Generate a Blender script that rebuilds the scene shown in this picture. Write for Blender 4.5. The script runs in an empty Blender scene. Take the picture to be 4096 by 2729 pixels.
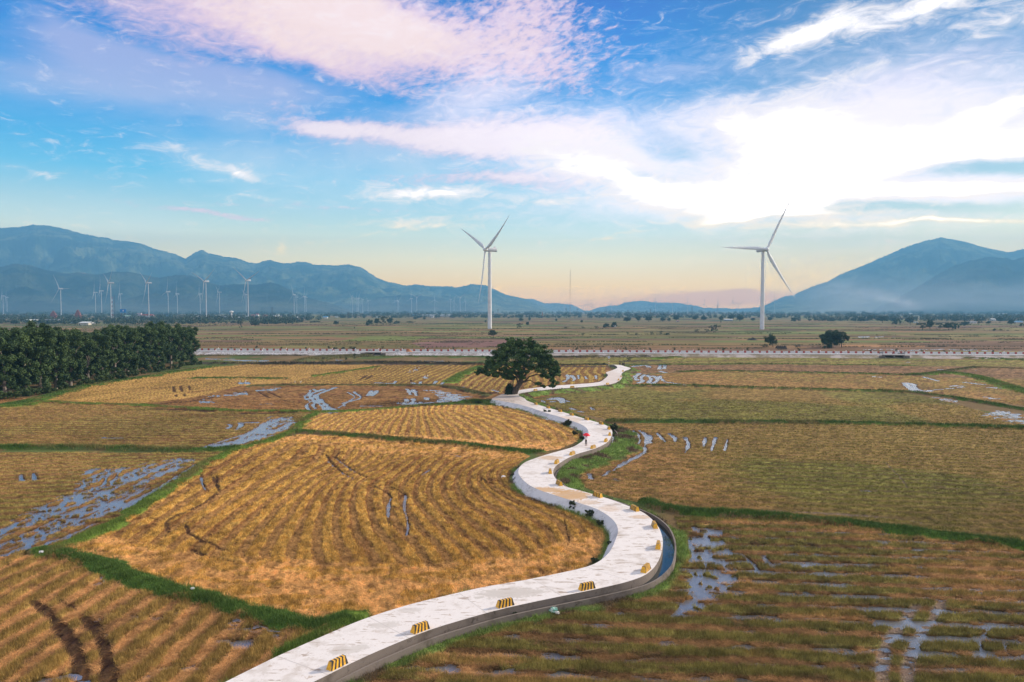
import bpy, math, random
import numpy as np
from mathutils import Vector, Matrix
from math import radians, degrees, pi, sin, cos, atan, atan2, sqrt, hypot

# ------------------------------------------------------------------ scene
sc = bpy.context.scene
COL = sc.collection
CAM_H, FPX, HORIZON, PCX, PCY = 21.0, 3000.0, 1240.0, 2048.0, 1364.5
PITCH = atan((PCY - HORIZON) / FPX)
cam_data = bpy.data.cameras.new('camera')
cam_data.sensor_width = 36.0
cam_data.lens = FPX / 4096.0 * 36.0
cam_data.clip_start = 0.5
cam_data.clip_end = 60000.0
cam = bpy.data.objects.new('camera', cam_data)
cam.location = (0, 0, CAM_H)
cam.rotation_euler = (pi / 2 - PITCH, 0, 0)
COL.objects.link(cam)
sc.camera = cam

EXPOSURE = 0.72
GAIN = 2.0 ** EXPOSURE
sc.view_settings.view_transform = 'Standard'
sc.view_settings.look = 'None'
sc.view_settings.gamma = 1.0
sc.view_settings.exposure = EXPOSURE
sc.cycles.volume_bounces = 2

SUN_AZ, SUN_EL = 66.0, 22.0            # degrees right of the view, above the horizon
sd = bpy.data.lights.new('sun', 'SUN')
sd.energy = 4.9
sd.angle = radians(3.5)
sd.color = (1.0, 0.86, 0.70)
sun = bpy.data.objects.new('sun', sd)
COL.objects.link(sun)
_sv = Vector((sin(radians(SUN_AZ)) * cos(radians(SUN_EL)), cos(radians(SUN_AZ)) * cos(radians(SUN_EL)), sin(radians(SUN_EL))))
sun.rotation_euler = _sv.to_track_quat('Z', 'Y').to_euler()
sun.location = (60, 40, 80)


def ray(px, py):
    """world direction of a photo pixel"""
    a, b = (px - PCX) / FPX, -(py - PCY) / FPX
    return np.array([a, cos(PITCH) + b * sin(PITCH), -sin(PITCH) + b * cos(PITCH)])


def G(px, py, z=0.0):
    """point where the sight line through a photo pixel meets height z"""
    d = ray(px, py)
    t = (z - CAM_H) / d[2]
    return (d[0] * t, d[1] * t)


def GP(pts, z=0.0):
    return np.array([G(a, b, z) for a, b in pts])


def AT(px, py, dist):
    """point at a given distance forward (y) along the sight line of a pixel"""
    d = ray(px, py)
    t = dist / d[1]
    return Vector((d[0] * t, dist, CAM_H + d[2] * t))


def proj(X, Y, Z=0.0):
    dz = Z - CAM_H
    yc = Y * cos(PITCH) - dz * sin(PITCH)
    zc = Y * sin(PITCH) + dz * cos(PITCH)
    return PCX + FPX * X / yc, PCY - FPX * zc / yc


# ------------------------------------------------------------------ world
w = bpy.data.worlds.new('World')
sc.world = w
w.use_nodes = True
nt = w.node_tree
nt.nodes.clear()


class NB:
    def __init__(s, nt): s.nt = nt

    def n(s, t, **kw):
        o = s.nt.nodes.new(t)
        for k, v in kw.items(): setattr(o, k, v)
        return o

    def put(s, sock, v):
        if hasattr(v, 'links'): s.nt.links.new(v, sock)
        elif isinstance(v, (tuple, list)) and len(v) == 3 and sock.type == 'RGBA': sock.default_value = (*v, 1)
        else: sock.default_value = v

    def m(s, op, a, b=None, c=None, clamp=False):
        o = s.n('ShaderNodeMath', operation=op, use_clamp=clamp)
        s.put(o.inputs[0], a)
        if b is not None: s.put(o.inputs[1], b)
        if c is not None: s.put(o.inputs[2], c)
        return o.outputs[0]

    def mix(s, f, a, b, bt='MIX'):
        o = s.n('ShaderNodeMix', data_type='RGBA', blend_type=bt)
        s.put(o.inputs[0], f); s.put(o.inputs[6], a); s.put(o.inputs[7], b)
        return o.outputs[2]

    def xyz(s, x, y, z=0.0):
        o = s.n('ShaderNodeCombineXYZ')
        s.put(o.inputs[0], x); s.put(o.inputs[1], y); s.put(o.inputs[2], z)
        return o.outputs[0]

    def noise(s, vec, scale, detail=4, rough=0.55, dist=0.0, out='Fac'):
        o = s.n('ShaderNodeTexNoise')
        if vec is not None: s.put(o.inputs['Vector'], vec)
        o.inputs['Scale'].default_value = scale; o.inputs['Detail'].default_value = detail
        o.inputs['Roughness'].default_value = rough; o.inputs['Distortion'].default_value = dist
        return o.outputs[out]

    def ss(s, v, lo, hi, a=0.0, b=1.0, mode='SMOOTHSTEP'):
        o = s.n('ShaderNodeMapRange', interpolation_type=mode)
        s.put(o.inputs[0], v); s.put(o.inputs[1], lo); s.put(o.inputs[2], hi); s.put(o.inputs[3], a); s.put(o.inputs[4], b)
        return o.outputs[0]

    def ramp(s, v, stops, mode='LINEAR'):
        o = s.n('ShaderNodeValToRGB')
        s.put(o.inputs[0], v)
        e = o.color_ramp.elements
        o.color_ramp.interpolation = mode
        while len(e) < len(stops): e.new(0.5)
        for q, (p, c) in zip(e, stops):
            q.position = p; q.color = (*c, 1)
        return o.outputs[0]


N = NB(nt)
tc = N.n('ShaderNodeTexCoord')
sx = N.n('ShaderNodeSeparateXYZ')
nt.links.new(tc.outputs['Generated'], sx.inputs[0])
X_, Y_, Z_ = sx.outputs
az = N.m('MULTIPLY', N.m('ARCTAN2', X_, Y_), 180 / pi)
el = N.m('MULTIPLY', N.m('ARCSINE', Z_), 180 / pi)
# shapes of clouds live in (azimuth, elevation); two noises warp them
wv = N.xyz(N.m('MULTIPLY', az, 0.055), N.m('MULTIPLY', el, 0.12))
wn = N.n('ShaderNodeTexNoise'); nt.links.new(wv, wn.inputs['Vector'])
wn.inputs['Scale'].default_value = 2.2; wn.inputs['Detail'].default_value = 5
ws = N.n('ShaderNodeSeparateColor'); nt.links.new(wn.outputs['Color'], ws.inputs[0])
azw = N.m('ADD', az, N.m('MULTIPLY', N.m('SUBTRACT', ws.outputs[0], 0.5), 5.0))
elw = N.m('ADD', el, N.m('MULTIPLY', N.m('SUBTRACT', ws.outputs[1], 0.5), 2.4))


def ell(cx, cy, rx, ry, rot=0.0, wt=1.0, warp=True):
    """soft elliptical patch of cloud: centre and radii given where the photo shows it, turned into degrees of sky"""
    d = ray(cx, cy); d = d / np.linalg.norm(d)
    a0, e0 = degrees(atan2(d[0], d[1])), degrees(math.asin(d[2]))
    k = degrees(1 / FPX)
    kx, ky = k * cos(radians(a0)) ** 2, k * cos(radians(a0))
    u = N.m('SUBTRACT', azw if warp else az, a0); v = N.m('SUBTRACT', elw if warp else el, e0)
    c, s_ = cos(radians(rot)), sin(radians(rot))
    p = N.m('ADD', N.m('MULTIPLY', u, c / (rx * kx)), N.m('MULTIPLY', v, s_ / (rx * ky)))
    q = N.m('ADD', N.m('MULTIPLY', u, -s_ / (ry * kx)), N.m('MULTIPLY', v, c / (ry * ky)))
    r2 = N.m('ADD', N.m('MULTIPLY', p, p), N.m('MULTIPLY', q, q))
    return N.m('MULTIPLY', N.m('POWER', 2.718, N.m('MULTIPLY', r2, -1.0)), wt)


def total(lst):
    t = None
    for e in lst:
        v = ell(*e)
        t = v if t is None else N.m('ADD', t, v)
    return t


def lin(r, g, b):
    f = lambda c: (c / 255) / 12.92 if c <= 10 else ((c / 255 + 0.055) / 1.055) ** 2.4
    return (f(r) / GAIN, f(g) / GAIN, f(b) / GAIN)


elp = N.m('DIVIDE', el, 60.0, clamp=True)
skyL = N.ramp(elp, [(0.0, lin(238, 214, 200)), (0.030, lin(250, 228, 210)), (0.062, lin(240, 240, 230)), (0.105, lin(200, 232, 244)),
                    (0.16, lin(128, 208, 252)), (0.23, lin(64, 172, 246)), (0.31, lin(10, 146, 234)), (0.41, lin(4, 112, 212)), (1.0, lin(40, 100, 180))])
skyR = N.ramp(elp, [(0.0, lin(240, 216, 200)), (0.035, lin(248, 226, 206)), (0.075, lin(222, 228, 224)), (0.12, lin(168, 208, 228)),
                    (0.18, lin(130, 186, 224)), (0.26, lin(98, 160, 216)), (0.36, lin(66, 132, 198)), (0.45, lin(50, 118, 192)), (1.0, lin(60, 110, 180))])
sky = N.mix(N.ss(az, 6.0, 24.0), skyL, skyR)
nish = N.n('ShaderNodeTexSky', sky_type='NISHITA')
nish.sun_disc = False
nish.sun_elevation = radians(SUN_EL)
nish.sun_rotation = radians(SUN_AZ)
nish.altitude = 20; nish.dust_density = 1.5
nsk = N.n('ShaderNodeVectorMath', operation='SCALE')
nt.links.new(nish.outputs[0], nsk.inputs[0]); nsk.inputs['Scale'].default_value = 0.08
sky = N.mix(N.ss(az, 60.0, 100.0, 0.82, 0.4), nsk.outputs[0], sky)

# large scale soft brightness variation of thin veil
veil = N.noise(N.xyz(N.m('MULTIPLY', az, 0.03), N.m('MULTIPLY', el, 0.10)), 1.6, 6, 0.6, 0.6)
fine = N.noise(N.xyz(N.m('MULTIPLY', N.m('ADD', az, N.m('MULTIPLY', el, 0.8)), 0.10), N.m('MULTIPLY', N.m('SUBTRACT', el, N.m('MULTIPLY', az, 0.12)), 0.30)), 4.2, 9, 0.66, 1.1)
cell = N.noise(N.xyz(N.m('MULTIPLY', N.m('ADD', az, el), 0.35), N.m('MULTIPLY', N.m('SUBTRACT', el, N.m('MULTIPLY', az, 0.5)), 0.9)), 2.6, 7, 0.62, 0.35)
fineC = N.m('SUBTRACT', fine, 0.5)
cellC = N.m('SUBTRACT', cell, 0.5)

HAZE_D = 1.65e-4
HAZE_IN = (.24 / GAIN, .44 / GAIN, .68 / GAIN)
# veil: soft lilac and pale streaks
veilA = total([(330, 320, 620, 110, 0, .95), (1150, 470, 700, 130, -10, .55), (300, 900, 700, 200, 0, .30), (1900, 380, 300, 120, 20, .75),
               (900, 640, 500, 110, -6, .55), (1700, 700, 900, 160, 0, .55), (3300, 520, 1000, 240, 0, .75), (3700, 300, 700, 60, 12, .30),
               (2500, 300, 420, 60, 0, .25), (240, 120, 240, 60, -20, .45), (900, 300, 700, 60, -4, .7), (2500, 900, 1500, 150, 0, .4)])
vf = N.ss(N.m('ADD', veilA, N.m('MULTIPLY', N.m('SUBTRACT', veil, 0.5), 1.7)), 0.15, 1.15)
veilcol = N.mix(N.ss(el, 8.0, 17.0), lin(206, 230, 248), lin(190, 196, 236))
sky = N.mix(N.m('MULTIPLY', vf, 0.68), sky, veilcol)
# pink and peach sheet of altocumulus at the top
pinkA = total([(1150, 20, 720, 150, -6, 1.25), (1600, 150, 520, 120, -14, 1.1), (650, 120, 500, 110, -4, .7), (1320, 250, 420, 60, -16, .7),
               (2080, 60, 240, 130, -30, .85), (2350, 90, 300, 90, -35, .42), (2180, 260, 300, 80, -20, .38), (1050, 420, 160, 30, -12, .35)])
pf = N.ss(N.m('ADD', pinkA, N.m('ADD', N.m('MULTIPLY', cellC, N.ss(az, -14.0, 2.0, 0.5, 2.3)), N.m('MULTIPLY', fineC, 1.1))), 0.28, 1.2)
pinkcol = N.mix(N.ss(N.m('ADD', pinkA, cellC), 0.9, 1.7), lin(228, 206, 232), lin(255, 232, 232))
sky = N.mix(N.m('MULTIPLY', pf, 0.92), sky, pinkcol)
# middle pink band
bandA = total([(1650, 535, 520, 52, -3, 1.1), (2150, 540, 400, 80, 0, .9), (1330, 510, 150, 26, -5, .6), (1900, 720, 380, 40, 0, .6), (2280, 700, 420, 60, 0, .6),
               (1150, 420, 90, 22, 0, .35), (800, 840, 380, 16, -4, .55), (1000, 880, 300, 13, -5, .5), (1230, 820, 600, 14, 0, .4)])
bf = N.ss(N.m('ADD', bandA, N.m('ADD', N.m('MULTIPLY', cellC, 1.0), N.m('MULTIPLY', fineC, 1.2))), 0.22, 1.05)
sky = N.mix(N.m('MULTIPLY', bf, 0.85), sky, N.mix(N.ss(N.m('ADD', bandA, cellC), 0.6, 1.3), lin(222, 212, 238), lin(252, 238, 248)))
glowA = total([(3300, 540, 1000, 300, 0, 1.3), (2350, 600, 460, 140, -6, .8), (3900, 640, 500, 160, 0, .5), (1900, 400, 260, 110, 20, .55), (3600, 760, 900, 120, 0, .5), (2700, 820, 900, 60, 0, .35), (1500, 60, 900, 130, -6, .35)])
glowA = N.m('SUBTRACT', glowA, total([(2740, 590, 190, 60, -12, .75), (3950, 665, 330, 36, 4, 1.6), (2560, 690, 200, 26, -6, .4), (3650, 835, 560, 22, -2, .8), (2950, 330, 500, 60, 4, .35)]))
sky = N.mix(N.m('MULTIPLY', N.ss(N.m('ADD', glowA, N.m('MULTIPLY', fineC, 1.0)), 0.0, 1.35), .86), sky, (1.08 / GAIN, 1.0 / GAIN, 1.12 / GAIN))
# white bright clouds round the hidden sun
whiteA = total([(3250, 570, 400, 130, 0, 1.6), (3050, 480, 300, 90, 10, 1.2), (3800, 600, 560, 95, 0, 1.8), (3350, 710, 640, 90, 0, 1.3), (2350, 640, 330, 80, -12, 1.0), (2650, 740, 360, 60, -14, 1.1), (2800, 800, 300, 35, -4, 1.0),
                (1720, 775, 250, 32, -3, 1.35), (2200, 800, 180, 20, 3, .9), (820, 640, 240, 24, -10, .85), (1000, 700, 150, 15, -22, .6), (1080, 785, 80, 10, -12, .7),
                (3300, 850, 720, 22, -2, 1.3), (3850, 760, 500, 22, 0, 1.3), (3750, 893, 560, 15, -2, 1.4), (2950, 868, 320, 22, 4, .9), (3150, 912, 220, 13, 0, .7), (3500, 780, 500, 25, 0, 1.2),
                (3130, 175, 250, 45, 18, 1.25), (3330, 110, 160, 40, 14, .9), (3700, 30, 380, 50, 10, 1.5), (4080, 40, 220, 50, 0, .9), (4050, 420, 240, 46, 14, 1.3), (3500, 265, 160, 12, 8, .6), (3950, 120, 120, 20, 10, .6),
                (3900, 250, 260, 10, 12, .65), (3200, 330, 200, 8, 8, .4), (1700, 880, 300, 18, 4, .6), (1480, 950, 260, 9, 12, .45), (1138, 1000, 24, 16, 0, 1.2), (2450, 940, 160, 8, 6, .6), (1650, 905, 260, 14, 3, .7), (200, 560, 240, 10, -8, .35), (150, 690, 200, 10, -8, .4)])
holes = total([(2760, 590, 170, 60, -10, 1.3), (3950, 668, 330, 34, 4, 2.6), (2650, 690, 160, 30, 0, .5), (3700, 840, 500, 14, -2, 1.3), (2500, 860, 300, 14, 0, .5), (3000, 260, 500, 60, 0, .4)])
whiteA = N.m('SUBTRACT', whiteA, holes)
wf = N.ss(N.m('ADD', whiteA, N.m('MULTIPLY', fineC, N.ss(whiteA, 0.3, 2.2, 3.0, 1.9))), 0.05, 1.55)
hot = N.ss(N.m('ADD', whiteA, N.m('MULTIPLY', fineC, 1.2)), 0.8, 2.6)
warm = N.mix(N.ss(el, 3.0, 9.0), lin(255, 240, 214), lin(250, 246, 252))
wcol = N.n('ShaderNodeVectorMath', operation='SCALE')
nt.links.new(warm, wcol.inputs[0]); nt.links.new(N.m('ADD', 0.98, N.m('MULTIPLY', hot, 1.0)), wcol.inputs['Scale'])
sky = N.mix(N.m('MULTIPLY', wf, 0.96), sky, wcol.outputs[0])
# lilac cloud bank low over the far hills
bankA = total([(2900, 1190, 420, 34, 0, 1.1, False), (2250, 1220, 700, 26, 0, .6, False), (2960, 1165, 60, 14, 0, .5, False)])
kf = N.ss(N.m('ADD', bankA, N.m('MULTIPLY', fineC, 0.5)), 0.3, 1.0)
sky = N.mix(N.m('MULTIPLY', kf, 0.8), sky, lin(214, 196, 208))
# unseen bright cloud overhead and behind, added to lift the light on the ground
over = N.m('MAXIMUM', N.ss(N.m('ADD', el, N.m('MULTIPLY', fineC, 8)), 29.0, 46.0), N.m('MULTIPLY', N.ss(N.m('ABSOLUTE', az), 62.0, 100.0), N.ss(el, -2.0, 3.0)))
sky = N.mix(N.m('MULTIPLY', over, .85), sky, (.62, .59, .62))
# the air between camera and sky (object 'haze') dims and tints the low sky, so the sky beyond it is brighter
se = N.m('MAXIMUM', N.m('SINE', N.m('MULTIPLY', N.m('MAXIMUM', el, 0.0), pi / 180)), .02)
plen = N.m('MINIMUM', N.m('DIVIDE', 1080.0, se), 11200.0)
Tr = N.m('POWER', 2.71828, N.m('MULTIPLY', plen, -HAZE_D))
hzc = N.n('ShaderNodeVectorMath', operation='SCALE'); hzc.inputs[0].default_value = HAZE_IN; nt.links.new(N.m('SUBTRACT', 1.0, Tr), hzc.inputs['Scale'])
sb_ = N.n('ShaderNodeVectorMath', operation='SUBTRACT'); nt.links.new(sky, sb_.inputs[0]); nt.links.new(hzc.outputs[0], sb_.inputs[1])
mxv = N.n('ShaderNodeVectorMath', operation='MAXIMUM'); nt.links.new(sb_.outputs[0], mxv.inputs[0]); mxv.inputs[1].default_value = (.004, .02, .02)
dv = N.n('ShaderNodeVectorMath', operation='SCALE'); nt.links.new(mxv.outputs[0], dv.inputs[0]); nt.links.new(N.m('DIVIDE', 1.0, Tr), dv.inputs['Scale'])
sky = N.mix(N.ss(N.m('ABSOLUTE', az), 48.0, 75.0), dv.outputs[0], sky)
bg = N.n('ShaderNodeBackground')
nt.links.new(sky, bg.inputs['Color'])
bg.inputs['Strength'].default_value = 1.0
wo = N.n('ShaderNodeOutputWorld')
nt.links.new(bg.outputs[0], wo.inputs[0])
w.cycles.sampling_method = 'MANUAL'
w.cycles.sample_map_resolution = 1024


# ------------------------------------------------------------------ helpers
def tag(o, label=None, cat=None, group=None, kind=None):
    if label: o['label'] = label
    if cat: o['category'] = cat
    if group: o['group'] = group
    if kind: o['kind'] = kind
    return o


def mesh_np(name, V, F, mat=None, smooth=False, attrs=None):
    """mesh from numpy verts (n,3) and faces: (m,3) or (m,4) array, or list of tuples"""
    me = bpy.data.meshes.new(name)
    V = np.ascontiguousarray(V, dtype=np.float32)
    if isinstance(F, np.ndarray):
        k = F.shape[1]; m = len(F)
        me.vertices.add(len(V)); me.vertices.foreach_set('co', V.ravel())
        me.loops.add(m * k); me.loops.foreach_set('vertex_index', np.ascontiguousarray(F, dtype=np.int32).ravel())
        me.polygons.add(m)
        me.polygons.foreach_set('loop_start', np.arange(0, m * k, k, dtype=np.int32))
        me.polygons.foreach_set('loop_total', np.full(m, k, dtype=np.int32))
        me.update(calc_edges=True)
    else:
        me.from_pydata([tuple(map(float, v)) for v in V], [], [tuple(map(int, f)) for f in F])
    if attrs:
        for an, (typ, dat) in attrs.items():
            a = me.attributes.new(an, typ, 'POINT')
            a.data.foreach_set({'FLOAT': 'value', 'FLOAT_COLOR': 'color'}[typ], np.ascontiguousarray(dat, dtype=np.float32).ravel())
    if smooth:
        me.polygons.foreach_set('use_smooth', np.ones(len(me.polygons), dtype=bool))
    if mat is not None:
        for q in (mat if isinstance(mat, (list, tuple)) else [mat]): me.materials.append(q)
    return me


def link(name, me, parent=None, loc=(0, 0, 0), rz=0.0):
    o = bpy.data.objects.new(name, me)
    COL.objects.link(o)
    o.location = loc
    o.rotation_euler = (0, 0, rz)
    if parent is not None: o.parent = parent
    return o


def empty(name, loc, rz=0.0, label=None, cat=None, group=None):
    o = link(name, None, None, loc, rz)
    o.empty_display_size = 0.5
    return tag(o, label, cat, group)


def copy_tree(o, parent=None):
    c = o.copy(); COL.objects.link(c)
    c.parent = parent
    for ch in list(o.children): copy_tree(ch, c)
    return c


def set_tags(o, label, cat=None, group=None):
    return tag(o, label, cat, group)


class MB:
    """collects boxes, tubes and lofts into one mesh"""
    def __init__(s): s.v, s.f, s.mi = [], [], []

    def add(s, vs, fs, mi=0):
        n = len(s.v)
        s.v += [tuple(v) for v in vs]
        s.f += [tuple(n + i for i in f) for f in fs]
        s.mi += [mi] * len(fs)

    def box(s, c, d, rz=0.0, mi=0, taper=1.0):
        x, y, z = d[0] / 2, d[1] / 2, d[2] / 2
        vs = []
        for k, t in ((-1, 1), (1, taper)):
            for a, b in ((-1, -1), (1, -1), (1, 1), (-1, 1)):
                X, Y = a * x * t, b * y * t
                vs.append((c[0] + X * cos(rz) - Y * sin(rz), c[1] + X * sin(rz) + Y * cos(rz), c[2] + k * z))
        s.add(vs, [(3, 2, 1, 0), (4, 5, 6, 7), (0, 1, 5, 4), (1, 2, 6, 5), (2, 3, 7, 6), (3, 0, 4, 7)], mi)

    def tube(s, pts, rad, n=8, mi=0, cap=True, sq=(1, 1)):
        pts = [Vector(p) for p in pts]
        if not isinstance(rad, (list, tuple)): rad = [rad] * len(pts)
        base = len(s.v)
        up = None
        for i, p in enumerate(pts):
            t = (pts[min(i + 1, len(pts) - 1)] - pts[max(i - 1, 0)]).normalized()
            if up is None:
                up = Vector((0, 0, 1)) if abs(t.z) < 0.9 else Vector((1, 0, 0))
            a = t.cross(up).normalized(); b = a.cross(t).normalized(); up = b
            for k in range(n):
                an = 2 * pi * k / n
                s.v.append(tuple(p + a * cos(an) * rad[i] * sq[0] + b * sin(an) * rad[i] * sq[1]))
        for i in range(len(pts) - 1):
            for k in range(n):
                s.f.append((base + i * n + k, base + i * n + (k + 1) % n, base + (i + 1) * n + (k + 1) % n, base + (i + 1) * n + k)); s.mi.append(mi)
        if cap:
            s.f.append(tuple(base + k for k in range(n))[::-1]); s.mi.append(mi)
            s.f.append(tuple(base + (len(pts) - 1) * n + k for k in range(n))); s.mi.append(mi)

    def mesh(s, name, mat, smooth=False):
        me = mesh_np(name, np.array(s.v), s.f, mat, smooth)
        me.polygons.foreach_set('material_index', np.array(s.mi, dtype=np.int32))
        if smooth: me.set_sharp_from_angle(angle=radians(40))
        return me

    def build(s, name, mat, parent=None, smooth=False, loc=(0, 0, 0), rz=0.0):
        return link(name, s.mesh(name, mat, smooth), parent, loc, rz)


# numpy noise
def _hash(ix, iy, seed):
    h = (ix.astype(np.int64) * 374761393 + iy.astype(np.int64) * 668265263 + seed * 974634777) & 0x7fffffff
    h = ((h ^ (h >> 13)) * 1274126177) & 0x7fffffff
    return ((h ^ (h >> 16)) & 0xffff).astype(np.float32) / 65535.0


def vnoise(x, y, seed=0):
    fx, fy = np.floor(x), np.floor(y)
    ix, iy = fx.astype(np.int64), fy.astype(np.int64)
    u, v = (x - fx).astype(np.float32), (y - fy).astype(np.float32)
    u = u * u * (3 - 2 * u); v = v * v * (3 - 2 * v)
    a, b = _hash(ix, iy, seed), _hash(ix + 1, iy, seed)
    c, d = _hash(ix, iy + 1, seed), _hash(ix + 1, iy + 1, seed)
    return (a + (b - a) * u) * (1 - v) + (c + (d - c) * u) * v


def fbm(x, y, oct=4, seed=0, gain=0.5):
    t, a, n = 0.0, 1.0, 0.0
    for i in range(oct):
        t = t + a * vnoise(x * 2.0 ** i + 17.3 * i, y * 2.0 ** i - 9.1 * i, seed + i)
        n += a; a *= gain
    return t / n


def sstep(x, lo, hi):
    t = np.clip((x - lo) / (hi - lo), 0, 1)
    return t * t * (3 - 2 * t)


def catmull(P, n=8):
    P = np.asarray(P, float)
    Q = np.vstack([2 * P[0] - P[1], P, 2 * P[-1] - P[-2]])
    out = []
    for i in range(1, len(Q) - 2):
        for k in range(n):
            t = k / n
            out.append(0.5 * ((2 * Q[i]) + (-Q[i - 1] + Q[i + 1]) * t + (2 * Q[i - 1] - 5 * Q[i] + 4 * Q[i + 1] - Q[i + 2]) * t * t + (-Q[i - 1] + 3 * Q[i] - 3 * Q[i + 1] + Q[i + 2]) * t ** 3))
    out.append(P[-1])
    return np.array(out)


def resample(P, step):
    P = np.asarray(P, float)
    d = np.r_[0, np.cumsum(np.hypot(*np.diff(P[:, :2], axis=0).T))]
    n = max(2, int(d[-1] / step) + 1)
    t = np.linspace(0, d[-1], n)
    return np.stack([np.interp(t, d, P[:, k]) for k in range(P.shape[1])], 1)


def seg_dist(X, Y, P, maxd=1e9, widths=None):
    """distance from points to polyline P (n,2); returns (dist, arclength, side)"""
    D = np.full(X.shape, 1e9, np.float32); S = np.zeros(X.shape, np.float32); W = np.ones(X.shape, np.float32)
    lo, hi = P.min(0) - maxd, P.max(0) + maxd
    m = (X > lo[0]) & (X < hi[0]) & (Y > lo[1]) & (Y < hi[1])
    if not m.any(): return D, S, W
    x, y = X[m], Y[m]
    d, s_, w_ = D[m], S[m], W[m]
    acc = 0.0
    for i in range(len(P) - 1):
        a, b = P[i], P[i + 1]
        v = b - a; L2 = max(v @ v, 1e-9); L = sqrt(L2)
        mx = (x > min(a[0], b[0]) - maxd) & (x < max(a[0], b[0]) + maxd) & (y > min(a[1], b[1]) - maxd) & (y < max(a[1], b[1]) + maxd)
        if mx.any():
            xx, yy = x[mx], y[mx]
            t = np.clip(((xx - a[0]) * v[0] + (yy - a[1]) * v[1]) / L2, 0, 1)
            dd = np.hypot(xx - a[0] - t * v[0], yy - a[1] - t * v[1])
            old = d[mx]; up = dd < old
            old[up] = dd[up]; d[mx] = old
            o2 = s_[mx]; o2[up] = acc + t[up] * L; s_[mx] = o2
            o3 = w_[mx]; cr = v[0] * (yy - a[1]) - v[1] * (xx - a[0]); o3[up] = np.sign(cr[up]); w_[mx] = o3
        acc += L
    D[m], S[m], W[m] = d, s_, w_
    return D, S, W


def near(X, Y, P, maxd):
    """indices, distance and arc length of the points within about maxd of polyline P"""
    lo, hi = P.min(0) - maxd, P.max(0) + maxd
    i = np.nonzero((X > lo[0]) & (X < hi[0]) & (Y > lo[1]) & (Y < hi[1]))[0]
    if not len(i): return i, np.zeros(0), np.zeros(0)
    D, S, _ = seg_dist(X[i], Y[i], P, maxd)
    k = D < maxd
    return i[k], D[k], S[k]


def in_poly(X, Y, P):
    P = np.asarray(P, float)
    out = np.zeros(X.shape, bool)
    lo, hi = P.min(0), P.max(0)
    m = (X > lo[0]) & (X < hi[0]) & (Y > lo[1]) & (Y < hi[1])
    if not m.any(): return out
    x, y = X[m], Y[m]; r = np.zeros(x.shape, bool)
    j = len(P) - 1
    for i in range(len(P)):
        xi, yi, xj, yj = P[i][0], P[i][1], P[j][0], P[j][1]
        if yi != yj:
            r ^= ((yi > y) != (yj > y)) & (x < (xj - xi) * (y - yi) / (yj - yi) + xi)
        j = i
    out[m] = r
    return out


def mat(name, color, rough=0.8, spec=0.3, metal=0.0):
    m = bpy.data.materials.new(name); m.use_nodes = True
    b = m.node_tree.nodes['Principled BSDF']
    b.inputs['Base Color'].default_value = (*color, 1); b.inputs['Roughness'].default_value = rough
    b.inputs['Specular IOR Level'].default_value = spec; b.inputs['Metallic'].default_value = metal
    return m


def noisy(name, c1, c2, scale=3.0, rough=0.85, spec=0.25, detail=5, lo=0.35, hi=0.65, bump=0.0, stretch=None):
    """object-space noise between two colours"""
    m = mat(name, c1, rough, spec)
    n = NB(m.node_tree); b = m.node_tree.nodes['Principled BSDF']
    geo = n.n('ShaderNodeNewGeometry').outputs['Position']
    if stretch:
        mp = n.n('ShaderNodeMapping'); n.put(mp.inputs[0], geo); mp.inputs['Scale'].default_value = stretch; geo = mp.outputs[0]
    f = n.noise(geo, scale, detail)
    n.put(b.inputs['Base Color'], n.mix(n.ss(f, lo, hi), (*c1, 1), (*c2, 1)))
    if bump:
        bp = n.n('ShaderNodeBump'); bp.inputs['Strength'].default_value = 0.6; bp.inputs['Distance'].default_value = bump
        n.put(bp.inputs['Height'], f); n.put(b.inputs['Normal'], bp.outputs[0])
    return m


def attr_mat(name, attr='Col', rough=0.85, spec=0.15, scale=2.0, var=0.3, transl=0.0):
    """colour from a mesh attribute with a little noise on it"""
    m = mat(name, (1, 1, 1), rough, spec)
    n = NB(m.node_tree); b = m.node_tree.nodes['Principled BSDF']
    a = n.n('ShaderNodeAttribute', attribute_name=attr).outputs['Color']
    if var:
        f = n.noise(n.n('ShaderNodeNewGeometry').outputs['Position'], scale, 4)
        k = n.m('MULTIPLY_ADD', f, 2 * var, 1 - var)
        vm = n.n('ShaderNodeVectorMath', operation='SCALE'); n.put(vm.inputs[0], a); n.put(vm.inputs['Scale'], k)
        a = vm.outputs[0]
    n.put(b.inputs['Base Color'], a)
    return m


rng = np.random.default_rng(7)
ORD = ['first', 'second', 'third', 'fourth', 'fifth', 'sixth', 'seventh', 'eighth', 'ninth', 'tenth', 'eleventh', 'twelfth', 'thirteenth', 'fourteenth', 'fifteenth', 'sixteenth', 'seventeenth', 'eighteenth', 'nineteenth', 'twentieth']
TENS = {2: 'twenty', 3: 'thirty', 4: 'forty', 5: 'fifty', 6: 'sixty', 7: 'seventy', 8: 'eighty', 9: 'ninety'}


def ordw(i):
    if i <= 20: return ORD[i - 1]
    if i % 10 == 0: return TENS[i // 10].replace('ty', 'tieth')
    return TENS[i // 10] + '-' + ORD[i % 10 - 1]

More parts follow.
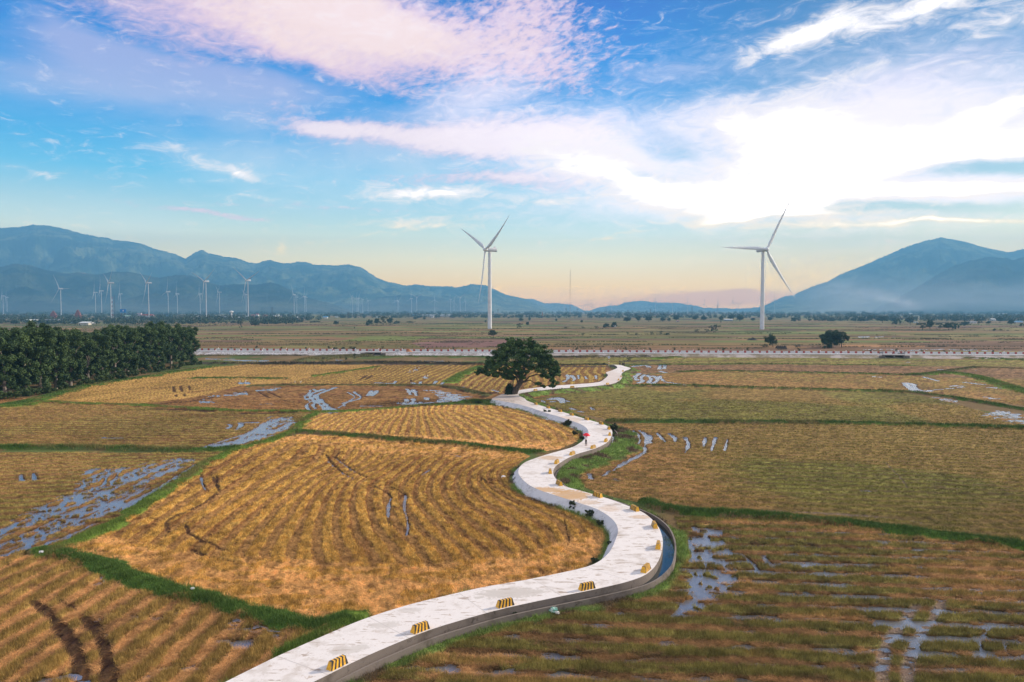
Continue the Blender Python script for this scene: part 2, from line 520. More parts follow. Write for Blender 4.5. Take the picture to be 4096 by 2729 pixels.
# ------------------------------------------------------------------ layout of the plain (photo pixels projected on the ground)
PATH_Z = 0.9
L_px = [(250, 3050), (560, 2900), (905, 2726), (1110, 2625), (1300, 2541), (1457, 2476), (1629, 2421), (1770, 2386), (1927, 2350), (2084, 2323), (2241, 2292), (2343, 2268), (2397, 2245),
        (2437, 2209), (2460, 2165), (2472, 2119), (2452, 2080), (2397, 2041), (2319, 2013), (2241, 1988), (2162, 1962), (2115, 1939), (2085, 1912),
        (2073, 1884), (2092, 1855), (2133, 1836), (2205, 1813), (2286, 1790), (2324, 1769), (2350, 1746), (2352, 1722), (2336, 1705), (2305, 1690),
        (2236, 1667), (2183, 1652), (2129, 1633), (2072, 1617), (2021, 1607), (1968, 1598)]
R_px = [(600, 3050), (950, 2870), (1250, 2730), (1433, 2640), (1574, 2578), (1723, 2519), (1849, 2480), (1974, 2445), (2084, 2419), (2241, 2386), (2397, 2354), (2523, 2323), (2593, 2292),
        (2633, 2245), (2650, 2190), (2648, 2143), (2625, 2096), (2570, 2049), (2476, 2010), (2397, 1984), (2319, 1962), (2256, 1943), (2221, 1912),
        (2213, 1884), (2233, 1857), (2296, 1821), (2382, 1794), (2429, 1770), (2446, 1745), (2448, 1723), (2429, 1704), (2397, 1692), (2319, 1669),
        (2241, 1645), (2162, 1622), (2107, 1603)]
U_top = [(1968, 1594), (2010, 1577), (2083, 1560), (2163, 1549), (2232, 1542), (2336, 1535), (2397, 1528), (2420, 1514), (2432, 1501), (2424, 1490), (2450, 1481), (2469, 1471), (2458, 1461), (2440, 1459)]
U_bot = [(2107, 1603), (2098, 1594), (2075, 1581), (2085, 1573), (2144, 1564), (2221, 1556), (2297, 1551), (2374, 1545), (2443, 1537), (2473, 1526), (2489, 1510), (2486, 1496), (2500, 1484), (2523, 1474), (2500, 1466), (2480, 1460)]
Lw = resample(catmull(GP(L_px, PATH_Z), 8), 0.5)
Rw = resample(catmull(GP(R_px, PATH_Z), 8), 0.5)
UTw = resample(catmull(GP(U_top, PATH_Z), 5), 1.0)
UBw = resample(catmull(GP(U_bot, PATH_Z), 5), 1.0)

GOLD = ((.40, .240, .062), (.52, .285, .098), (.13, .050, .020))
GOLD2 = ((.46, .285, .080), (.62, .340, .125), (.20, .085, .034))
GOLD3 = ((.330, .220, .058), (.390, .215, .075), (.12, .050, .024))
OLIVE = ((.225, .175, .052), (.260, .145, .056), (.120, .060, .034))
OLIVB = ((.185, .170, .045), (.205, .158, .052), (.115, .080, .040))
RUST = ((.260, .150, .055), (.300, .150, .058), (.130, .055, .032))
DARK = ((.180, .155, .046), (.270, .145, .058), (.050, .034, .022))
LBOT = ((.270, .180, .055), (.420, .222, .085), (.110, .055, .032))
BROWN = ((.200, .125, .062), (.235, .130, .066), (.110, .065, .042))


def z1(x, y): return (300 + x / 1.96, 1700 + y / 1.96)
def z2(x, y): return (1300 + x / 1.96, 1700 + y / 1.96)
def z3(x, y): return (600 + x / 2.9425, 1420 + y / 2.9425)
def z4(x, y): return (1300 + x / 2.9425, 1420 + y / 2.9425)
def z5(x, y): return (2600 + x / 2.151, 2000 + y / 2.151)
def z6(x, y): return (2200 + x / 3.92, 1700 + y / 3.92)
def i1(x, y): return (x / 1.2757, 1500 + y / 1.2757)
def i3(x, y): return (2696 + x / 1.2757, 1500 + y / 1.2757)
def r3(x, y): return (2048 + x / 2.0908, 850 + y / 2.0908)
def r4(x, y): return (3072 + x / 2.0908, 850 + y / 2.0908)


def mp(f, *pts): return [f(*p) for p in pts]


guides_C = [(0.0, mp(z1, (740, 760), (1000, 580), (1300, 380), (1600, 170))), (1.6, mp(z1, (880, 790), (1150, 600), (1450, 390), (1700, 200))),
            (3.2, mp(z1, (970, 850), (1300, 600), (1640, 370), (1850, 230))), (4.8, mp(z1, (1090, 900), (1350, 680), (1740, 400), (1960, 280))),
            (6.4, mp(z1, (1230, 960), (1460, 710), (1820, 430), (2020, 310))), (8.0, mp(z1, (1420, 960), (1560, 740), (1740, 540), (1900, 420))),
            (9.6, mp(z1, (1600, 1000), (1690, 760), (1830, 570), (1980, 440))), (11.2, mp(z1, (1800, 980), (1880, 680), (1970, 540))),
            (12.8, mp(z2, (30, 960), (40, 700), (120, 540))), (15.0, mp(z2, (370, 1080), (240, 900), (150, 700), (150, 560), (220, 440))),
            (18.6, mp(z2, (830, 1040), (700, 880), (560, 720), (500, 560), (600, 400), (720, 280))), (20.6, mp(z2, (1050, 1100), (900, 900), (720, 720), (640, 560), (730, 390), (850, 280))),
            (22.4, mp(z2, (1180, 1050), (1000, 850), (850, 700), (750, 560), (770, 440), (840, 340), (970, 260))),
            (24.4, mp(z2, (1380, 1000), (1200, 860), (950, 660), (870, 540), (890, 430), (980, 330), (1110, 250))),
            (26.2, mp(z2, (1560, 980), (1350, 780), (1100, 600), (1020, 500), (1060, 380), (1210, 260))),
            (27.8, mp(z2, (1660, 950), (1500, 780), (1300, 640), (1150, 500), (1140, 420), (1190, 340), (1340, 260))),
            (30.6, mp(z2, (1900, 950), (1830, 810), (1620, 670), (1330, 520), (1240, 420), (1265, 350), (1450, 270))),
            (32.2, mp(z2, (2010, 960), (1950, 800), (1700, 640), (1420, 500), (1320, 420), (1335, 350), (1540, 270))),
            (33.8, mp(z2, (2130, 950), (2070, 800), (1880, 660), (1600, 560), (1400, 440), (1395, 380), (1570, 300)))]
guides_M = [(-8.2, mp(z4, (300, 880), (400, 760), (600, 690))), (-4.0, mp(z4, (560, 890), (640, 790), (800, 700))), (0, mp(z4, (790, 900), (820, 780), (880, 700))),
            (1.7, mp(z4, (910, 920), (950, 780), (1000, 700))), (3.4, mp(z4, (1040, 930), (1060, 800), (1090, 690))), (5.1, mp(z4, (1180, 935), (1170, 820), (1150, 720))),
            (8.2, mp(z4, (1450, 960), (1350, 820), (1230, 720))), (11.5, mp(z4, (1750, 990), (1550, 820), (1350, 680))), (14.5, [(1997, 1760), (1912, 1692), (1810, 1644)]),
            (17.5, [(2082, 1760), (2031, 1709), (1878, 1637)]), (22.5, [(2251, 1759), (2221, 1721), (2106, 1667), (1991, 1644)]), (25, [(2305, 1740), (2259, 1705), (2183, 1667), (2068, 1637)])]
guides_U = [(0, mp(z4, (1500, 350), (1600, 250), (1850, 140))), (3.4, mp(z4, (1620, 350), (1700, 270), (1900, 190))), (6.8, mp(z4, (1740, 365), (1800, 300), (1930, 240))),
            (10.2, mp(z4, (1860, 375), (1920, 310), (2030, 250))), (17, [(2010, 1556), (2030, 1530), (2060, 1500)]), (27, [(2150, 1545), (2160, 1525), (2150, 1505)]),
            (34, [(2260, 1530), (2262, 1515), (2235, 1500)]), (42, [(2385, 1520), (2390, 1505), (2360, 1490)])]
guides_T = [(0, mp(z4, (1400, 350), (1560, 230), (1760, 130))), (4, mp(z4, (1210, 350), (1400, 250), (1640, 140))), (8, mp(z4, (1040, 345), (1250, 240), (1500, 145))),
            (13, mp(z4, (820, 345), (1000, 260), (1300, 150))), (18, mp(z4, (640, 345), (850, 270), (1100, 160))), (24, mp(z4, (400, 345), (700, 260), (900, 150))), (36, mp(z4, (0, 320), (300, 250), (600, 180)))]
FIELDS = [
    dict(k='stub', gap=.42, poly=[(-2500, 1600), (188, 1590), (330, 1540), (700, 1490), (1000, 1458), (2430, 1462), (2480, 1540), (2100, 1600), (1286, 1652), (-2500, 1640)], d=((0, 1600), (600, 1590)), per=2.6, pal=RUST, amp=.04, mess=.5, soil=.3),
    dict(k='topleft', poly=[(188, 1602), (330, 1545), (700, 1490), (850, 1468), (1000, 1459), (1254, 1458), (1500, 1462), (1521, 1467), (1254, 1505), (1180, 1530), (950, 1545), (780, 1590), (549, 1617), (329, 1610)], d=((420, 1600), (900, 1530)), per=2.6, pal=GOLD3, amp=.04, mess=.5, soil=.12),
    dict(k='wet', gap=.42, poly=[(740, 1612), (950, 1558), (1100, 1548), (1359, 1543), (1765, 1546), (1837, 1565), (1933, 1582), (1930, 1603), (1770, 1613), (1614, 1626), (1286, 1645), (941, 1641)], d=((900, 1590), (1700, 1590)), per=2.3, pal=RUST, amp=.05, mess=.4, soil=.35),
    dict(k='curvT', poly=[(1254, 1507), (1521, 1469), (1540, 1460), (1920, 1462), (1837, 1500), (1799, 1529), (1760, 1539), (1598, 1541), (1150, 1541), (1180, 1525)], g=guides_T, per=2.2, pal=GOLD3, amp=.06, mess=.3, soil=.3),
    dict(k='curvU', poly=[(1803, 1535), (1850, 1500), (1915, 1472), (1940, 1462), (2425, 1463), (2421, 1489), (2417, 1514), (2390, 1527), (2232, 1541), (2083, 1558), (2000, 1572), (1880, 1556)], g=guides_U, per=2.4, pal=GOLD3, amp=.08, mess=.3, soil=.42),
    dict(k='leftU', gap=.42, poly=[(-2500, 1640), (0, 1633), (188, 1612), (329, 1620), (705, 1636), (941, 1650), (1255, 1655), (1200, 1700), (1097, 1759), (941, 1795), (0, 1790), (-2500, 1790)], d=((0, 1700), (900, 1702)), per=2.4, pal=OLIVE, amp=.07, mess=.35, soil=.30),
    dict(k='leftM', gap=.42, poly=[(-2500, 1803), (784, 1812), (901, 1808), (745, 1915), (627, 1986), (470, 2090), (313, 2160), (212, 2205), (-200, 2240), (-2500, 2400)], d=((0, 1900), (700, 1880)), per=2.4, pal=OLIVE, amp=.09, mess=.3, soil=.35),
    dict(k='leftB', poly=[(-2500, 4500), (500, 4500), (1250, 2600), (1250, 2525), (1019, 2460), (705, 2375), (392, 2258), (212, 2215), (-200, 2245), (-2500, 2400)], d=((250, 2700), (700, 2350)), per=1.9, pal=LBOT, amp=.10, mess=1.0, soil=.30),
    dict(k='mid', poly=[(1200, 1730), (1223, 1685), (1286, 1655), (1614, 1633), (1770, 1621), (1966, 1622), (2072, 1630), (2183, 1665), (2290, 1700), (2330, 1730), (2310, 1765), (2241, 1795), (2162, 1808), (1849, 1774), (1614, 1759), (1400, 1742)], g=guides_M, per=1.65, pal=GOLD2, amp=.10, mess=.45, soil=.20),
    dict(k='main', poly=[(205, 2208), (313, 2166), (470, 2096), (627, 1986), (745, 1915), (823, 1853), (941, 1802), (1097, 1759), (1200, 1737), (1400, 1748), (1614, 1766), (1849, 1783), (2084, 1810), (2120, 1825), (2080, 1850), (2055, 1884), (2090, 1940), (2241, 2010), (2370, 2060), (2440, 2130), (2410, 2215), (2343, 2268), (2084, 2330), (1770, 2393), (1457, 2483), (1300, 2525), (1176, 2503), (862, 2413), (549, 2327), (392, 2256)], g=guides_C, per=1.6, pal=GOLD, amp=.13, mess=.35, soil=.30),
    dict(k='rightU5', poly=[(2060, 1459), (2300, 1432), (2600, 1432), (3072, 1430), (3600, 1436), (6500, 1460), (6500, 1492), (3550, 1462), (3072, 1457), (2540, 1458)], d=((3000, 1445), (3600, 1448)), per=3.0, pal=OLIVB, amp=.04, mess=.3, soil=.1),
    dict(k='rightU4', poly=[(2520, 1462), (3072, 1458), (3550, 1464), (6500, 1494), (6500, 1540), (3900, 1510), (3550, 1497), (3072, 1487), (2837, 1483), (2500, 1500)], d=((3000, 1470), (3600, 1474)), per=3.0, pal=BROWN, amp=.05, mess=.6, soil=.35),
    dict(k='rightU3', poly=[(2500, 1503), (2837, 1486), (3072, 1490), (3550, 1500), (3900, 1515), (6500, 1545), (6500, 1900), (3900, 1600), (3637, 1568), (2696, 1542), (2480, 1543)], d=((3000, 1520), (3600, 1530)), per=3.0, pal=OLIVE, amp=.05, mess=.5, soil=.18),
    dict(k='rightU2', gap=.42, poly=[(2130, 1600), (2330, 1560), (2460, 1549), (2696, 1546), (3245, 1562), (3637, 1572), (3760, 1600), (4096, 1690), (6500, 2000), (6500, 1750), (3558, 1697), (2470, 1687), (2300, 1650)], d=((2700, 1620), (3600, 1632)), per=2.6, pal=OLIVB, amp=.05, mess=.4, soil=.12),
    dict(k='rightM', gap=.42, poly=[(2470, 1694), (3245, 1696), (3558, 1703), (6500, 1755), (6500, 2500), (4096, 2188), (3742, 2138), (3133, 2067), (2700, 2046), (2400, 1975), (2270, 1920), (2300, 1840), (2450, 1760)], d=((2800, 1900), (3700, 1925)), per=2.3, pal=OLIVB, amp=.09, mess=.35, soil=.28),
    dict(k='rightB', gap=.55, poly=[(2700, 2065), (3133, 2078), (3481, 2112), (3742, 2146), (4096, 2194), (6500, 2510), (6500, 4500), (900, 4500), (1000, 2900), (1250, 2795), (1700, 2570), (2100, 2460), (2500, 2385), (2680, 2315), (2725, 2180)], d=((2800, 2500), (3900, 2540)), per=2.3, pal=DARK, amp=.12, mess=.4, soil=.45),
]
for f in FIELDS: f['W'] = GP(f['poly'])


def tps(guides):
    P, U = [], []
    for u, g in guides:
        q = resample(GP(g), 6.0)
        P.append(q); U += [u] * len(q)
    P = np.vstack(P); U = np.array(U, float)
    n = len(P)
    d = np.hypot(P[:, None, 0] - P[None, :, 0], P[:, None, 1] - P[None, :, 1])
    K = np.where(d > 0, d * d * np.log(d + 1e-9), 0) + np.eye(n) * 20.0
    A = np.zeros((n + 3, n + 3)); A[:n, :n] = K; A[:n, n] = 1; A[:n, n + 1:] = P
    A[n:, :n] = A[:n, n:].T
    s = np.linalg.solve(A, np.r_[U, 0, 0, 0])

    def f(x, y):
        out = s[n] + s[n + 1] * x + s[n + 2] * y
        for i in range(n):
            r2 = (x - P[i, 0]) ** 2 + (y - P[i, 1]) ** 2 + 1e-9
            out = out + s[i] * 0.5 * r2 * np.log(r2)
        return out
    lo, hi = P.min(0) - 25, P.max(0) + 25
    st = max(1.0, (hi - lo).max() / 220)
    gx, gy = np.arange(lo[0], hi[0] + st, st), np.arange(lo[1], hi[1] + st, st)
    Gg = f(*np.meshgrid(gx, gy))

    def lookup(x, y):
        a = np.clip((x - lo[0]) / st, 0, len(gx) - 1.001); c = np.clip((y - lo[1]) / st, 0, len(gy) - 1.001)
        i, j = a.astype(int), c.astype(int); u, v = a - i, c - j
        return (Gg[j, i] * (1 - u) + Gg[j, i + 1] * u) * (1 - v) + (Gg[j + 1, i] * (1 - u) + Gg[j + 1, i + 1] * u) * v
    return lookup


for f in FIELDS:
    if 'g' in f: f['u'] = tps(f['g'])
    else:
        a, b = G(*f['d'][0]), G(*f['d'][1])
        L = hypot(b[0] - a[0], b[1] - a[1]); nx, ny = -(b[1] - a[1]) / L, (b[0] - a[0]) / L
        f['u'] = (lambda nx, ny: (lambda x, y: x * nx + y * ny))(nx, ny)

# grass banks: photo polyline, width m, height m, kind (0 bright green, 1 dark green, 2 dull)
BUNDS = [
    ([(150, 2205), (215, 2208), (392, 2254), (549, 2325), (705, 2372), (862, 2411), (1019, 2455), (1176, 2501), (1300, 2515), (1400, 2478)], 2.0, .32, 1, 'a'),
    ([(1400, 2478), (1340, 2510), (1250, 2560), (1180, 2610)], 1.6, .25, 0, 'a2'),
    ([(190, 2212), (313, 2166), (470, 2096), (627, 1986), (745, 1915), (823, 1853), (941, 1802), (1097, 1759), (1176, 1727), (1223, 1680), (1276, 1650)], 1.7, .25, 0, 'b'),
    ([(-900, 1797), (0, 1797), (314, 1795), (627, 1803), (784, 1807), (901, 1802), (960, 1796)], 1.5, .55, 1, 'c'),
    ([(1176, 1727), (1300, 1736), (1450, 1748), (1614, 1763), (1849, 1780), (2000, 1800), (2084, 1808), (2170, 1812)], 1.5, .42, 1, 'd'),
    ([(-900, 1636), (0, 1631), (120, 1622), (188, 1608), (329, 1616), (549, 1622), (705, 1630), (941, 1646), (1176, 1647), (1286, 1649)], 1.6, .3, 0, 'e'),
    ([(0, 1624), (90, 1612), (200, 1585), (330, 1545), (560, 1512), (700, 1488), (850, 1466)], 4, .3, 1, 'e2'),
    ([(1286, 1650), (1450, 1643), (1614, 1629), (1770, 1617), (1860, 1612)], 1.8, .25, 0, 'f'),
    ([(1850, 1613), (1900, 1610), (1960, 1614), (2050, 1622)], 3.0, .6, 1, 'f2'),
    ([(1000, 1546), (1150, 1542), (1359, 1542), (1598, 1542), (1765, 1543), (1837, 1555), (1900, 1570), (1940, 1580)], 2.4, .3, 2, 'g'),
    ([(850, 1458), (1024, 1457), (1263, 1457), (1502, 1453), (1700, 1455), (1933, 1460)], 3.0, .8, 3, 'h'),
    ([(780, 1513), (950, 1512), (1150, 1516)], 3.2, .25, 1, 'h1'),
    ([(1254, 1505), (1350, 1492), (1440, 1478), (1521, 1466)], 2.5, .25, 0, 'h2'),
    ([(1799, 1532), (1830, 1508), (1870, 1488), (1925, 1466)], 3.6, .3, 0, 'h3'),
    ([(1940, 1462), (2150, 1462), (2300, 1462), (2420, 1460)], 3.0, .5, 3, 'h4'),
    ([(2590, 2012), (2660, 2040), (2800, 2055), (3010, 2064), (3245, 2084), (3480, 2110), (3715, 2140), (3833, 2156), (4096, 2192), (4700, 2290)], 1.9, .42, 1, 'i'),
    ([(2440, 1688), (2696, 1690), (3245, 1694), (3558, 1701), (4096, 1716), (5200, 1745)], 1.5, .5, 1, 'j'),
    ([(2330, 1556), (2460, 1546), (2696, 1544), (3245, 1560), (3637, 1570)], 1.6, .5, 1, 'k'),
    ([(2700, 1490), (2837, 1485), (3072, 1489), (3550, 1499), (3700, 1503)], 1.6, .4, 1, 'l'),
    ([(2520, 1461), (3072, 1458), (3550, 1463), (3650, 1465)], 1.6, .35, 1, 'm'),
    ([(3640, 1570), (3800, 1590), (4096, 1640), (4700, 1720)], 1.8, .4, 1, 'n'),
    ([(3646, 1500), (3818, 1491), (3900, 1505), (4009, 1539), (4120, 1572), (4600, 1650)], 4.5, .35, 0, 'n2'),
    ([(3600, 1425), (3800, 1432), (4096, 1442), (4600, 1450)], 3.0, .6, 1, 'n3'),
    ([(2620, 1436), (2720, 1428), (2830, 1422), (3000, 1424), (3300, 1426), (3600, 1426)], 5, .4, 0, 'n4'),
    ([(2200, 1432), (2400, 1430), (2600, 1430)], 4, .7, 3, 'n5'),
    ([(3640, 1504), (3900, 1470), (4200, 1480)], 3, .3, 2, 'n6'),
    ([(1230, 1445), (1300, 1432), (1480, 1426)], 10, 1.0, 2, 'r1'),
    ([(1520, 1428), (1800, 1428), (1950, 1430)], 4, .5, 1, 'r2'),
    ([(800, 1424), (1000, 1424), (1230, 1424)], 3, .5, 3, 'r3'),
]
for i, b in enumerate(BUNDS): BUNDS[i] = dict(P=resample(GP(b[0]), 2.0), w=b[1], h=b[2], c=b[3], n=b[4])
GREENS = [(.120, .185, .030), (.068, .125, .022), (.110, .110, .042), (.055, .048, .026)]

# standing water: (polygon or None, polyline, width m)
POOLS = [mp(i1, (-500, 900), (0, 770), (150, 680), (350, 590), (420, 480), (560, 470), (700, 470), (900, 420), (1000, 430), (960, 480), (800, 560), (700, 640), (560, 720), (380, 820), (270, 890), (200, 915), (0, 925), (-500, 950)),
         mp(z3, (530, 1110), (1000, 990), (1200, 880), (1400, 720), (1690, 730), (1700, 790), (1600, 900), (1300, 1010), (1000, 1050), (640, 1112)),
         mp(z3, (590, 515), (700, 480), (900, 455), (1150, 425), (1160, 465), (900, 490), (700, 500), (760, 560), (780, 590), (560, 570)),
         mp(z3, (1190, 420), (1390, 393), (1550, 385), (1550, 398), (1400, 430), (1250, 430)),
         mp(z4, (1150, 415), (1240, 400), (1340, 415), (1500, 440), (1640, 465), (1780, 510), (1740, 545), (1500, 560), (1200, 590), (950, 610), (880, 575), (820, 565), (1000, 550), (1280, 545), (1340, 500), (1260, 440)),
         mp(z5, (320, 340), (380, 230), (640, 240), (620, 330), (700, 400), (760, 600), (750, 750), (600, 850), (450, 960), (200, 1020), (150, 1010), (310, 840), (330, 700), (310, 500)),
         mp(z6, (810, 850), (880, 830), (910, 900), (1000, 940), (950, 960), (850, 900)),
         mp(r4, (700, 1140), (1070, 1146), (1500, 1142), (2141, 1160), (2141, 1166), (1500, 1152), (1070, 1156), (720, 1146)),
         mp(r4, (750, 1039), (1070, 1041), (1070, 1047), (750, 1044)),
         mp(r4, (1395, 1300), (1500, 1308), (1600, 1352), (1480, 1358)), mp(r4, (1120, 1240), (1240, 1262), (1200, 1270), (1090, 1250)), mp(r4, (1720, 1305), (1760, 1308), (1740, 1330)),
         mp(i3, (1290, 110), (1430, 120), (1460, 140), (1400, 145)), mp(i3, (1560, 205), (1640, 175), (1786, 200), (2200, 300), (2200, 360), (1786, 258), (1640, 225)), mp(i3, (1460, 95), (1680, 122), (1600, 122)),
         mp(z3, (620, 40), (1260, 52), (1490, 72), (1290, 88), (900, 75), (620, 55)), mp(z4, (120, 50), (210, 60), (190, 80), (130, 72)), mp(z4, (1100, 66), (1400, 70), (1400, 78), (1100, 76)),
         mp(z3, (1280, 568), (1440, 568), (1440, 582), (1290, 582)), mp(z3, (1960, 640), (2220, 625), (2240, 650), (2100, 680), (1950, 662)),
                  mp(i3, (380, 1380), (560, 1440), (500, 1530), (300, 1420)),
         mp(i1, (200, 1030), (320, 1020), (330, 1045), (210, 1050)), mp(i1, (650, 1200), (740, 1220), (720, 1260), (650, 1240)), mp(i1, (0, 1110), (90, 1090), (100, 1140), (0, 1150)),
         ]
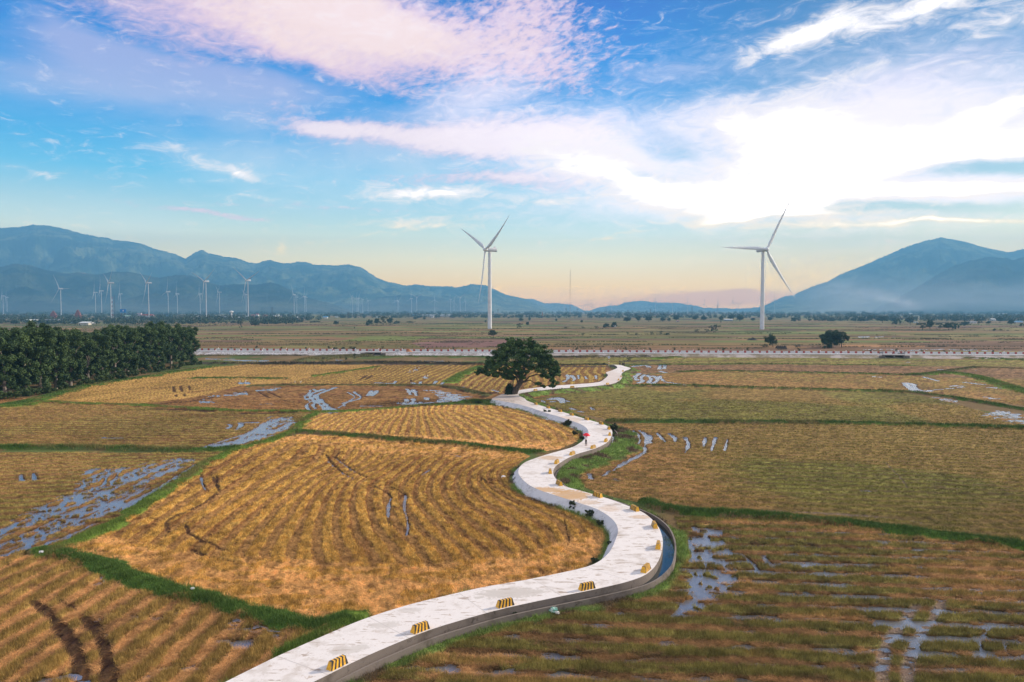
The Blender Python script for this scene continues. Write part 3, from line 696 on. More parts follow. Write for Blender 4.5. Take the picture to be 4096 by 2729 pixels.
TRK = [(mp(i1, (-300, 1010), (0, 885), (300, 770), (500, 680), (760, 560)), .45), (mp(i1, (-300, 930), (0, 812), (250, 700), (420, 610)), .3), (mp(i1, (300, 700), (560, 590), (800, 480), (930, 430)), .55), (mp(i1, (640, 690), (800, 590), (1000, 470)), .8), (mp(i1, (0, 920), (270, 850), (480, 760)), .7), (mp(i1, (420, 560), (600, 490), (780, 440)), .35),
       (mp(z3, (640, 1105), (1000, 1010), (1300, 860), (1560, 740)), .9), (mp(z3, (540, 1112), (900, 1000), (1200, 900), (1420, 760)), .7), (mp(z3, (760, 1090), (1100, 1030), (1400, 920), (1680, 790)), .9),
       (mp(z3, (2050, 400), (1900, 455), (1880, 490), (2000, 580), (2120, 680)), 1.1), (mp(z3, (2190, 380), (1985, 455), (1955, 495), (2070, 590), (2200, 675)), 1.1),
       (mp(z3, (1880, 410), (1885, 435), (1825, 480), (1840, 520), (1885, 550), (1840, 590), (1880, 655)), .5), (mp(z3, (1920, 400), (1955, 425), (1930, 450)), .5),
       (mp(z3, (1930, 570), (1925, 600), (1950, 635)), .7), (mp(z4, (260, 435), (350, 490), (300, 530), (160, 620)), .4), (mp(z4, (340, 435), (420, 490), (390, 520), (240, 560), (230, 600)), .7),
       (mp(z4, (545, 420), (535, 450), (500, 475)), 1.0), (mp(z4, (605, 420), (600, 445), (550, 480)), 1.0), (mp(z4, (965, 400), (990, 430), (1005, 465)), .9), (mp(z4, (1025, 405), (1060, 440), (1075, 475)), 1.0),
       (mp(z4, (950, 520), (960, 545)), .9), (mp(z4, (1030, 515), (1050, 535), (1030, 550)), .8), (mp(z4, (1190, 500), (1200, 525)), .9), (mp(z4, (440, 600), (640, 600)), .9),
       (mp(z4, (1310, 305), (1270, 355)), .8), (mp(z4, (1420, 295), (1370, 345)), .9), (mp(z4, (1620, 375), (1640, 380)), .5), (mp(z4, (1980, 415), (2040, 432)), .7), (mp(z4, (1040, 325), (1050, 340)), .8), (mp(z4, (830, 310), (810, 340)), .8), (mp(z4, (1130, 315), (1115, 345)), .7),
       (mp(z4, (80, 350), (230, 345), (420, 350)), 1.4), (mp(z4, (570, 325), (780, 335)), 1.2), (mp(z4, (980, 205), (1000, 200)), 1.0), (mp(z4, (1060, 172), (1080, 178)), 1.0), (mp(z4, (1170, 262), (1190, 272)), 1.0),
       (mp(z3, (1060, 325), (1080, 340)), 1.2), (mp(z3, (1125, 320), (1150, 338)), 1.2),
       (mp(z3, (930, 815), (950, 830), (910, 865)), .6), (mp(z3, (1060, 800), (1070, 830), (1010, 880)), .7), (mp(z3, (1140, 795), (1090, 805)), .6), (mp(z3, (1200, 795), (1270, 795)), .9),
       (mp(z2, (80, 260), (180, 330), (240, 370)), .16), (mp(z2, (20, 280), (60, 320)), .16), (mp(z2, (130, 370), (240, 430)), .14), (mp(z2, (520, 570), (495, 640), (495, 720)), .30), (mp(z2, (635, 550), (620, 640), (650, 780), (640, 860)), .30), (mp(z2, (830, 345), (750, 390)), .2),
       (mp(z1, (990, 410), (1000, 470), (1020, 500)), .3), (mp(z2, (1030, 240), (1060, 245)), .4),
       (mp(z6, (1280, 90), (1360, 150), (1385, 220), (1365, 300)), .7), (mp(z6, (1400, 90), (1490, 140), (1510, 250), (1480, 350), (1480, 410)), .6), (mp(z6, (1500, 420), (1350, 500), (1200, 570), (1080, 650), (1000, 700)), .7), (mp(z6, (1560, 160), (1570, 280)), .7),
       (mp(z6, (1240, 160), (1250, 270)), .5), (mp(z6, (930, 720), (820, 800)), .5), (mp(z6, (1670, 120), (1740, 190), (1800, 260)), .5), (mp(z6, (1870, 140), (1960, 200), (1960, 260)), .5), (mp(z6, (2110, 200), (2170, 290), (2120, 430)), .5),
       (mp(z6, (1340, 320), (1210, 460)), .35), (mp(z6, (1020, 850), (1090, 880)), .5), (mp(z6, (620, 770), (650, 840)), .5),
       (mp(i3, (160, 320), (150, 365)), .5), (mp(i3, (212, 320), (190, 385)), .5), (mp(i3, (272, 330), (258, 385)), .4), (mp(i3, (60, 320), (70, 360), (55, 395)), .5),
       (mp(i3, (960, 590), (1000, 592)), .4), (mp(i3, (1180, 40), (1210, 75), (1260, 85)), 1.4), (mp(i3, (1210, 45), (1240, 72)), 1.0),
       (mp(r4, (1150, 1430), (1200, 1470), (1300, 1492), (1360, 1490)), 1.6), (mp(r4, (1200, 1430), (1230, 1462)), 1.2), (mp(r4, (1850, 1463), (1930, 1468)), 2.0), (mp(r4, (1320, 1490), (1640, 1460)), .7),
       (mp(r4, (880, 1372), (950, 1378)), .9), (mp(r4, (1300, 1375), (1430, 1410)), .9), (mp(r4, (1530, 1450), (1600, 1450)), 1.4), (mp(r4, (1640, 1420), (1820, 1440)), 1.0),
       (mp(r3, (1245, 1270), (1230, 1312)), 1.2), (mp(r3, (1280, 1270), (1272, 1308)), 1.2), (mp(r3, (1240, 1328), (1290, 1340)), 1.2), (mp(r3, (1010, 1288), (1110, 1278), (1150, 1295)), 1.6),
       (mp(r3, (1065, 1345), (1030, 1375), (1050, 1405)), 1.4), (mp(r3, (1110, 1355), (1080, 1380), (1090, 1410), (1060, 1425)), 1.1), (mp(r3, (1130, 1360), (1160, 1390), (1140, 1425)), 1.1), (mp(r3, (1180, 1365), (1220, 1395), (1180, 1430)), 1.1),
       (mp(r3, (1240, 1365), (1235, 1380), (1270, 1410)), .9), (mp(r3, (990, 1380), (1000, 1410)), 1.0), (mp(r3, (1270, 1415), (1450, 1440)), .8),
       (mp(r3, (460, 1358), (470, 1385), (430, 1418)), 1.0), (mp(r3, (495, 1360), (520, 1390), (510, 1410)), 1.0), (mp(r3, (555, 1360), (560, 1390)), .6), (mp(r3, (610, 1370), (625, 1390)), .6), (mp(r3, (700, 1360), (705, 1390)), .6),
       (mp(r3, (320, 1560), (380, 1550), (410, 1560)), 1.2), (mp(lambda x, y: (1800 + x / 2.614, 1300 + y / 2.614), (965, 790), (985, 805)), .7), (mp(lambda x, y: (1800 + x / 2.614, 1300 + y / 2.614), (1040, 775), (1150, 780), (1180, 810)), 1.4),
       (mp(lambda x, y: (1800 + x / 2.614, 1300 + y / 2.614), (1060, 800), (1100, 800)), 1.0), (mp(lambda x, y: (1800 + x / 2.614, 1300 + y / 2.614), (1210, 790), (1240, 800)), .8), (mp(lambda x, y: (1800 + x / 2.614, 1300 + y / 2.614), (1260, 870), (1310, 885)), .8),
       (mp(lambda x, y: (1800 + x / 2.614, 1300 + y / 2.614), (1350, 900), (1385, 910)), .8), (mp(lambda x, y: (1800 + x / 2.614, 1300 + y / 2.614), (1465, 860), (1500, 885)), .6),
       (mp(i3, (1700, 1270), (1590, 1310), (1560, 1380), (1640, 1450), (1720, 1490)), .2), (mp(i3, (1786, 1330), (1700, 1360), (1700, 1410), (1786, 1470)), .2),
       (mp(z5, (780, 460), (880, 540), (960, 640)), .35), (mp(z5, (970, 480), (1060, 580)), .4), (mp(z5, (380, 230), (420, 280)), .5), (mp(z5, (320, 340), (350, 440)), .4), 
       (mp(i1, (-300, 950), (0, 828), (400, 655), (860, 455)), .38), (mp(i1, (-300, 985), (0, 862), (450, 665), (900, 465)), .34), (mp(i1, (0, 900), (300, 790), (620, 640), (820, 545)), .5), (mp(i1, (500, 720), (760, 600), (1000, 455)), .6),
       (mp(i1, (105, 510), (110, 540)), .5), (mp(i1, (170, 500), (178, 535)), .5), (mp(i1, (560, 480), (520, 560), (420, 580)), .28), (mp(i1, (620, 480), (560, 560)), .25), (mp(i1, (520, 320), (620, 322)), .5),
       ]
# dark wheel ruts without water
RUT = [(mp(i3, (1240, 1180), (1180, 1250), (1090, 1370), (1065, 1460), (1060, 1568)), .45), (mp(i3, (1370, 1160), (1300, 1270), (1240, 1350), (1195, 1500), (1190, 1568)), .45), (mp(z1, (1120, 530), (1000, 620), (900, 670), (790, 720), (730, 755), (720, 800), (740, 850), (800, 905), (870, 945), (960, 1000), (1120, 1050), (1300, 1075)), .30), (mp(z1, (860, 780), (900, 850), (980, 900), (1100, 950), (1200, 990)), .25),
       (mp(z2, (0, 230), (130, 370), (300, 450), (440, 510), (515, 560), (490, 700), (510, 800)), .22), (mp(z2, (60, 240), (200, 345), (360, 430), (540, 500), (640, 555), (620, 650), (660, 780), (640, 850)), .22),
       (mp(z1, (990, 390), (990, 440), (1030, 510)), .25), (mp(z1, (1080, 410), (1110, 460), (1130, 520)), .3), (mp(z1, (1110, 400), (1120, 460)), .2),
       (mp(z2, (1240, 420), (1300, 500), (1520, 630)), .2), (mp(z2, (1870, 730), (1910, 880), (1900, 940)), .1),
       (mp(i1, (180, 1160), (230, 1200), (300, 1280), (365, 1370), (400, 1450), (425, 1590)), .6), (mp(i1, (430, 1240), (480, 1290), (515, 1350), (545, 1430), (560, 1590)), .6), (mp(i1, (300, 1150), (380, 1190)), .35), (mp(i1, (0, 1560), (180, 1430), (300, 1330)), .2),
       (mp(i3, (1080, 450), (1140, 510), (1180, 560), (1220, 640)), .12), (mp(i3, (400, 690), (1000, 720), (1300, 760)), .3),
       (mp(z3, (270, 370), (290, 440), (310, 490)), .45), (mp(z3, (350, 365), (380, 430), (410, 485)), .45), (mp(z3, (455, 365), (470, 410)), .4), (mp(z3, (40, 400), (250, 375), (400, 362)), .4),
       (mp(z3, (0, 635), (500, 650), (1000, 680), (1300, 690), (1700, 670)), 1.3), (mp(z3, (60, 580), (300, 560), (600, 525), (900, 465), (1160, 420)), 1.0), (mp(z3, (780, 270), (1000, 268), (1600, 282)), 1.4), (mp(z3, (1270, 430), (1400, 500), (1600, 540), (1800, 560)), .4), (mp(z3, (1380, 430), (1600, 530)), .4),
       (mp(z4, (1840, 500), (1980, 440)), 1.2), (mp(z4, (1380, 375), (1560, 400), (1700, 440), (1880, 470)), 1.4), (mp(z4, (410, 290), (490, 240)), .6), (mp(z4, (480, 290), (550, 240)), .6)]
# ditches of dark mud along the scrub strip
MUD = [(mp(z3, (560, 95), (900, 98), (1300, 105), (1900, 104), (2354, 104)), 5.0), (mp(z4, (0, 95), (300, 92), (600, 98), (1000, 105)), 6.0), (mp(z4, (1000, 100), (1400, 108), (1800, 112)), 4.0), (mp(r3, (330, 1285), (600, 1290), (760, 1290)), 3.0), (mp(r3, (1000, 1245), (1200, 1240)), 4.0)]
for lst in (TRK, RUT, MUD):
    for i, (p, w_) in enumerate(lst): lst[i] = (catmull(GP(p), 4), w_)
PO = {0: ((0, 850), (900, 430), .60), 1: ((0, 850), (900, 430), .74)}
for i, p in enumerate(POOLS):
    W_ = GP(p)
    if i in PO:
        a_, b2_ = G(*i1(*PO[i][0])), G(*i1(*PO[i][1])); d_ = np.array(b2_) - a_; d_ /= hypot(*d_)
        if i == 1: d_ = np.array(G(*z3(1690, 760))) - G(*z3(640, 1100)); d_ /= hypot(*d_)
        POOLS[i] = (W_, d_, PO[i][2])
    else: POOLS[i] = (W_, np.array((1.0, 0.0)), .74 if i in (2, 3, 4) else ((.86) if i == 5 else (.40 if i >= 20 else .62)))
EDGES = [Lw, Rw, UTw, UBw]
PATHPOLY = np.vstack([Lw, UTw, UBw[::-1], Rw[::-1]])


def ground_props(X, Y, fine=True):
    """albedo, wetness and height of the plain at world points"""
    n = len(X)
    col = np.zeros((n, 3), np.float32); H = np.zeros(n, np.float32); wet = np.zeros(n, np.float32)
    tall = np.zeros(n, np.float32)      # standing stubble
    kind = np.zeros(n, np.int8)         # 1 stubble field, 2 grass, 3 scrub
    ff = np.full(n, -1, np.int8)
    # far plain: narrow plots one behind the other
    yy = Y + 14 * (fbm(X / 260, Y / 120, 3, 5) - .5) + 0.02 * X
    row = np.floor(yy / 26 + 1.5 * vnoise(yy / 60, yy * 0, 3))
    xx = X / 150 + 5 * _hash(row, row * 0, 11)
    cellx = np.floor(xx)
    r1, r2 = _hash(cellx, row, 21), _hash(cellx, row, 22)
    A = np.array([(.190, .160, .060), (.205, .145, .062), (.165, .150, .060), (.215, .130, .062), (.135, .150, .050), (.180, .110, .066)], np.float32)
    col[:] = A[(r1 * 5.99).astype(int)]
    col *= (0.85 + 0.3 * r2)[:, None]
    ed = np.abs(yy / 26 + 1.5 * vnoise(yy / 60, yy * 0, 3) - row - .5) * 2
    line = sstep(ed, .86, .96) * (vnoise(X / 60, row * 3.3, 4) > .35)
    col *= (1 - .65 * line)[:, None]
    col *= (0.75 + 0.5 * fbm(X / 30, Y / 45, 4, 8))[:, None]
    st = fbm(X / 60, Y / 9, 3, 18)
    col = col * (1 - .35 * sstep(st, .58, .72))[:, None]
    # reddish ploughed land behind the tree
    pr = in_poly(X, Y, GP([(1640, 1372), (1800, 1362), (2080, 1362), (2150, 1378), (2050, 1390), (1700, 1392)]))
    col[pr] = np.array((.19, .105, .085)) * (0.7 + 0.6 * fbm(X[pr] / 10, Y[pr] / 12, 3, 9))[:, None]
    pr = in_poly(X, Y, GP([(3360, 1378), (3700, 1382), (3700, 1390), (3360, 1388)]))
    col[pr] = np.array((.33, .18, .085))
    pr = in_poly(X, Y, GP([(1470, 1345), (1750, 1345), (1650, 1362), (1350, 1366)]))
    col[pr] = np.array((.15, .17, .05)) * (0.8 + 0.4 * fbm(X[pr] / 20, Y[pr] / 20, 3, 9))[:, None]
    # the side of the highway nearest the camera
    nearside = Y < 355
    base = fbm(X / 8, Y / 14, 5, 31)
    col[nearside] = (np.array((.17, .115, .055))[None] * (0.55 + 0.9 * base[nearside])[:, None])
    gpatch = sstep(fbm(X / 12 + 9, Y / 30, 4, 33), .5, .62) * nearside
    col = col * (1 - gpatch[:, None]) + gpatch[:, None] * np.array((.085, .11, .035)) * (0.6 + 0.8 * base)[:, None]
    for i, f in enumerate(FIELDS):
        m = in_poly(X, Y, f['W'])
        if not m.any(): continue
        x, y = X[m], Y[m]
        u = f['u'](x, y).astype(np.float32)
        per = f['per']; ms = f['mess']
        wob = (fbm(x / 7.0, y / 7.0, 2, 40 + i) - .5) * per * (.35 + .5 * ms) + (fbm(x / 1.2, y / 1.2, 2, 44 + i) - .5) * per * .25
        al_ = y if ('g' in f or f['k'] == 'leftB') else x
        amod = fbm(al_ / 12, u / 4, 3, 140 + i)
        if f['k'] == 'main':
            # headland of loose straw along the south edge and the north edge
            px, py = proj(x, y)
            hb = sstep(py - np.interp(px, [300, 500, 800, 1100, 1400, 1700, 2000, 2300, 2450], [2120, 2150, 2215, 2232, 2245, 2258, 2225, 2150, 2060]), -6, 16)
            ht = sstep(np.interp(px, [1000, 1250, 1500, 1800, 2100], [1772, 1775, 1812, 1835, 1842]) - py, -6, 10)
            head = np.maximum(hb, ht)
        elif f['k'] == 'mid':
            px, py = proj(x, y)
            head = sstep(py - np.interp(px, [1200, 1400, 1750, 2000, 2300], [1722, 1730, 1745, 1765, 1760]), -3, 6)
        else: head = np.zeros(len(x), np.float32)
        ph = u + wob * .5
        r = .5 + .5 * np.cos(2 * pi * ph / per)
        nz = .7 * fbm(al_ / 2.0, u / .42, 4, 60 + i) + .3 * fbm(x / .6, y / .6, 3, 61 + i) - .5
        s = sstep(r + nz * (.42 + .8 * ms) + (amod - .5) * .9 * ms, .34, .60)
        s = s * (1 - head) + head * sstep(fbm(x / 1.3, y / 1.0, 4, 70 + i), .50, .62) * .8
        stub, straw, soil = [np.array(q, np.float32) for q in f['pal']]
        big = fbm(x / 16, y / 20, 4, 80 + i)
        strow = straw * (.55 + .45 * head[:, None]) if f['k'] in ('main', 'mid', 'curvT', 'curvU') else straw
        c = strow + (stub - strow) * s[:, None]
        if 'gap' in f: c = c * (1 - f['gap'] * (1 - s[:, None]) * (.5 + .5 * sstep(amod, .35, .6))[:, None])
        c = c * (0.72 + 0.56 * big)[:, None]
        # bare earth between the two, plus shade painted along one flank of each row
        fl = np.exp(-((((ph / per) % 1) - .30) / .055) ** 2) * (1 - head)
        g = sstep(fbm(al_ / 1.7 + 5, u / .5, 4, 90 + i) + .62 * fl - .05 * s + .28 * (f['soil'] - .3), .56, .68) * (0.35 + .65 * sstep(amod, .3, .6))
        c = c * (1 - g[:, None] * .85) + soil * g[:, None] * .85
        if f['k'] in ('rightM', 'rightU2', 'rightU3', 'leftU', 'leftM'):
            rs = sstep(fbm(x / 22 + 3, y / 30, 4, 99 + i), .48, .62)
            c = c * (1 - .45 * rs[:, None]) + .45 * rs[:, None] * np.array((.29, .155, .062))
        if f['k'] == 'rightM':
            px, py = proj(x, y)
            q = sstep(3000 - px + 1.2 * (py - 1850) + 300 * (big - .5), 0, 420) * .75
            c = c * (1 - q[:, None]) + q[:, None] * np.array((.33, .165, .070)) * (.45 + 1.0 * fbm(x / 1.2, y / 2.0, 4, 101))[:, None]
            q = sstep(py, 1935, 2070) * .55
            c = c * (1 - q[:, None]) + q[:, None] * np.array((.170, .105, .038)) * (.6 + .8 * fbm(x / 1.2, y / 2.0, 4, 103))[:, None]
        if f['k'] == 'rightB':
            ts = sstep(.5 * fbm(x / 4.5, y / 1.1, 4, 104) + .5 * fbm(x / 12, y / 12, 3, 105), .53, .60)
            c = c * (1 - ts[:, None] * .75) + ts[:, None] * .75 * np.array((.37, .195, .078))
        bright = .58 + .84 * sstep(.6 * fbm(al_ / 1.1, u / .20, 3, 120 + i) + .4 * fbm(x / .3, y / .4, 2, 121 + i), .30, .70)
        c = c * bright[:, None]
        col[m] = c
        H[m] = f['amp'] * (s - .35) + (.07 + .05 * ms) * (fbm(x / .9, y / .9, 4, 130 + i) - .5) * 2 * (1 - .4 * g) + .10 * head * (fbm(x / 2.0, y / 1.6, 3, 133) - .5)
        tall[m] = s * (1 - .7 * g)
        kind[m] = 1; ff[m] = i
    wnz = fbm(X / 1.6, Y / 2.4, 3, 200) - .5
    # mud
    for P, w_ in MUD:
        i, D, S = near(X, Y, P, w_ * 2 + 2)
        k = (sstep(w_ * (1 + 1.2 * wnz[i]) - D, -.5, 1.0) * .85)[:, None]
        col[i] = col[i] * (1 - k) + k * np.array((.055, .042, .036)); kind[i[k[:, 0] > .5]] = 3
    # ruts
    for P, w_ in RUT:
        i, D, S = near(X, Y, P, w_ * 2 + 1)
        ww = w_ * (.45 + .5 * (vnoise(S / 2.0, S * 0, 7)))
        k = sstep(ww - D + .5 * w_ * wnz[i], -.3 * w_, .2 * w_) * (vnoise(S / 3.5, S * 0 + 3, 9) > .2)
        k1 = k[:, None] * .9; kind[i[k > .5]] = 3
        col[i] = col[i] * (1 - k1) + k1 * np.where((X[i] > 15)[:, None], np.array((.20, .145, .115)), np.array((.055, .028, .018))); H[i] -= .10 * k; tall[i] *= (1 - k)
    # water
    for q in POOLS:
        P, dr, cov = q
        m = np.nonzero(in_poly(X, Y, P))[0]
        if not len(m): continue
        x, y = X[m], Y[m]
        Pc = np.vstack([P, P[:1]])
        D, _, _ = seg_dist(x, y, Pc, 6.0)
        far = float(np.clip(P[:, 1].mean() / 90, 1, 4))
        al, ac = x * dr[0] + y * dr[1], -x * dr[1] + y * dr[0]
        stv = .5 * fbm(al / ((13 if cov in (.60, .74) and abs(dr[1]) > .2 else 4.5) * far), ac / (.75 * far), 4, 210) + .5 * fbm(al / (1.6 * far), ac / (.6 * far), 4, 211)
        k = sstep(stv + (cov - .5) * .5 - .14 * (1 - np.clip(D / (1.4 * far), 0, 1)), .455, .535)
        isl = sstep(fbm(x / .5, y / .6, 3, 212) + .5 * (fbm(x / 2.2, y / 1.4, 3, 214) - .5), .56, .66)
        wet[m] = np.maximum(wet[m], k * (1 - .8 * isl))
        e = (sstep(D / far, .1, .8) * (1 - k) * .5)[:, None]
        col[m] = col[m] * (1 - e) + e * np.array((.36, .18, .075)) * (.5 + 1.0 * fbm(x / .8, y / .8, 3, 213))[:, None]
    for P, w_ in TRK:
        i, D, S = near(X, Y, P, w_ * 2.5 + 1)
        ww = w_ * (.35 + .5 * vnoise(S / (2 + 2 * w_), S * 0, 5))
        k = sstep(ww - D + w_ * .9 * wnz[i], -.2 * w_, .15 * w_) * (.1 + .9 * (vnoise(S / (1.6 + w_), S * 0 + 8, 6) > .20))
        wet[i] = np.maximum(wet[i], k)
        mud = (sstep(ww * 1.6 - D, -.4 * w_, .3 * w_) * .6)[:, None]
        col[i] = col[i] * (1 - mud) + mud * np.array((.12, .062, .034))
    rb = in_poly(X, Y, FIELDS[-1]['W'])
    if rb.any():
        k = sstep(.33 * fbm(X[rb] / 9, Y[rb] / 6, 3, 220) + .57 * fbm(X[rb] / 1.2, Y[rb] / .45, 4, 221) + .10 * (.5 - .5 * np.cos(2 * pi * FIELDS[-1]['u'](X[rb], Y[rb]) / 2.3)) - .53 + .10 * (.4 - tall[rb]), 0, .07) * .9
        wet[rb] = np.maximum(wet[rb], k)
    lb = in_poly(X, Y, FIELDS[7]['W'])
    if lb.any():
        k = sstep(.55 * fbm(X[lb] / 5, Y[lb] / 5, 3, 222) + .45 * fbm(X[lb] / 1.1, Y[lb] / .9, 4, 223) - .60, 0, .05) * .8
        wet[lb] = np.maximum(wet[lb], k)
    wk = sstep(wet, .15, .55)
    H = H * (1 - wk) - .10 * wk
    tall *= (1 - wk)
    # grass banks
    for b in BUNDS:
        i, D, S = near(X, Y, b['P'], b['w'] * 1.6 + 1)
        if not len(i): continue
        x, y = X[i], Y[i]
        ww = b['w'] * .5 * (1 + 1.5 * (fbm(x / 2.0, y / 3.0, 4, 230) - .5) * 2.2)
        k = sstep(ww - D, -.15, .35)
        gcol = np.array(GREENS[b['c']], np.float32) * (.55 + .9 * fbm(x / 1.1, y / 1.4, 3, 240))[:, None]
        col[i] = col[i] * (1 - k[:, None]) + gcol * k[:, None]
        hh = b['h'] * np.clip(1 - (D / (b['w'] * .5 + .2)) ** 2, 0, 1) * (.8 + .4 * fbm(x / 1.5, y / 1.5, 3, 250))
        H[i] = np.where(k > 0, np.maximum(H[i], hh), H[i])
        wet[i] *= (1 - k); tall[i] *= (1 - k); g = i[k > .5]; kind[g] = 2; ff[g] = 100 + b['c']
    # verge on both sides of the paved path
    for E, wv_, side in ((Rw, 2.6, -1), (UBw, 3.2, -1), (Lw, 1.35, 1), (UTw, 1.0, 1)):
        i, D, S = near(X, Y, E, 8)
        x, y = X[i], Y[i]
        nn = fbm(x / 2.2, y / 3, 4, 260)
        wv2 = np.interp(y, [30, 50, 60, 66, 85, 100, 120, 140, 180], [1.3, 1.5, 2.0, 2.5, 2.6, 4.8, 4.5, 3.6, 4.5]) if E is Rw else wv_
        k = sstep(wv2 * (.62 + .8 * nn) - D, -.1, .5)
        gcol = np.array((.160, .235, .055)) * (.45 + 1.1 * fbm(x / 1.3, y / 2.0, 4, 270))[:, None]
        bro = sstep(fbm(x / 2.0, y / 2.2, 4, 280), .5, .64)
        gcol = gcol * (1 - bro[:, None]) + bro[:, None] * np.array((.120, .085, .050)) * (.5 + nn[:, None])
        col[i] = col[i] * (1 - k[:, None]) + gcol * k[:, None]
        H[i] = np.where(k > .5, np.maximum(H[i], .05 + .15 * nn), H[i])
        wet[i] *= (1 - k); tall[i] *= (1 - k); g = i[k > .5]; kind[g] = 2; ff[g] = 110
    # bank of the upper arm reaches nearly up to the slab
    i, D, S = near(X, Y, UBw, 4.0)
    H[i] = np.where(D < 3.2, np.maximum(H[i], .78 * sstep(3.2 - D, 0, 2.4)), H[i])
    i, D, S = near(X, Y, Rw, 4.5)
    yk = np.interp(Y[i], [84, 90, 122, 128], [0, 1, 1, 0])
    H[i] = np.where(yk > 0, np.maximum(H[i], .50 * yk * sstep(D, .30, .45) * sstep(4.4 - D, 0, 2.5) - .12), H[i])
    # keep the ground below the slab and walls
    Dm = np.minimum(seg_dist(X, Y, Lw, 2)[0], seg_dist(X, Y, Rw, 2)[0])
    ins = in_poly(X, Y, PATHPOLY)
    H = np.where(ins | ((Dm < 1.2) & ~((Y > 84) & (Y < 128) & (Dm > .30) & (X > np.interp(Y, [84, 128], [5, 9])))), np.minimum(H, .05), H)
    H = np.where(ins, -.1, H)
    tall[ins | (Dm < .5)] = 0; kind[ins | (Dm < .35)] = 9; wet[ins] = 0
    H = np.where(Y > 330, H * .3, H)
    return np.clip(col, .01, .8), wet, H, tall, kind, ff


# one sheet, finer where the camera is nearer
pys = np.r_[np.arange(HORIZON + 3.0, 1300, 1.3), np.arange(1300, 1500, 1.7), np.arange(1500, 2900, 2.1)]
Ys = (CAM_H / np.tan(np.arctan((pys - PCY) / FPX) + PITCH))
Ys = np.r_[30000, 16000, Ys[Ys < 15000], np.linspace(Ys[-1] - 1.5, 8, 14), np.linspace(0, -400, 12)]
Sx = np.r_[-2.6, -2.0, -1.5, -1.2, -1.0, np.arange(-.86, -.74, .01), np.arange(-.74, .74, 2.9 / FPX), np.arange(.74, .87, .01), 1.0, 1.2, 1.5, 2.0, 2.6]
wY = np.where(Ys > 38, Ys, 38 + (38 - Ys) * .8)
GXX = (Sx[None, :] * wY[:, None]).ravel(); GYY = np.repeat(Ys, len(Sx))
gc, gw, gh, gt, gk, _ = ground_props(GXX, GYY)
nr, ncol = len(Ys), len(Sx)
idx = np.arange(nr * ncol, dtype=np.int32).reshape(nr, ncol)
Fq = np.stack([idx[1:, :-1], idx[1:, 1:], idx[:-1, 1:], idx[:-1, :-1]], -1).reshape(-1, 4)
gm = bpy.data.materials.new('field_soil'); gm.use_nodes = True
n = NB(gm.node_tree); b = gm.node_tree.nodes['Principled BSDF']
pos = n.n('ShaderNodeNewGeometry').outputs['Position']
ca = n.n('ShaderNodeAttribute', attribute_name='Col').outputs['Color']
wa = n.n('ShaderNodeAttribute', attribute_name='Wet').outputs['Fac']
f1 = n.noise(pos, 7.0, 5, 0.7); f2 = n.noise(pos, 1.1, 4, 0.6)
k = n.m('MULTIPLY', n.ss(f1, .3, .7, .50, 1.50, 'LINEAR'), n.ss(f2, .3, .7, .86, 1.14, 'LINEAR'))
vm = n.n('ShaderNodeVectorMath', operation='SCALE'); n.put(vm.inputs[0], ca); n.put(vm.inputs['Scale'], k)
wn2 = n.noise(pos, 2.2, 5, 0.65)
wf2 = n.ss(n.m('ADD', wa, n.m('MULTIPLY', n.m('SUBTRACT', wn2, .5), .9)), .42, .56)
sepn_ = n.n('ShaderNodeSeparateXYZ'); n.put(sepn_.inputs[0], n.n('ShaderNodeNewGeometry').outputs['Normal'])
wf2 = n.m('MULTIPLY', wf2, n.ss(sepn_.outputs[2], .955, .99))
damp = n.ss(wa, .05, .5, 1.0, .55)
vm2 = n.n('ShaderNodeVectorMath', operation='SCALE'); n.put(vm2.inputs[0], vm.outputs[0]); n.put(vm2.inputs['Scale'], damp)
n.put(b.inputs['Base Color'], n.mix(wf2, vm2.outputs[0], (.27, .265, .275)))
n.put(b.inputs['Metallic'], n.m('MULTIPLY', wf2, .62))
n.put(b.inputs['Roughness'], n.ss(wf2, 0, 1, .9, .26, 'LINEAR'))
n.put(b.inputs['Specular IOR Level'], n.ss(wf2, 0, 1, .02, .5, 'LINEAR')); b.inputs['IOR'].default_value = 1.8
bp = n.n('ShaderNodeBump'); n.put(bp.inputs['Strength'], n.ss(wf2, 0, 1, .8, .0, 'LINEAR')); bp.inputs['Distance'].default_value = .12
n.put(bp.inputs['Height'], f1); n.put(b.inputs['Normal'], bp.outputs[0])
ground = link('ground', mesh_np('ground', np.stack([GXX, GYY, gh], 1), Fq, gm, True, {'Col': ('FLOAT_COLOR', np.c_[gc, np.ones(len(gc))]), 'Wet': ('FLOAT', gw)}))
tag(ground, kind='structure', label='flat plain of harvested rice fields with stubble rows and puddles')
del GXX, GYY, gc, gw, gh, gt, gk, idx, Fq
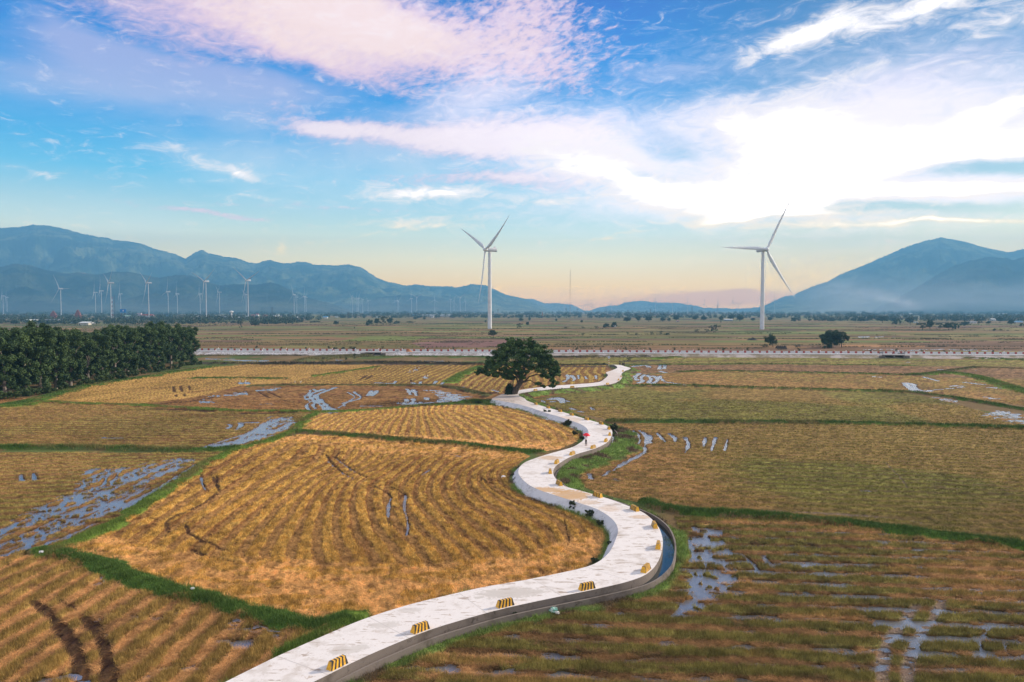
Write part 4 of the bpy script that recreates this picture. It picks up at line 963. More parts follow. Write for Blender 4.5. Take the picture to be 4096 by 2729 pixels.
# ------------------------------------------------------------------ mountains
def slope_mat(name, c1, c2, c3):
    mtn = bpy.data.materials.new(name); mtn.use_nodes = True
    n = NB(mtn.node_tree); b = mtn.node_tree.nodes['Principled BSDF']; b.inputs['Roughness'].default_value = 1; b.inputs['Specular IOR Level'].default_value = 0
    pos = n.n('ShaderNodeNewGeometry').outputs['Position']
    a1 = n.noise(pos, .0035, 8, .62); a2 = n.noise(pos, .02, 6, .6); a3 = n.noise(pos, .006, 7, .65)
    c = n.mix(n.ss(a1, .42, .60), c1, c2)
    c = n.mix(n.m('MULTIPLY', n.ss(a2, .52, .66), .6), c, tuple(q * .7 for q in c1))
    c = n.mix(n.m('MULTIPLY', n.ss(a3, .66, .70), .7), c, c3)
    n.put(b.inputs['Base Color'], c)
    bp = n.n('ShaderNodeBump'); bp.inputs['Strength'].default_value = 1.0; bp.inputs['Distance'].default_value = 30
    n.put(bp.inputs['Height'], a2); n.put(b.inputs['Normal'], bp.outputs[0])
    return mtn


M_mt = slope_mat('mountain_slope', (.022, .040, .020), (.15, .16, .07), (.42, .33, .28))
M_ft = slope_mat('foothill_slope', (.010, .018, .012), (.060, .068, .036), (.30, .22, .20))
M_fh = slope_mat('hazed_hill_slope', (.09, .11, .10), (.18, .19, .16), (.25, .22, .20))  # far hills lightened, their distance haze put into the colour


def ridge(name, prof, dist, depth, seed, label, rough=1.0, nx=700, ny=60):
    P = np.array(prof, float)
    xs = np.linspace(P[0, 0], P[-1, 0], nx)
    pyc = np.interp(xs, P[:, 0], P[:, 1]) 
    nz = (fbm(xs / 9, xs * 0, 4, seed) - .5) * 5 * rough
    D = np.array([ray(a, b_ + c_) for a, b_, c_ in zip(xs, pyc, nz)])
    t = dist / D[:, 1]
    cx, cz = D[:, 0] * t, CAM_H + D[:, 2] * t
    cz = np.maximum(cz, -2)
    rows = []
    prof_t = np.r_[np.linspace(0, 1, ny), np.linspace(1.05, 1.6, 10)]
    for q in prof_t:
        if q <= 1:
            yy = dist - depth * (1 - q)
            h = q ** 1.15
        else:
            yy = dist + depth * (q - 1); h = max(0, 1 - (q - 1) * 1.8)
        x = cx * (yy / dist)
        env = sin(pi * min(q, 1.0)) if q < 1 else 0
        u = x / 420; v = np.full_like(x, yy / 700)
        rg = 1 - np.abs(fbm(u, v, 5, seed + 3) * 2 - 1) * 2.2
        rg2 = fbm(x / 120, np.full_like(x, yy / 200), 4, seed + 7) - .5
        z = cz * h * (1 + env * (.62 * (rg - .45) + .34 * rg2))
        # never rise above the crest line seen from the front
        lim = CAM_H + (cz - CAM_H) * (yy / dist)
        if q < 1: z = np.minimum(z, CAM_H + (cz - CAM_H) * yy / dist * (.55 + .45 * q))
        rows.append(np.stack([x, np.full_like(x, yy), np.where(q == 0, -3, z)], 1))
    V = np.vstack(rows); nr_ = len(prof_t)
    idx = np.arange(nr_ * nx, dtype=np.int32).reshape(nr_, nx)
    F = np.stack([idx[:-1, :-1], idx[:-1, 1:], idx[1:, 1:], idx[1:, :-1]], -1).reshape(-1, 4)
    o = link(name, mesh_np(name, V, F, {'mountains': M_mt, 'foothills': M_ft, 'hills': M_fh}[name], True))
    return tag(o, label, kind='structure')


ridge('mountains', [(-900, 930), (-500, 900), (-200, 905), (0, 912), (62, 910), (115, 903), (129, 899), (191, 902), (225, 910), (263, 917), (335, 936), (397, 948), (430, 951), (450, 960), (517, 966), (564, 975), (617, 996), (670, 1008), (703, 1017), (741, 1036), (784, 1008), (808, 1000), (832, 1012), (890, 1026), (947, 1032), (976, 1044), (1024, 1056), (1048, 1045), (1084, 1040), (1120, 1052), (1158, 1053), (1191, 1048), (1230, 1050), (1254, 1059), (1292, 1059), (1340, 1063), (1392, 1057), (1440, 1068), (1474, 1089), (1502, 1108), (1541, 1126), (1588, 1135), (1622, 1143), (1665, 1138), (1717, 1146), (1789, 1144), (1827, 1151), (1890, 1136), (1947, 1143), (1976, 1158), (2028, 1180), (2096, 1194), (2144, 1216), (2191, 1235), (2235, 1262)], 9000, 3300, 1, 'long green mountain range behind the wind farm', nx=1100, ny=90)
ridge('foothills', [(-900, 1090), (-300, 1075), (0, 1068), (57, 1055), (115, 1060), (163, 1075), (230, 1089), (268, 1095), (311, 1089), (383, 1099), (454, 1087), (517, 1089), (574, 1099), (636, 1111), (708, 1100), (765, 1103), (813, 1120), (875, 1142), (933, 1137), (1024, 1139), (1081, 1130), (1120, 1139), (1191, 1175), (1239, 1192), (1287, 1206), (1330, 1218), (1400, 1240), (1450, 1262)], 5400, 1300, 11, 'darker foothill ridge in front of the mountain range', nx=800)
ridge('foothills', [(1330, 1258), (1400, 1230), (1454, 1206), (1521, 1187), (1580, 1183), (1650, 1180), (1740, 1190), (1830, 1205), (1900, 1225), (1980, 1260)], 6800, 1500, 21, 'low blue foothill by the two-bladed looking turbine')
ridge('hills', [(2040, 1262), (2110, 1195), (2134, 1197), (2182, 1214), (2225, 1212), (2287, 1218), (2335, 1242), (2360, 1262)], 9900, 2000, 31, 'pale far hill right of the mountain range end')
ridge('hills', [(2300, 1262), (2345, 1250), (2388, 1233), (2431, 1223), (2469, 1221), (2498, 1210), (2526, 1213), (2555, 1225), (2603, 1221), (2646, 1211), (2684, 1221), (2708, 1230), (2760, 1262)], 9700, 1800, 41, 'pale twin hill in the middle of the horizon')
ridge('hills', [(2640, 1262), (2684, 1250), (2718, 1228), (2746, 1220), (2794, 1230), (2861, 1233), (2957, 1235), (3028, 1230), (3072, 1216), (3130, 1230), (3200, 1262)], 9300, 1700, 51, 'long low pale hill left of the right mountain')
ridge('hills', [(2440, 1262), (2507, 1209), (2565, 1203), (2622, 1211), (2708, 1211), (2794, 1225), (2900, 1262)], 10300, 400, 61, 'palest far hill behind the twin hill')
ridge('mountains', [(2990, 1262), (3072, 1216), (3101, 1202), (3144, 1184), (3172, 1182), (3201, 1166), (3263, 1141), (3311, 1127), (3359, 1099), (3416, 1077), (3479, 1051), (3550, 1020), (3622, 989), (3689, 967), (3761, 951), (3828, 961), (3880, 973), (3933, 989), (3981, 999), (4033, 1009), (4096, 996), (4300, 960), (4700, 1010), (5100, 1080)], 8200, 2600, 71, 'big cone shaped blue mountain on the right of the plain', nx=1000, ny=80)
ridge('foothills', [(3440, 1262), (3520, 1225), (3598, 1192), (3646, 1161), (3718, 1118), (3765, 1089), (3818, 1063), (3876, 1044), (3957, 1027), (4029, 1034), (4057, 1041), (4096, 1027), (4300, 1005), (4700, 1050), (5100, 1120)], 5900, 1500, 81, 'dark ridge in front of the cone shaped mountain', nx=800)
# ------------------------------------------------------------------ paved path, canal and walls
from mathutils.geometry import tessellate_polygon


def concrete(name, c1, c2, c3, patches=(), scale=.6):
    m = mat(name, c1, .85, .2)
    n = NB(m.node_tree); b = m.node_tree.nodes['Principled BSDF']
    pos = n.n('ShaderNodeNewGeometry').outputs['Position']
    f = n.noise(pos, scale, 6, .6, .4)
    c = n.mix(n.ss(f, .48, .68), (*c1, 1), (*c2, 1))
    f2 = n.noise(pos, 2.3, 6, .7, 1.0)
    c = n.mix(n.m('MULTIPLY', n.ss(f2, .57, .68), .75), c, (*c3, 1))
    f3 = n.noise(pos, 14, 4, .7)
    c = n.mix(n.m('MULTIPLY', n.ss(f3, .45, .8), .3), c, (*c3, 1))
    if patches:
        mp_ = n.n('ShaderNodeMapping'); n.put(mp_.inputs[0], pos); mp_.inputs['Scale'].default_value = (.9, 3.2, 1)
        f4 = n.noise(mp_.outputs[0], .9, 5, .65, .3)
        c = n.mix(n.m('MULTIPLY', n.ss(f4, .575, .645), .75), c, (.30, .22, .16, 1))
    s = n.n('ShaderNodeSeparateXYZ'); n.put(s.inputs[0], pos)
    for px, py, rx, ry, rot, col, amt in patches:
        x0, y0 = G(px, py, PATH_Z)
        u = n.m('SUBTRACT', s.outputs[0], x0); v = n.m('SUBTRACT', s.outputs[1], y0)
        ca_, sa_ = cos(radians(rot)), sin(radians(rot))
        p = n.m('ADD', n.m('MULTIPLY', u, ca_ / rx), n.m('MULTIPLY', v, sa_ / rx)); q = n.m('ADD', n.m('MULTIPLY', u, -sa_ / ry), n.m('MULTIPLY', v, ca_ / ry))
        r = n.m('SQRT', n.m('ADD', n.m('MULTIPLY', p, p), n.m('MULTIPLY', q, q)))
        k = n.ss(n.m('ADD', r, n.m('MULTIPLY', n.m('SUBTRACT', f2, .5), 2.6)), 1.05, .75)
        c = n.mix(n.m('MULTIPLY', k, amt), c, (*col, 1))
    n.put(b.inputs['Base Color'], c)
    bp = n.n('ShaderNodeBump'); bp.inputs['Strength'].default_value = .3; bp.inputs['Distance'].default_value = .02
    n.put(bp.inputs['Height'], f3); n.put(b.inputs['Normal'], bp.outputs[0])
    return m


STR = (.50, .30, .13)
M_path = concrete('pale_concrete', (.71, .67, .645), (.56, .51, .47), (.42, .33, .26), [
    (2040, 2372, 2.6, 1.0, 8, (.50, .46, .42), .85), (1540, 2500, 1.2, .5, 10, (.50, .46, .42), .6), (1400, 2600, 1.4, .5, 25, (.50, .46, .42), .6), (1640, 2440, 1.0, .4, 10, (.52, .48, .44), .6),
    (2285, 1980, 2.2, 2.4, -20, STR, .85), (2200, 1960, 2.2, 1.2, -30, STR, .8), (2560, 2068, 1.1, .7, 0, STR, .5), (2200, 1832, 1.6, 1.6, 0, STR, .6), (2440, 2035, 1.2, 1.2, 0, STR, .35), (2350, 2010, 1.2, 1.0, 0, STR, .4),
    (2260, 1680, 3.0, 5, 0, STR, .35), (2400, 1722, 1.6, 2.5, 0, (.45, .38, .33), .4), (2100, 1618, 3.5, 6, 0, (.45, .36, .30), .5), (2000, 1596, 6, 9, 0, (.36, .28, .23), .75), (2440, 1510, 6, 40, 0, (.55, .46, .40), .6)])
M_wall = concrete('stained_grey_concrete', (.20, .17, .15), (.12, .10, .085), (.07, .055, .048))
M_slope = concrete('pale_revetment', (.62, .62, .64), (.46, .46, .48), (.30, .28, .27))
M_joint = mat('joint_dark', (.50, .46, .43), .9)


def off(P, d):
    """offset of a polyline to its right side by d (number or array)"""
    t = np.gradient(P, axis=0); t /= np.maximum(np.hypot(t[:, 0], t[:, 1]), 1e-6)[:, None]
    k = np.ones(7) / 7
    nx = np.convolve(np.pad(t[:, 1], 3, 'edge'), k, 'valid'); ny = np.convolve(np.pad(-t[:, 0], 3, 'edge'), k, 'valid')
    return P + np.stack([nx, ny], 1) * (np.asarray(d)[:, None] if np.ndim(d) else d)


def strip(mb, rails, mi=0):
    """rails: list of (n,3) arrays, quads between neighbours"""
    n_ = len(rails[0]); V = np.vstack(rails)
    fs = []
    for r in range(len(rails) - 1):
        for i in range(n_ - 1):
            fs.append((r * n_ + i, r * n_ + i + 1, (r + 1) * n_ + i + 1, (r + 1) * n_ + i))
    mb.add(V.tolist(), fs, mi)


def z_(P, z): return np.c_[P, np.broadcast_to(z, len(P))]


pm = MB()
poly = [Vector((*p, 0)) for p in PATHPOLY]
pm.add([(p.x, p.y, PATH_Z) for p in poly], [tuple(t) for t in tessellate_polygon([poly])])
strip(pm, [z_(Rw, PATH_Z), z_(Rw, .05)], 1)
strip(pm, [z_(UBw, .05), z_(UBw, PATH_Z)], 1)
strip(pm, [z_(UTw, PATH_Z), z_(UTw, -.05)], 1)
acc = 0
for i in range(8, len(Rw) - 6, 12):                      # expansion joints
    q = Rw[i]; j = np.argmin(np.hypot(*(Lw - q).T)); r = Lw[j]
    if hypot(*(r - q)) > 6.5: continue
    t = (r - q) / hypot(*(r - q)); s_ = np.array([-t[1], t[0]]) * .022
    pm.add([(*(q + s_), PATH_Z + .004), (*(r + s_), PATH_Z + .004), (*(r - s_), PATH_Z + .004), (*(q - s_), PATH_Z + .004)], [(0, 1, 2, 3)], 2)
path = pm.build('path', [M_path, M_wall, M_joint])
bmf = path.data
for p in bmf.polygons:
    if p.material_index in (0, 2) and p.normal.z < 0: p.flip()
tag(path, kind='structure', label='winding white concrete path across the fields')

# sloping revetment on the inner side
sl = MB()
Lo = off(Lw, -np.interp(np.arange(len(Lw)), [0, 60, 90, len(Lw)], [.5, .6, .85, 1.1]))
strip(sl, [z_(Lw, PATH_Z - .003), z_(Lo, .02), z_(off(Lo, -.12), -.02)])
rv = sl.build('revetment_wall', M_slope)
tag(rv, 'sloping bluish white concrete revetment along the inner side of the winding path', 'wall')

# canal outside
pyR = np.array([proj(x, y, PATH_Z)[1] for x, y in Rw])
_k = [-2900, -2420, -2345, -2300, -2240, -2090, -2040, -1990, -1920, -1890, -1760, -1735, -1700, -1600]
do = np.interp(-pyR, _k, [.26, .26, .34, .62, 1.0, 1.0, .9, .8, .6, .25, .25, .8, .8, .7])
zt = np.interp(-pyR, _k, [.50, .50, .50, .55, .62, .70, .62, .58, .5, .30, .30, .45, .5, .5])
Ro, Ro2 = off(Rw, do), off(Rw, do + .14)
cw = MB()
strip(cw, [z_(Ro, .0), z_(Ro, zt), z_(Ro2, zt), z_(Ro2, -.1)])
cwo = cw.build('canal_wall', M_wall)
tag(cwo, 'low weathered concrete wall of the narrow canal following the outer side of the path', 'wall')
M_water = mat('canal_water', (.02, .03, .035), .03, .9)
M_water.node_tree.nodes['Principled BSDF'].inputs['IOR'].default_value = 1.33
cwt = MB(); strip(cwt, [z_(off(Rw, .003), .26), z_(off(Rw, do - .003), .26)])
wt = cwt.build('water', M_water)
for p in wt.data.polygons:
    if p.normal.z < 0: p.flip()
tag(wt, kind='structure')
# ------------------------------------------------------------------ striped kerb blocks
M_yel = noisy('yellow_paint', (.88, .46, .015), (.60, .33, .05), 7, .5, .4)
M_blk = noisy('black_paint', (.018, .016, .016), (.05, .045, .04), 9, .5, .4)


def block_mesh():
    b = MB(); L, hb, ht, h, sl_ = 1.24, .22, .12, .46, .11
    n_ = 9
    def ring(t):
        out = []
        for w_, z, k in ((-hb, 0, 0), (-ht, h, 1), (ht, h, 1), (hb, 0, 0)):
            x0 = -L / 2 + (sl_ if k else 0) + t * (L - (2 * sl_ if k else 0))
            sh = .055 * (1 if k else -1) * (0 if t in (0, 1) else 1)
            out.append((x0 + sh, w_, z))
        return out
    R_ = [ring(i / n_) for i in range(n_ + 1)]
    for i in range(n_):
        vs = R_[i] + R_[i + 1]
        b.add(vs, [(0, 1, 5, 4), (1, 2, 6, 5), (2, 3, 7, 6), (3, 0, 4, 7)], i % 2)
    b.add(R_[0], [(3, 2, 1, 0)], 1); b.add(R_[-1], [(0, 1, 2, 3)], 1)
    me = b.mesh('road_block', [M_blk, M_yel])
    return me


blk = block_mesh()
BL = [(1351, 2666), (1686, 2525), (2027, 2428), (2350, 2357), (2592, 2284), (2638, 2190), (2622, 2108), (2536, 2041), (2396, 1986), (2268, 1937), (2201, 1892), (2225, 1853), (2299, 1820), (2380, 1794),
      (2419, 1766), (2435, 1741), (2443, 1717), (2408, 1697), (2358, 1679), (2296, 1661), (2245, 1647), (2198, 1633), (2153, 1618)]
BU = [(2139, 1563), (2263, 1547), (2401, 1536), (2464, 1521), (2481, 1508), (2484, 1486)]
bl_lab = ['nearest block of the whole row, by the picture edge where the path begins', 'next block beyond the nearest one, on the straight lower stretch', 'block beside the grey damp patch on the path', 'block where the lower stretch starts to bend, before the open canal',
          'block at the start of the sharp bend beside the open canal', 'block turned side-on, halfway round the open canal bend', 'block at the far end of the open canal bend', 'block just past the open canal bend, end cap glowing yellow', 'block opposite the dark bush on the revetment',
          'block beside the straw scattered on the path', 'block standing in the inner turn nearest the pale revetment foot', 'block just behind the inner turn, before the bright green verge', 'block on the stretch two before the walker',
          'block right below the walker with the umbrella', 'block level with the feet of the umbrella walker', 'block level with the red umbrella', 'topmost block of the outer turn behind the umbrella', 'block just round the outer turn, heading for the big tree']
for i, (px, py) in enumerate(BL + BU):
    upper = i >= len(BL)
    E = UBw if upper else Rw
    x, y = G(px, py, PATH_Z)
    p = np.array([x, y]); j = int(np.argmin(np.hypot(*(E - p).T))); j = min(max(j, 2), len(E) - 3)
    t = E[j + 2] - E[j - 2]; t /= hypot(*t); nrm = np.array([-t[1], t[0]])          # towards the path
    q = E[j] + nrm * .36
    q = E[j] + nrm * .36 + t * float((p - E[j]) @ t)
    if upper: lab = 'small yellow and black block on the upper arm behind the tree, %s from the tree' % ordw(i - len(BL) + 1)
    elif i < len(bl_lab): lab = 'striped ' + bl_lab[i]
    else: lab = 'yellow and black block below the big tree, %s from the tree' % ordw(len(BL) - i)
    o = link('road_block', blk, None, (q[0], q[1], PATH_Z), atan2(t[1], t[0]))
    tag(o, lab, 'road block', 'black and yellow blocks along the path')

# ------------------------------------------------------------------ highway on its bank
A0, B0 = np.array([-700.0, 412.0]), np.array([900.0, 277.6])        # far edge of the road
hd = (B0 - A0) / hypot(*(B0 - A0)); hn = np.array([hd[1], -hd[0]])   # towards camera
def hw(s, d): return A0 + hd * s + hn * d
HL = hypot(*(B0 - A0))
M_road = noisy('grey_asphalt', (.30, .30, .31), (.40, .38, .37), .5, .9)
M_bank = bpy.data.materials.new('stone_pitching'); M_bank.use_nodes = True
n = NB(M_bank.node_tree); b = M_bank.node_tree.nodes['Principled BSDF']; b.inputs['Roughness'].default_value = .9
pos = n.n('ShaderNodeNewGeometry').outputs['Position']
vo = n.n('ShaderNodeTexVoronoi', feature='DISTANCE_TO_EDGE'); n.put(vo.inputs['Vector'], pos); vo.inputs['Scale'].default_value = .8
sepn = n.n('ShaderNodeSeparateXYZ'); n.put(sepn.inputs[0], pos)
cc = n.mix(n.ss(n.noise(pos, .25, 5, .7), .45, .6), (.58, .56, .56), (.34, .30, .27))
cc = n.mix(n.ss(vo.outputs[0], .0, .12), (.20, .17, .15), cc)
brn = n.mix(n.ss(n.noise(pos, .15, 6, .7), .42, .60), (.20, .16, .09), (.42, .36, .33))
cc = n.mix(n.ss(n.m('ADD', sepn.outputs[0], n.m('MULTIPLY', n.noise(pos, .05, 3), 60)), 30, 60), cc, brn)
n.put(b.inputs['Base Color'], cc)
rd = MB()
def q4(d0, z0, d1, z1, mi):
    a, b_, c_, d_ = hw(0, d0), hw(HL, d0), hw(HL, d1), hw(0, d1)
    rd.add([(*a, z0), (*b_, z0), (*c_, z1), (*d_, z1)], [(0, 1, 2, 3)], mi)
q4(-3.5, -.1, -.6, 1.35, 1); q4(-.6, 1.35, 11, 1.35, 0); q4(11, 1.35, 15.0, -.15, 1)
rdo = rd.build('highway', [M_road, M_bank])
for p in rdo.data.polygons:
    if p.normal.z < 0: p.flip()
tag(rdo, kind='structure', label='raised grey highway with a pale stone bank')
M_rw = bpy.data.materials.new('red_white_paint'); M_rw.use_nodes = True
n = NB(M_rw.node_tree); b = M_rw.node_tree.nodes['Principled BSDF']; b.inputs['Roughness'].default_value = .6
pos = n.n('ShaderNodeNewGeometry').outputs['Position']; sx_ = n.n('ShaderNodeSeparateXYZ'); n.put(sx_.inputs[0], pos)
fr = n.m('FRACT', n.m('ADD', n.m('MULTIPLY', sx_.outputs[0], 1 / 3.27), .1))
n.put(b.inputs['Base Color'], n.mix(n.m('GREATER_THAN', fr, .68), (.62, .62, .62), (.36, .05, .04)))
br = MB()
bars = []
c0 = hw(HL / 2, .1)
an = atan2(hd[1], hd[0])
br.box((c0[0], c0[1], 1.35 + .41), (HL, .30, .80), an, taper=1.0)
bo = br.build('crash_barrier', M_rw)
tag(bo, 'long low barrier striped red and white on the far edge of the highway', 'barrier')
kb = MB(); c1 = hw(HL / 2, 10.85); kb.box((c1[0], c1[1], 1.35 + .13), (HL, .30, .26), an)
M_white = noisy('white_paint', (.80, .80, .80), (.66, .65, .64), 2.0, .6)
M_red = mat('red_paint', (.55, .04, .03), .5)
tag(kb.build('kerb', M_white), 'white kerb on the near edge of the highway', 'kerb')
pmesh = MB(); pmesh.box((0, 0, .5), (.32, .32, 1.0), taper=.8); pmesh.box((0, 0, 1.06), (.26, .26, .12), mi=1)
pme = pmesh.mesh('marker_post', [M_white, M_red])
for side, d0, z0, s0 in (('far', -.35, 1.35, 0), ('near', 10.3, 1.35, 4)):
    k_ = 0
    for s in np.arange(s0, HL, 11.4):
        p = hw(s, d0)
        px, py = proj(p[0], p[1], z0)
        if not (790 < px < 4110): continue
        if 1960 < px < 2180 or 1570 < px < 1660 and side == 'near': continue
        k_ += 1
        o = link('marker_post', pme, None, (p[0], p[1], z0 + (.25 if side == 'far' else 0)), an)
        tag(o, 'white marker post on the %s edge of the highway, %s from the grove' % (side, ordw(k_)), 'marker post', 'marker posts on the %s edge of the highway' % side)

# culverts
M_dark = mat('shadow_concrete', (.10, .09, .085), .9)
def culvert(px, w_, lab):
    y = 350; 
    s = np.interp(px, [proj(*hw(q, 14))[0] for q in np.arange(0, HL, 5)], np.arange(0, HL, 5))
    p = hw(s, 13.6)
    e = empty('culvert', (p[0], p[1], 0), an, lab, 'culvert')
    b = MB(); b.box((0, 0, 1.32), (w_, 2.4, .34)); b.box((-w_ / 2 + .2, 0, .6), (.4, 2.4, 1.1)); b.box((w_ / 2 - .2, 0, .6), (.4, 2.4, 1.1)); b.box((0, 0, .6), (.5, 2.4, 1.1)); b.box((0, .9, .58), (w_ - .8, .3, 1.08), mi=1)
    b.build('culvert_frame', [M_wall, mat('dark_opening', (.02, .02, .02), 1)], e)
    for s_ in (-1, 1):
        wgb = MB(); wgb.box((s_ * (w_ / 2 + 1.0), -.9, .6), (2.4, .3, 1.2), -s_ * .5); wgb.build('wing_wall', M_wall, e)
culvert(1495, 7.6, 'concrete culvert with two dark openings beside the sand heaps')
culvert(3574, 8.6, 'wide concrete culvert under the motorbikes on the highway')

# heaps of sand
def heap(px, w_, h, c, lab):
    p = AT(px, 1419, 350.5)
    V, F = [], []
    nr_, na = 14, 40
    for i in range(nr_):
        r = (i / (nr_ - 1)) ** .9
        for k_ in range(na):
            a = 2 * pi * k_ / na
            z = h * (1 - r) ** 1.05 + .18 * (vnoise(np.array([cos(a) * r * 4 + 9]), np.array([sin(a) * r * 4 + px]), 3)[0] - .5) * (r > 0)
            V.append((cos(a) * r * w_ / 2 * (1 + .1 * sin(3 * a)), sin(a) * r * w_ / 2, max(z, 0) - .05))
    for i in range(nr_ - 1):
        for k_ in range(na):
            F.append((i * na + k_, (i + 1) * na + k_, (i + 1) * na + (k_ + 1) % na, i * na + (k_ + 1) % na))
    o = link('sand_heap', mesh_np('sand_heap', np.array(V), F, noisy('sand_' + lab.split()[0], c, tuple(q * .75 for q in c), 2, bump=.05), True), None, (p.x, p.y, .55))
    tag(o, lab, 'sand heap', 'heaps of building sand by the highway')
heap(1593, 5.6, 2.1, (.26, .25, .26), 'grey gravel heap at the foot of the highway bank')
heap(1636, 5.4, 2.2, (.42, .17, .07), 'orange sand heap right beside the grey gravel heap')

# round sign on a red and white pole
sp = G(2436, 1459, PATH_Z)
e = empty('road_sign', (sp[0], sp[1] + .3, PATH_Z - .3), 0, 'round white sign on a red and white banded pole at the path end', 'sign')
b = MB()
for k_ in range(8): b.tube([(0, 0, k_ * .4), (0, 0, k_ * .4 + .4)], .075, 10, k_ % 2)
b.build('pole', [M_white, M_red], e)
b = MB(); b.tube([(0, -.10, 3.0), (0, -.14, 3.0)], .46, 28); b.build('sign_plate', M_white, e)
b = MB(); b.tube([(0, -.141, 3.0), (0, -.148, 3.0)], .36, 28); b.build('sign_face', mat('pale_blue_paint', (.45, .52, .62), .5), e)
b = MB(); b.box((.03, -.153, 3.04), (.07, .006, .36)); b.box((-.04, -.153, 2.90), (.16, .006, .07)); b.build('sign_mark', mat('dark_blue_paint', (.10, .14, .25), .5), e)
# sluice gates
M_steel = noisy('dark_steel', (.05, .045, .045), (.10, .07, .05), 4, .6)
def sluice(px, w_, lab):
    x, y = G(px, 1459, PATH_Z)
    e = empty('sluice_gate', (x, y + 1.5, 0), 0, lab, 'sluice gate', 'sluice gates at the path end')
    b = MB()
    for s_ in (-1, 1): b.box((s_ * w_ / 2, 0, 1.1), (.14, .14, 2.2))
    b.box((0, 0, 2.15), (w_ + .2, .2, .16)); b.build('gate_frame', M_steel, e)
    b = MB(); b.box((0, 0, .75), (w_ - .16, .06, 1.3)); b.build('gate_leaf', M_steel, e)
    b = MB(); b.tube([(0, 0, 1.4), (0, 0, 2.6)], .035, 8); b.tube([(-.16, 0, 2.6), (.16, 0, 2.6)], .03, 8); b.build('spindle', M_steel, e)
sluice(2482, .45, 'narrow dark steel sluice gate at the path end')
sluice(2495, .95, 'wider dark steel sluice gate at the path end, by the field')
# ------------------------------------------------------------------ wind turbines
M_tw = noisy('turbine_white', (.72, .73, .75), (.62, .63, .66), .3, .45, .4)
M_tr = mat('warning_red', (.60, .05, .04), .5)


def blade_mesh(L, droop=0.0, n_=22, thin=1.0):
    """blade along +Z, rotor axis +Y (upwind -Y); chord lies mostly in the X direction"""
    b = MB(); ns = 12
    for i in range(n_ + 1):
        t = i / n_
        z = t * L
        if t < .06: ch, th = .034 * L, .034 * L
        else:
            u = (t - .06) / .94
            ch = L * (.034 + .036 * sstep(np.float64(u), 0, .16)) * (1 - u) ** .85 * 1.0 + .008 * L * (1 - .8 * u)
            ch *= thin
            th = L * (.030 * (1 - u) ** 1.6 + .0025)
        tw = radians(20) * (1 - t) ** 2 + radians(4)
        pb = -.075 * L * t ** 2.2
        for k in range(ns):
            a = 2 * pi * k / ns
            x, y = cos(a) * ch / 2 + (ch * .22 if t > .06 else 0), sin(a) * th / 2
            b.v.append((x * cos(tw) - y * sin(tw), x * sin(tw) + y * cos(tw) + pb, z))
    for i in range(n_):
        for k in range(ns):
            b.f.append((i * ns + k, i * ns + (k + 1) % ns, (i + 1) * ns + (k + 1) % ns, (i + 1) * ns + k)); b.mi.append(0)
    b.f.append(tuple(n_ * ns + k for k in range(ns))); b.mi.append(0)
    return b.mesh('blade', M_tw, True)


def tower_mesh(h, r0, r1, ns=28):
    b = MB(); b.tube([(0, 0, -.5), (0, 0, h * .33), (0, 0, h * .66), (0, 0, h)], [r0, r0 - (r0 - r1) * .3, r0 - (r0 - r1) * .65, r1], ns)
    return b.mesh('tower', M_tw, True)


def turbine(loc, hub, L, yaw, ang, label, group=None, meshes=None, big=False):
    """yaw: heading of the rotor (0 faces the camera, turning towards the right of the picture for positive)"""
    e = empty('wind_turbine', loc, yaw, label, 'wind turbine', group)
    me_b, me_t, me_n, me_h = meshes
    link('tower', me_t, e)
    nc = link('nacelle', me_n, e, (0, 0, hub))
    hb = link('hub', me_h, e, (0, 0, hub)); hb.parent = e
    dist = .095 * L
    tilt = radians(-6)
    hc = Vector((0, -dist, hub + dist * .1))
    hb.location = hc; hb.rotation_euler = (tilt, 0, 0)
    for k in range(3):
        o = link('blade', me_b, e)
        R = Matrix.Rotation(tilt, 4, 'X') @ Matrix.Rotation(radians(ang + 120 * k), 4, 'Y')
        o.matrix_local = Matrix.Translation(hc) @ R
    return e


def nacelle_mesh(L, mast=True):
    b = MB(); ln, w_, h = .175 * L, .066 * L, .074 * L
    for s_ in (0,):
        vs = []
        for y, k in ((-.055 * L, .80), (-.03 * L, 1), (ln * .80, 1), (ln - .055 * L, .94)):
            for a in range(16):
                t = 2 * pi * (a + .5) / 16; c_, d_ = cos(t), sin(t)
                q = 1 / max(abs(c_), abs(d_)); q = min(q, 1.16)
                vs.append((c_ * q * w_ / 2 * k, y, d_ * q * h / 2 * k + .012 * L))
        fs = [(i * 16 + a, i * 16 + (a + 1) % 16, (i + 1) * 16 + (a + 1) % 16, (i + 1) * 16 + a) for i in range(3) for a in range(16)]
        fs += [tuple(range(16))[::-1], tuple(48 + a for a in range(16))]
        b.add(vs, fs)
    if mast:
        b.tube([(.3, ln * .6, h / 2), (.3, ln * .6, h / 2 + .05 * L)], .0022 * L, 6); b.tube([(-.4, ln * .75, h / 2), (-.4, ln * .75, h / 2 + .03 * L)], .0022 * L, 6)
        b.tube([(.3, ln * .6, h / 2 + .012 * L), (.3, ln * .6, h / 2 + .028 * L)], .006 * L, 8, 1)
    return b.mesh('nacelle', [M_tw, M_tr], True)


def hub_mesh(L):
    b = MB(); r = .036 * L
    b.tube([(0, -r * 1.15, 0), (0, -r * .9, 0), (0, -r * .3, 0), (0, r * .6, 0), (0, r * 1.2, 0)], [r * .25, r * .72, r, r, r * .8], 20)
    return b.mesh('hub', M_tw, True)


def at_base(px, py): return G(px, py)


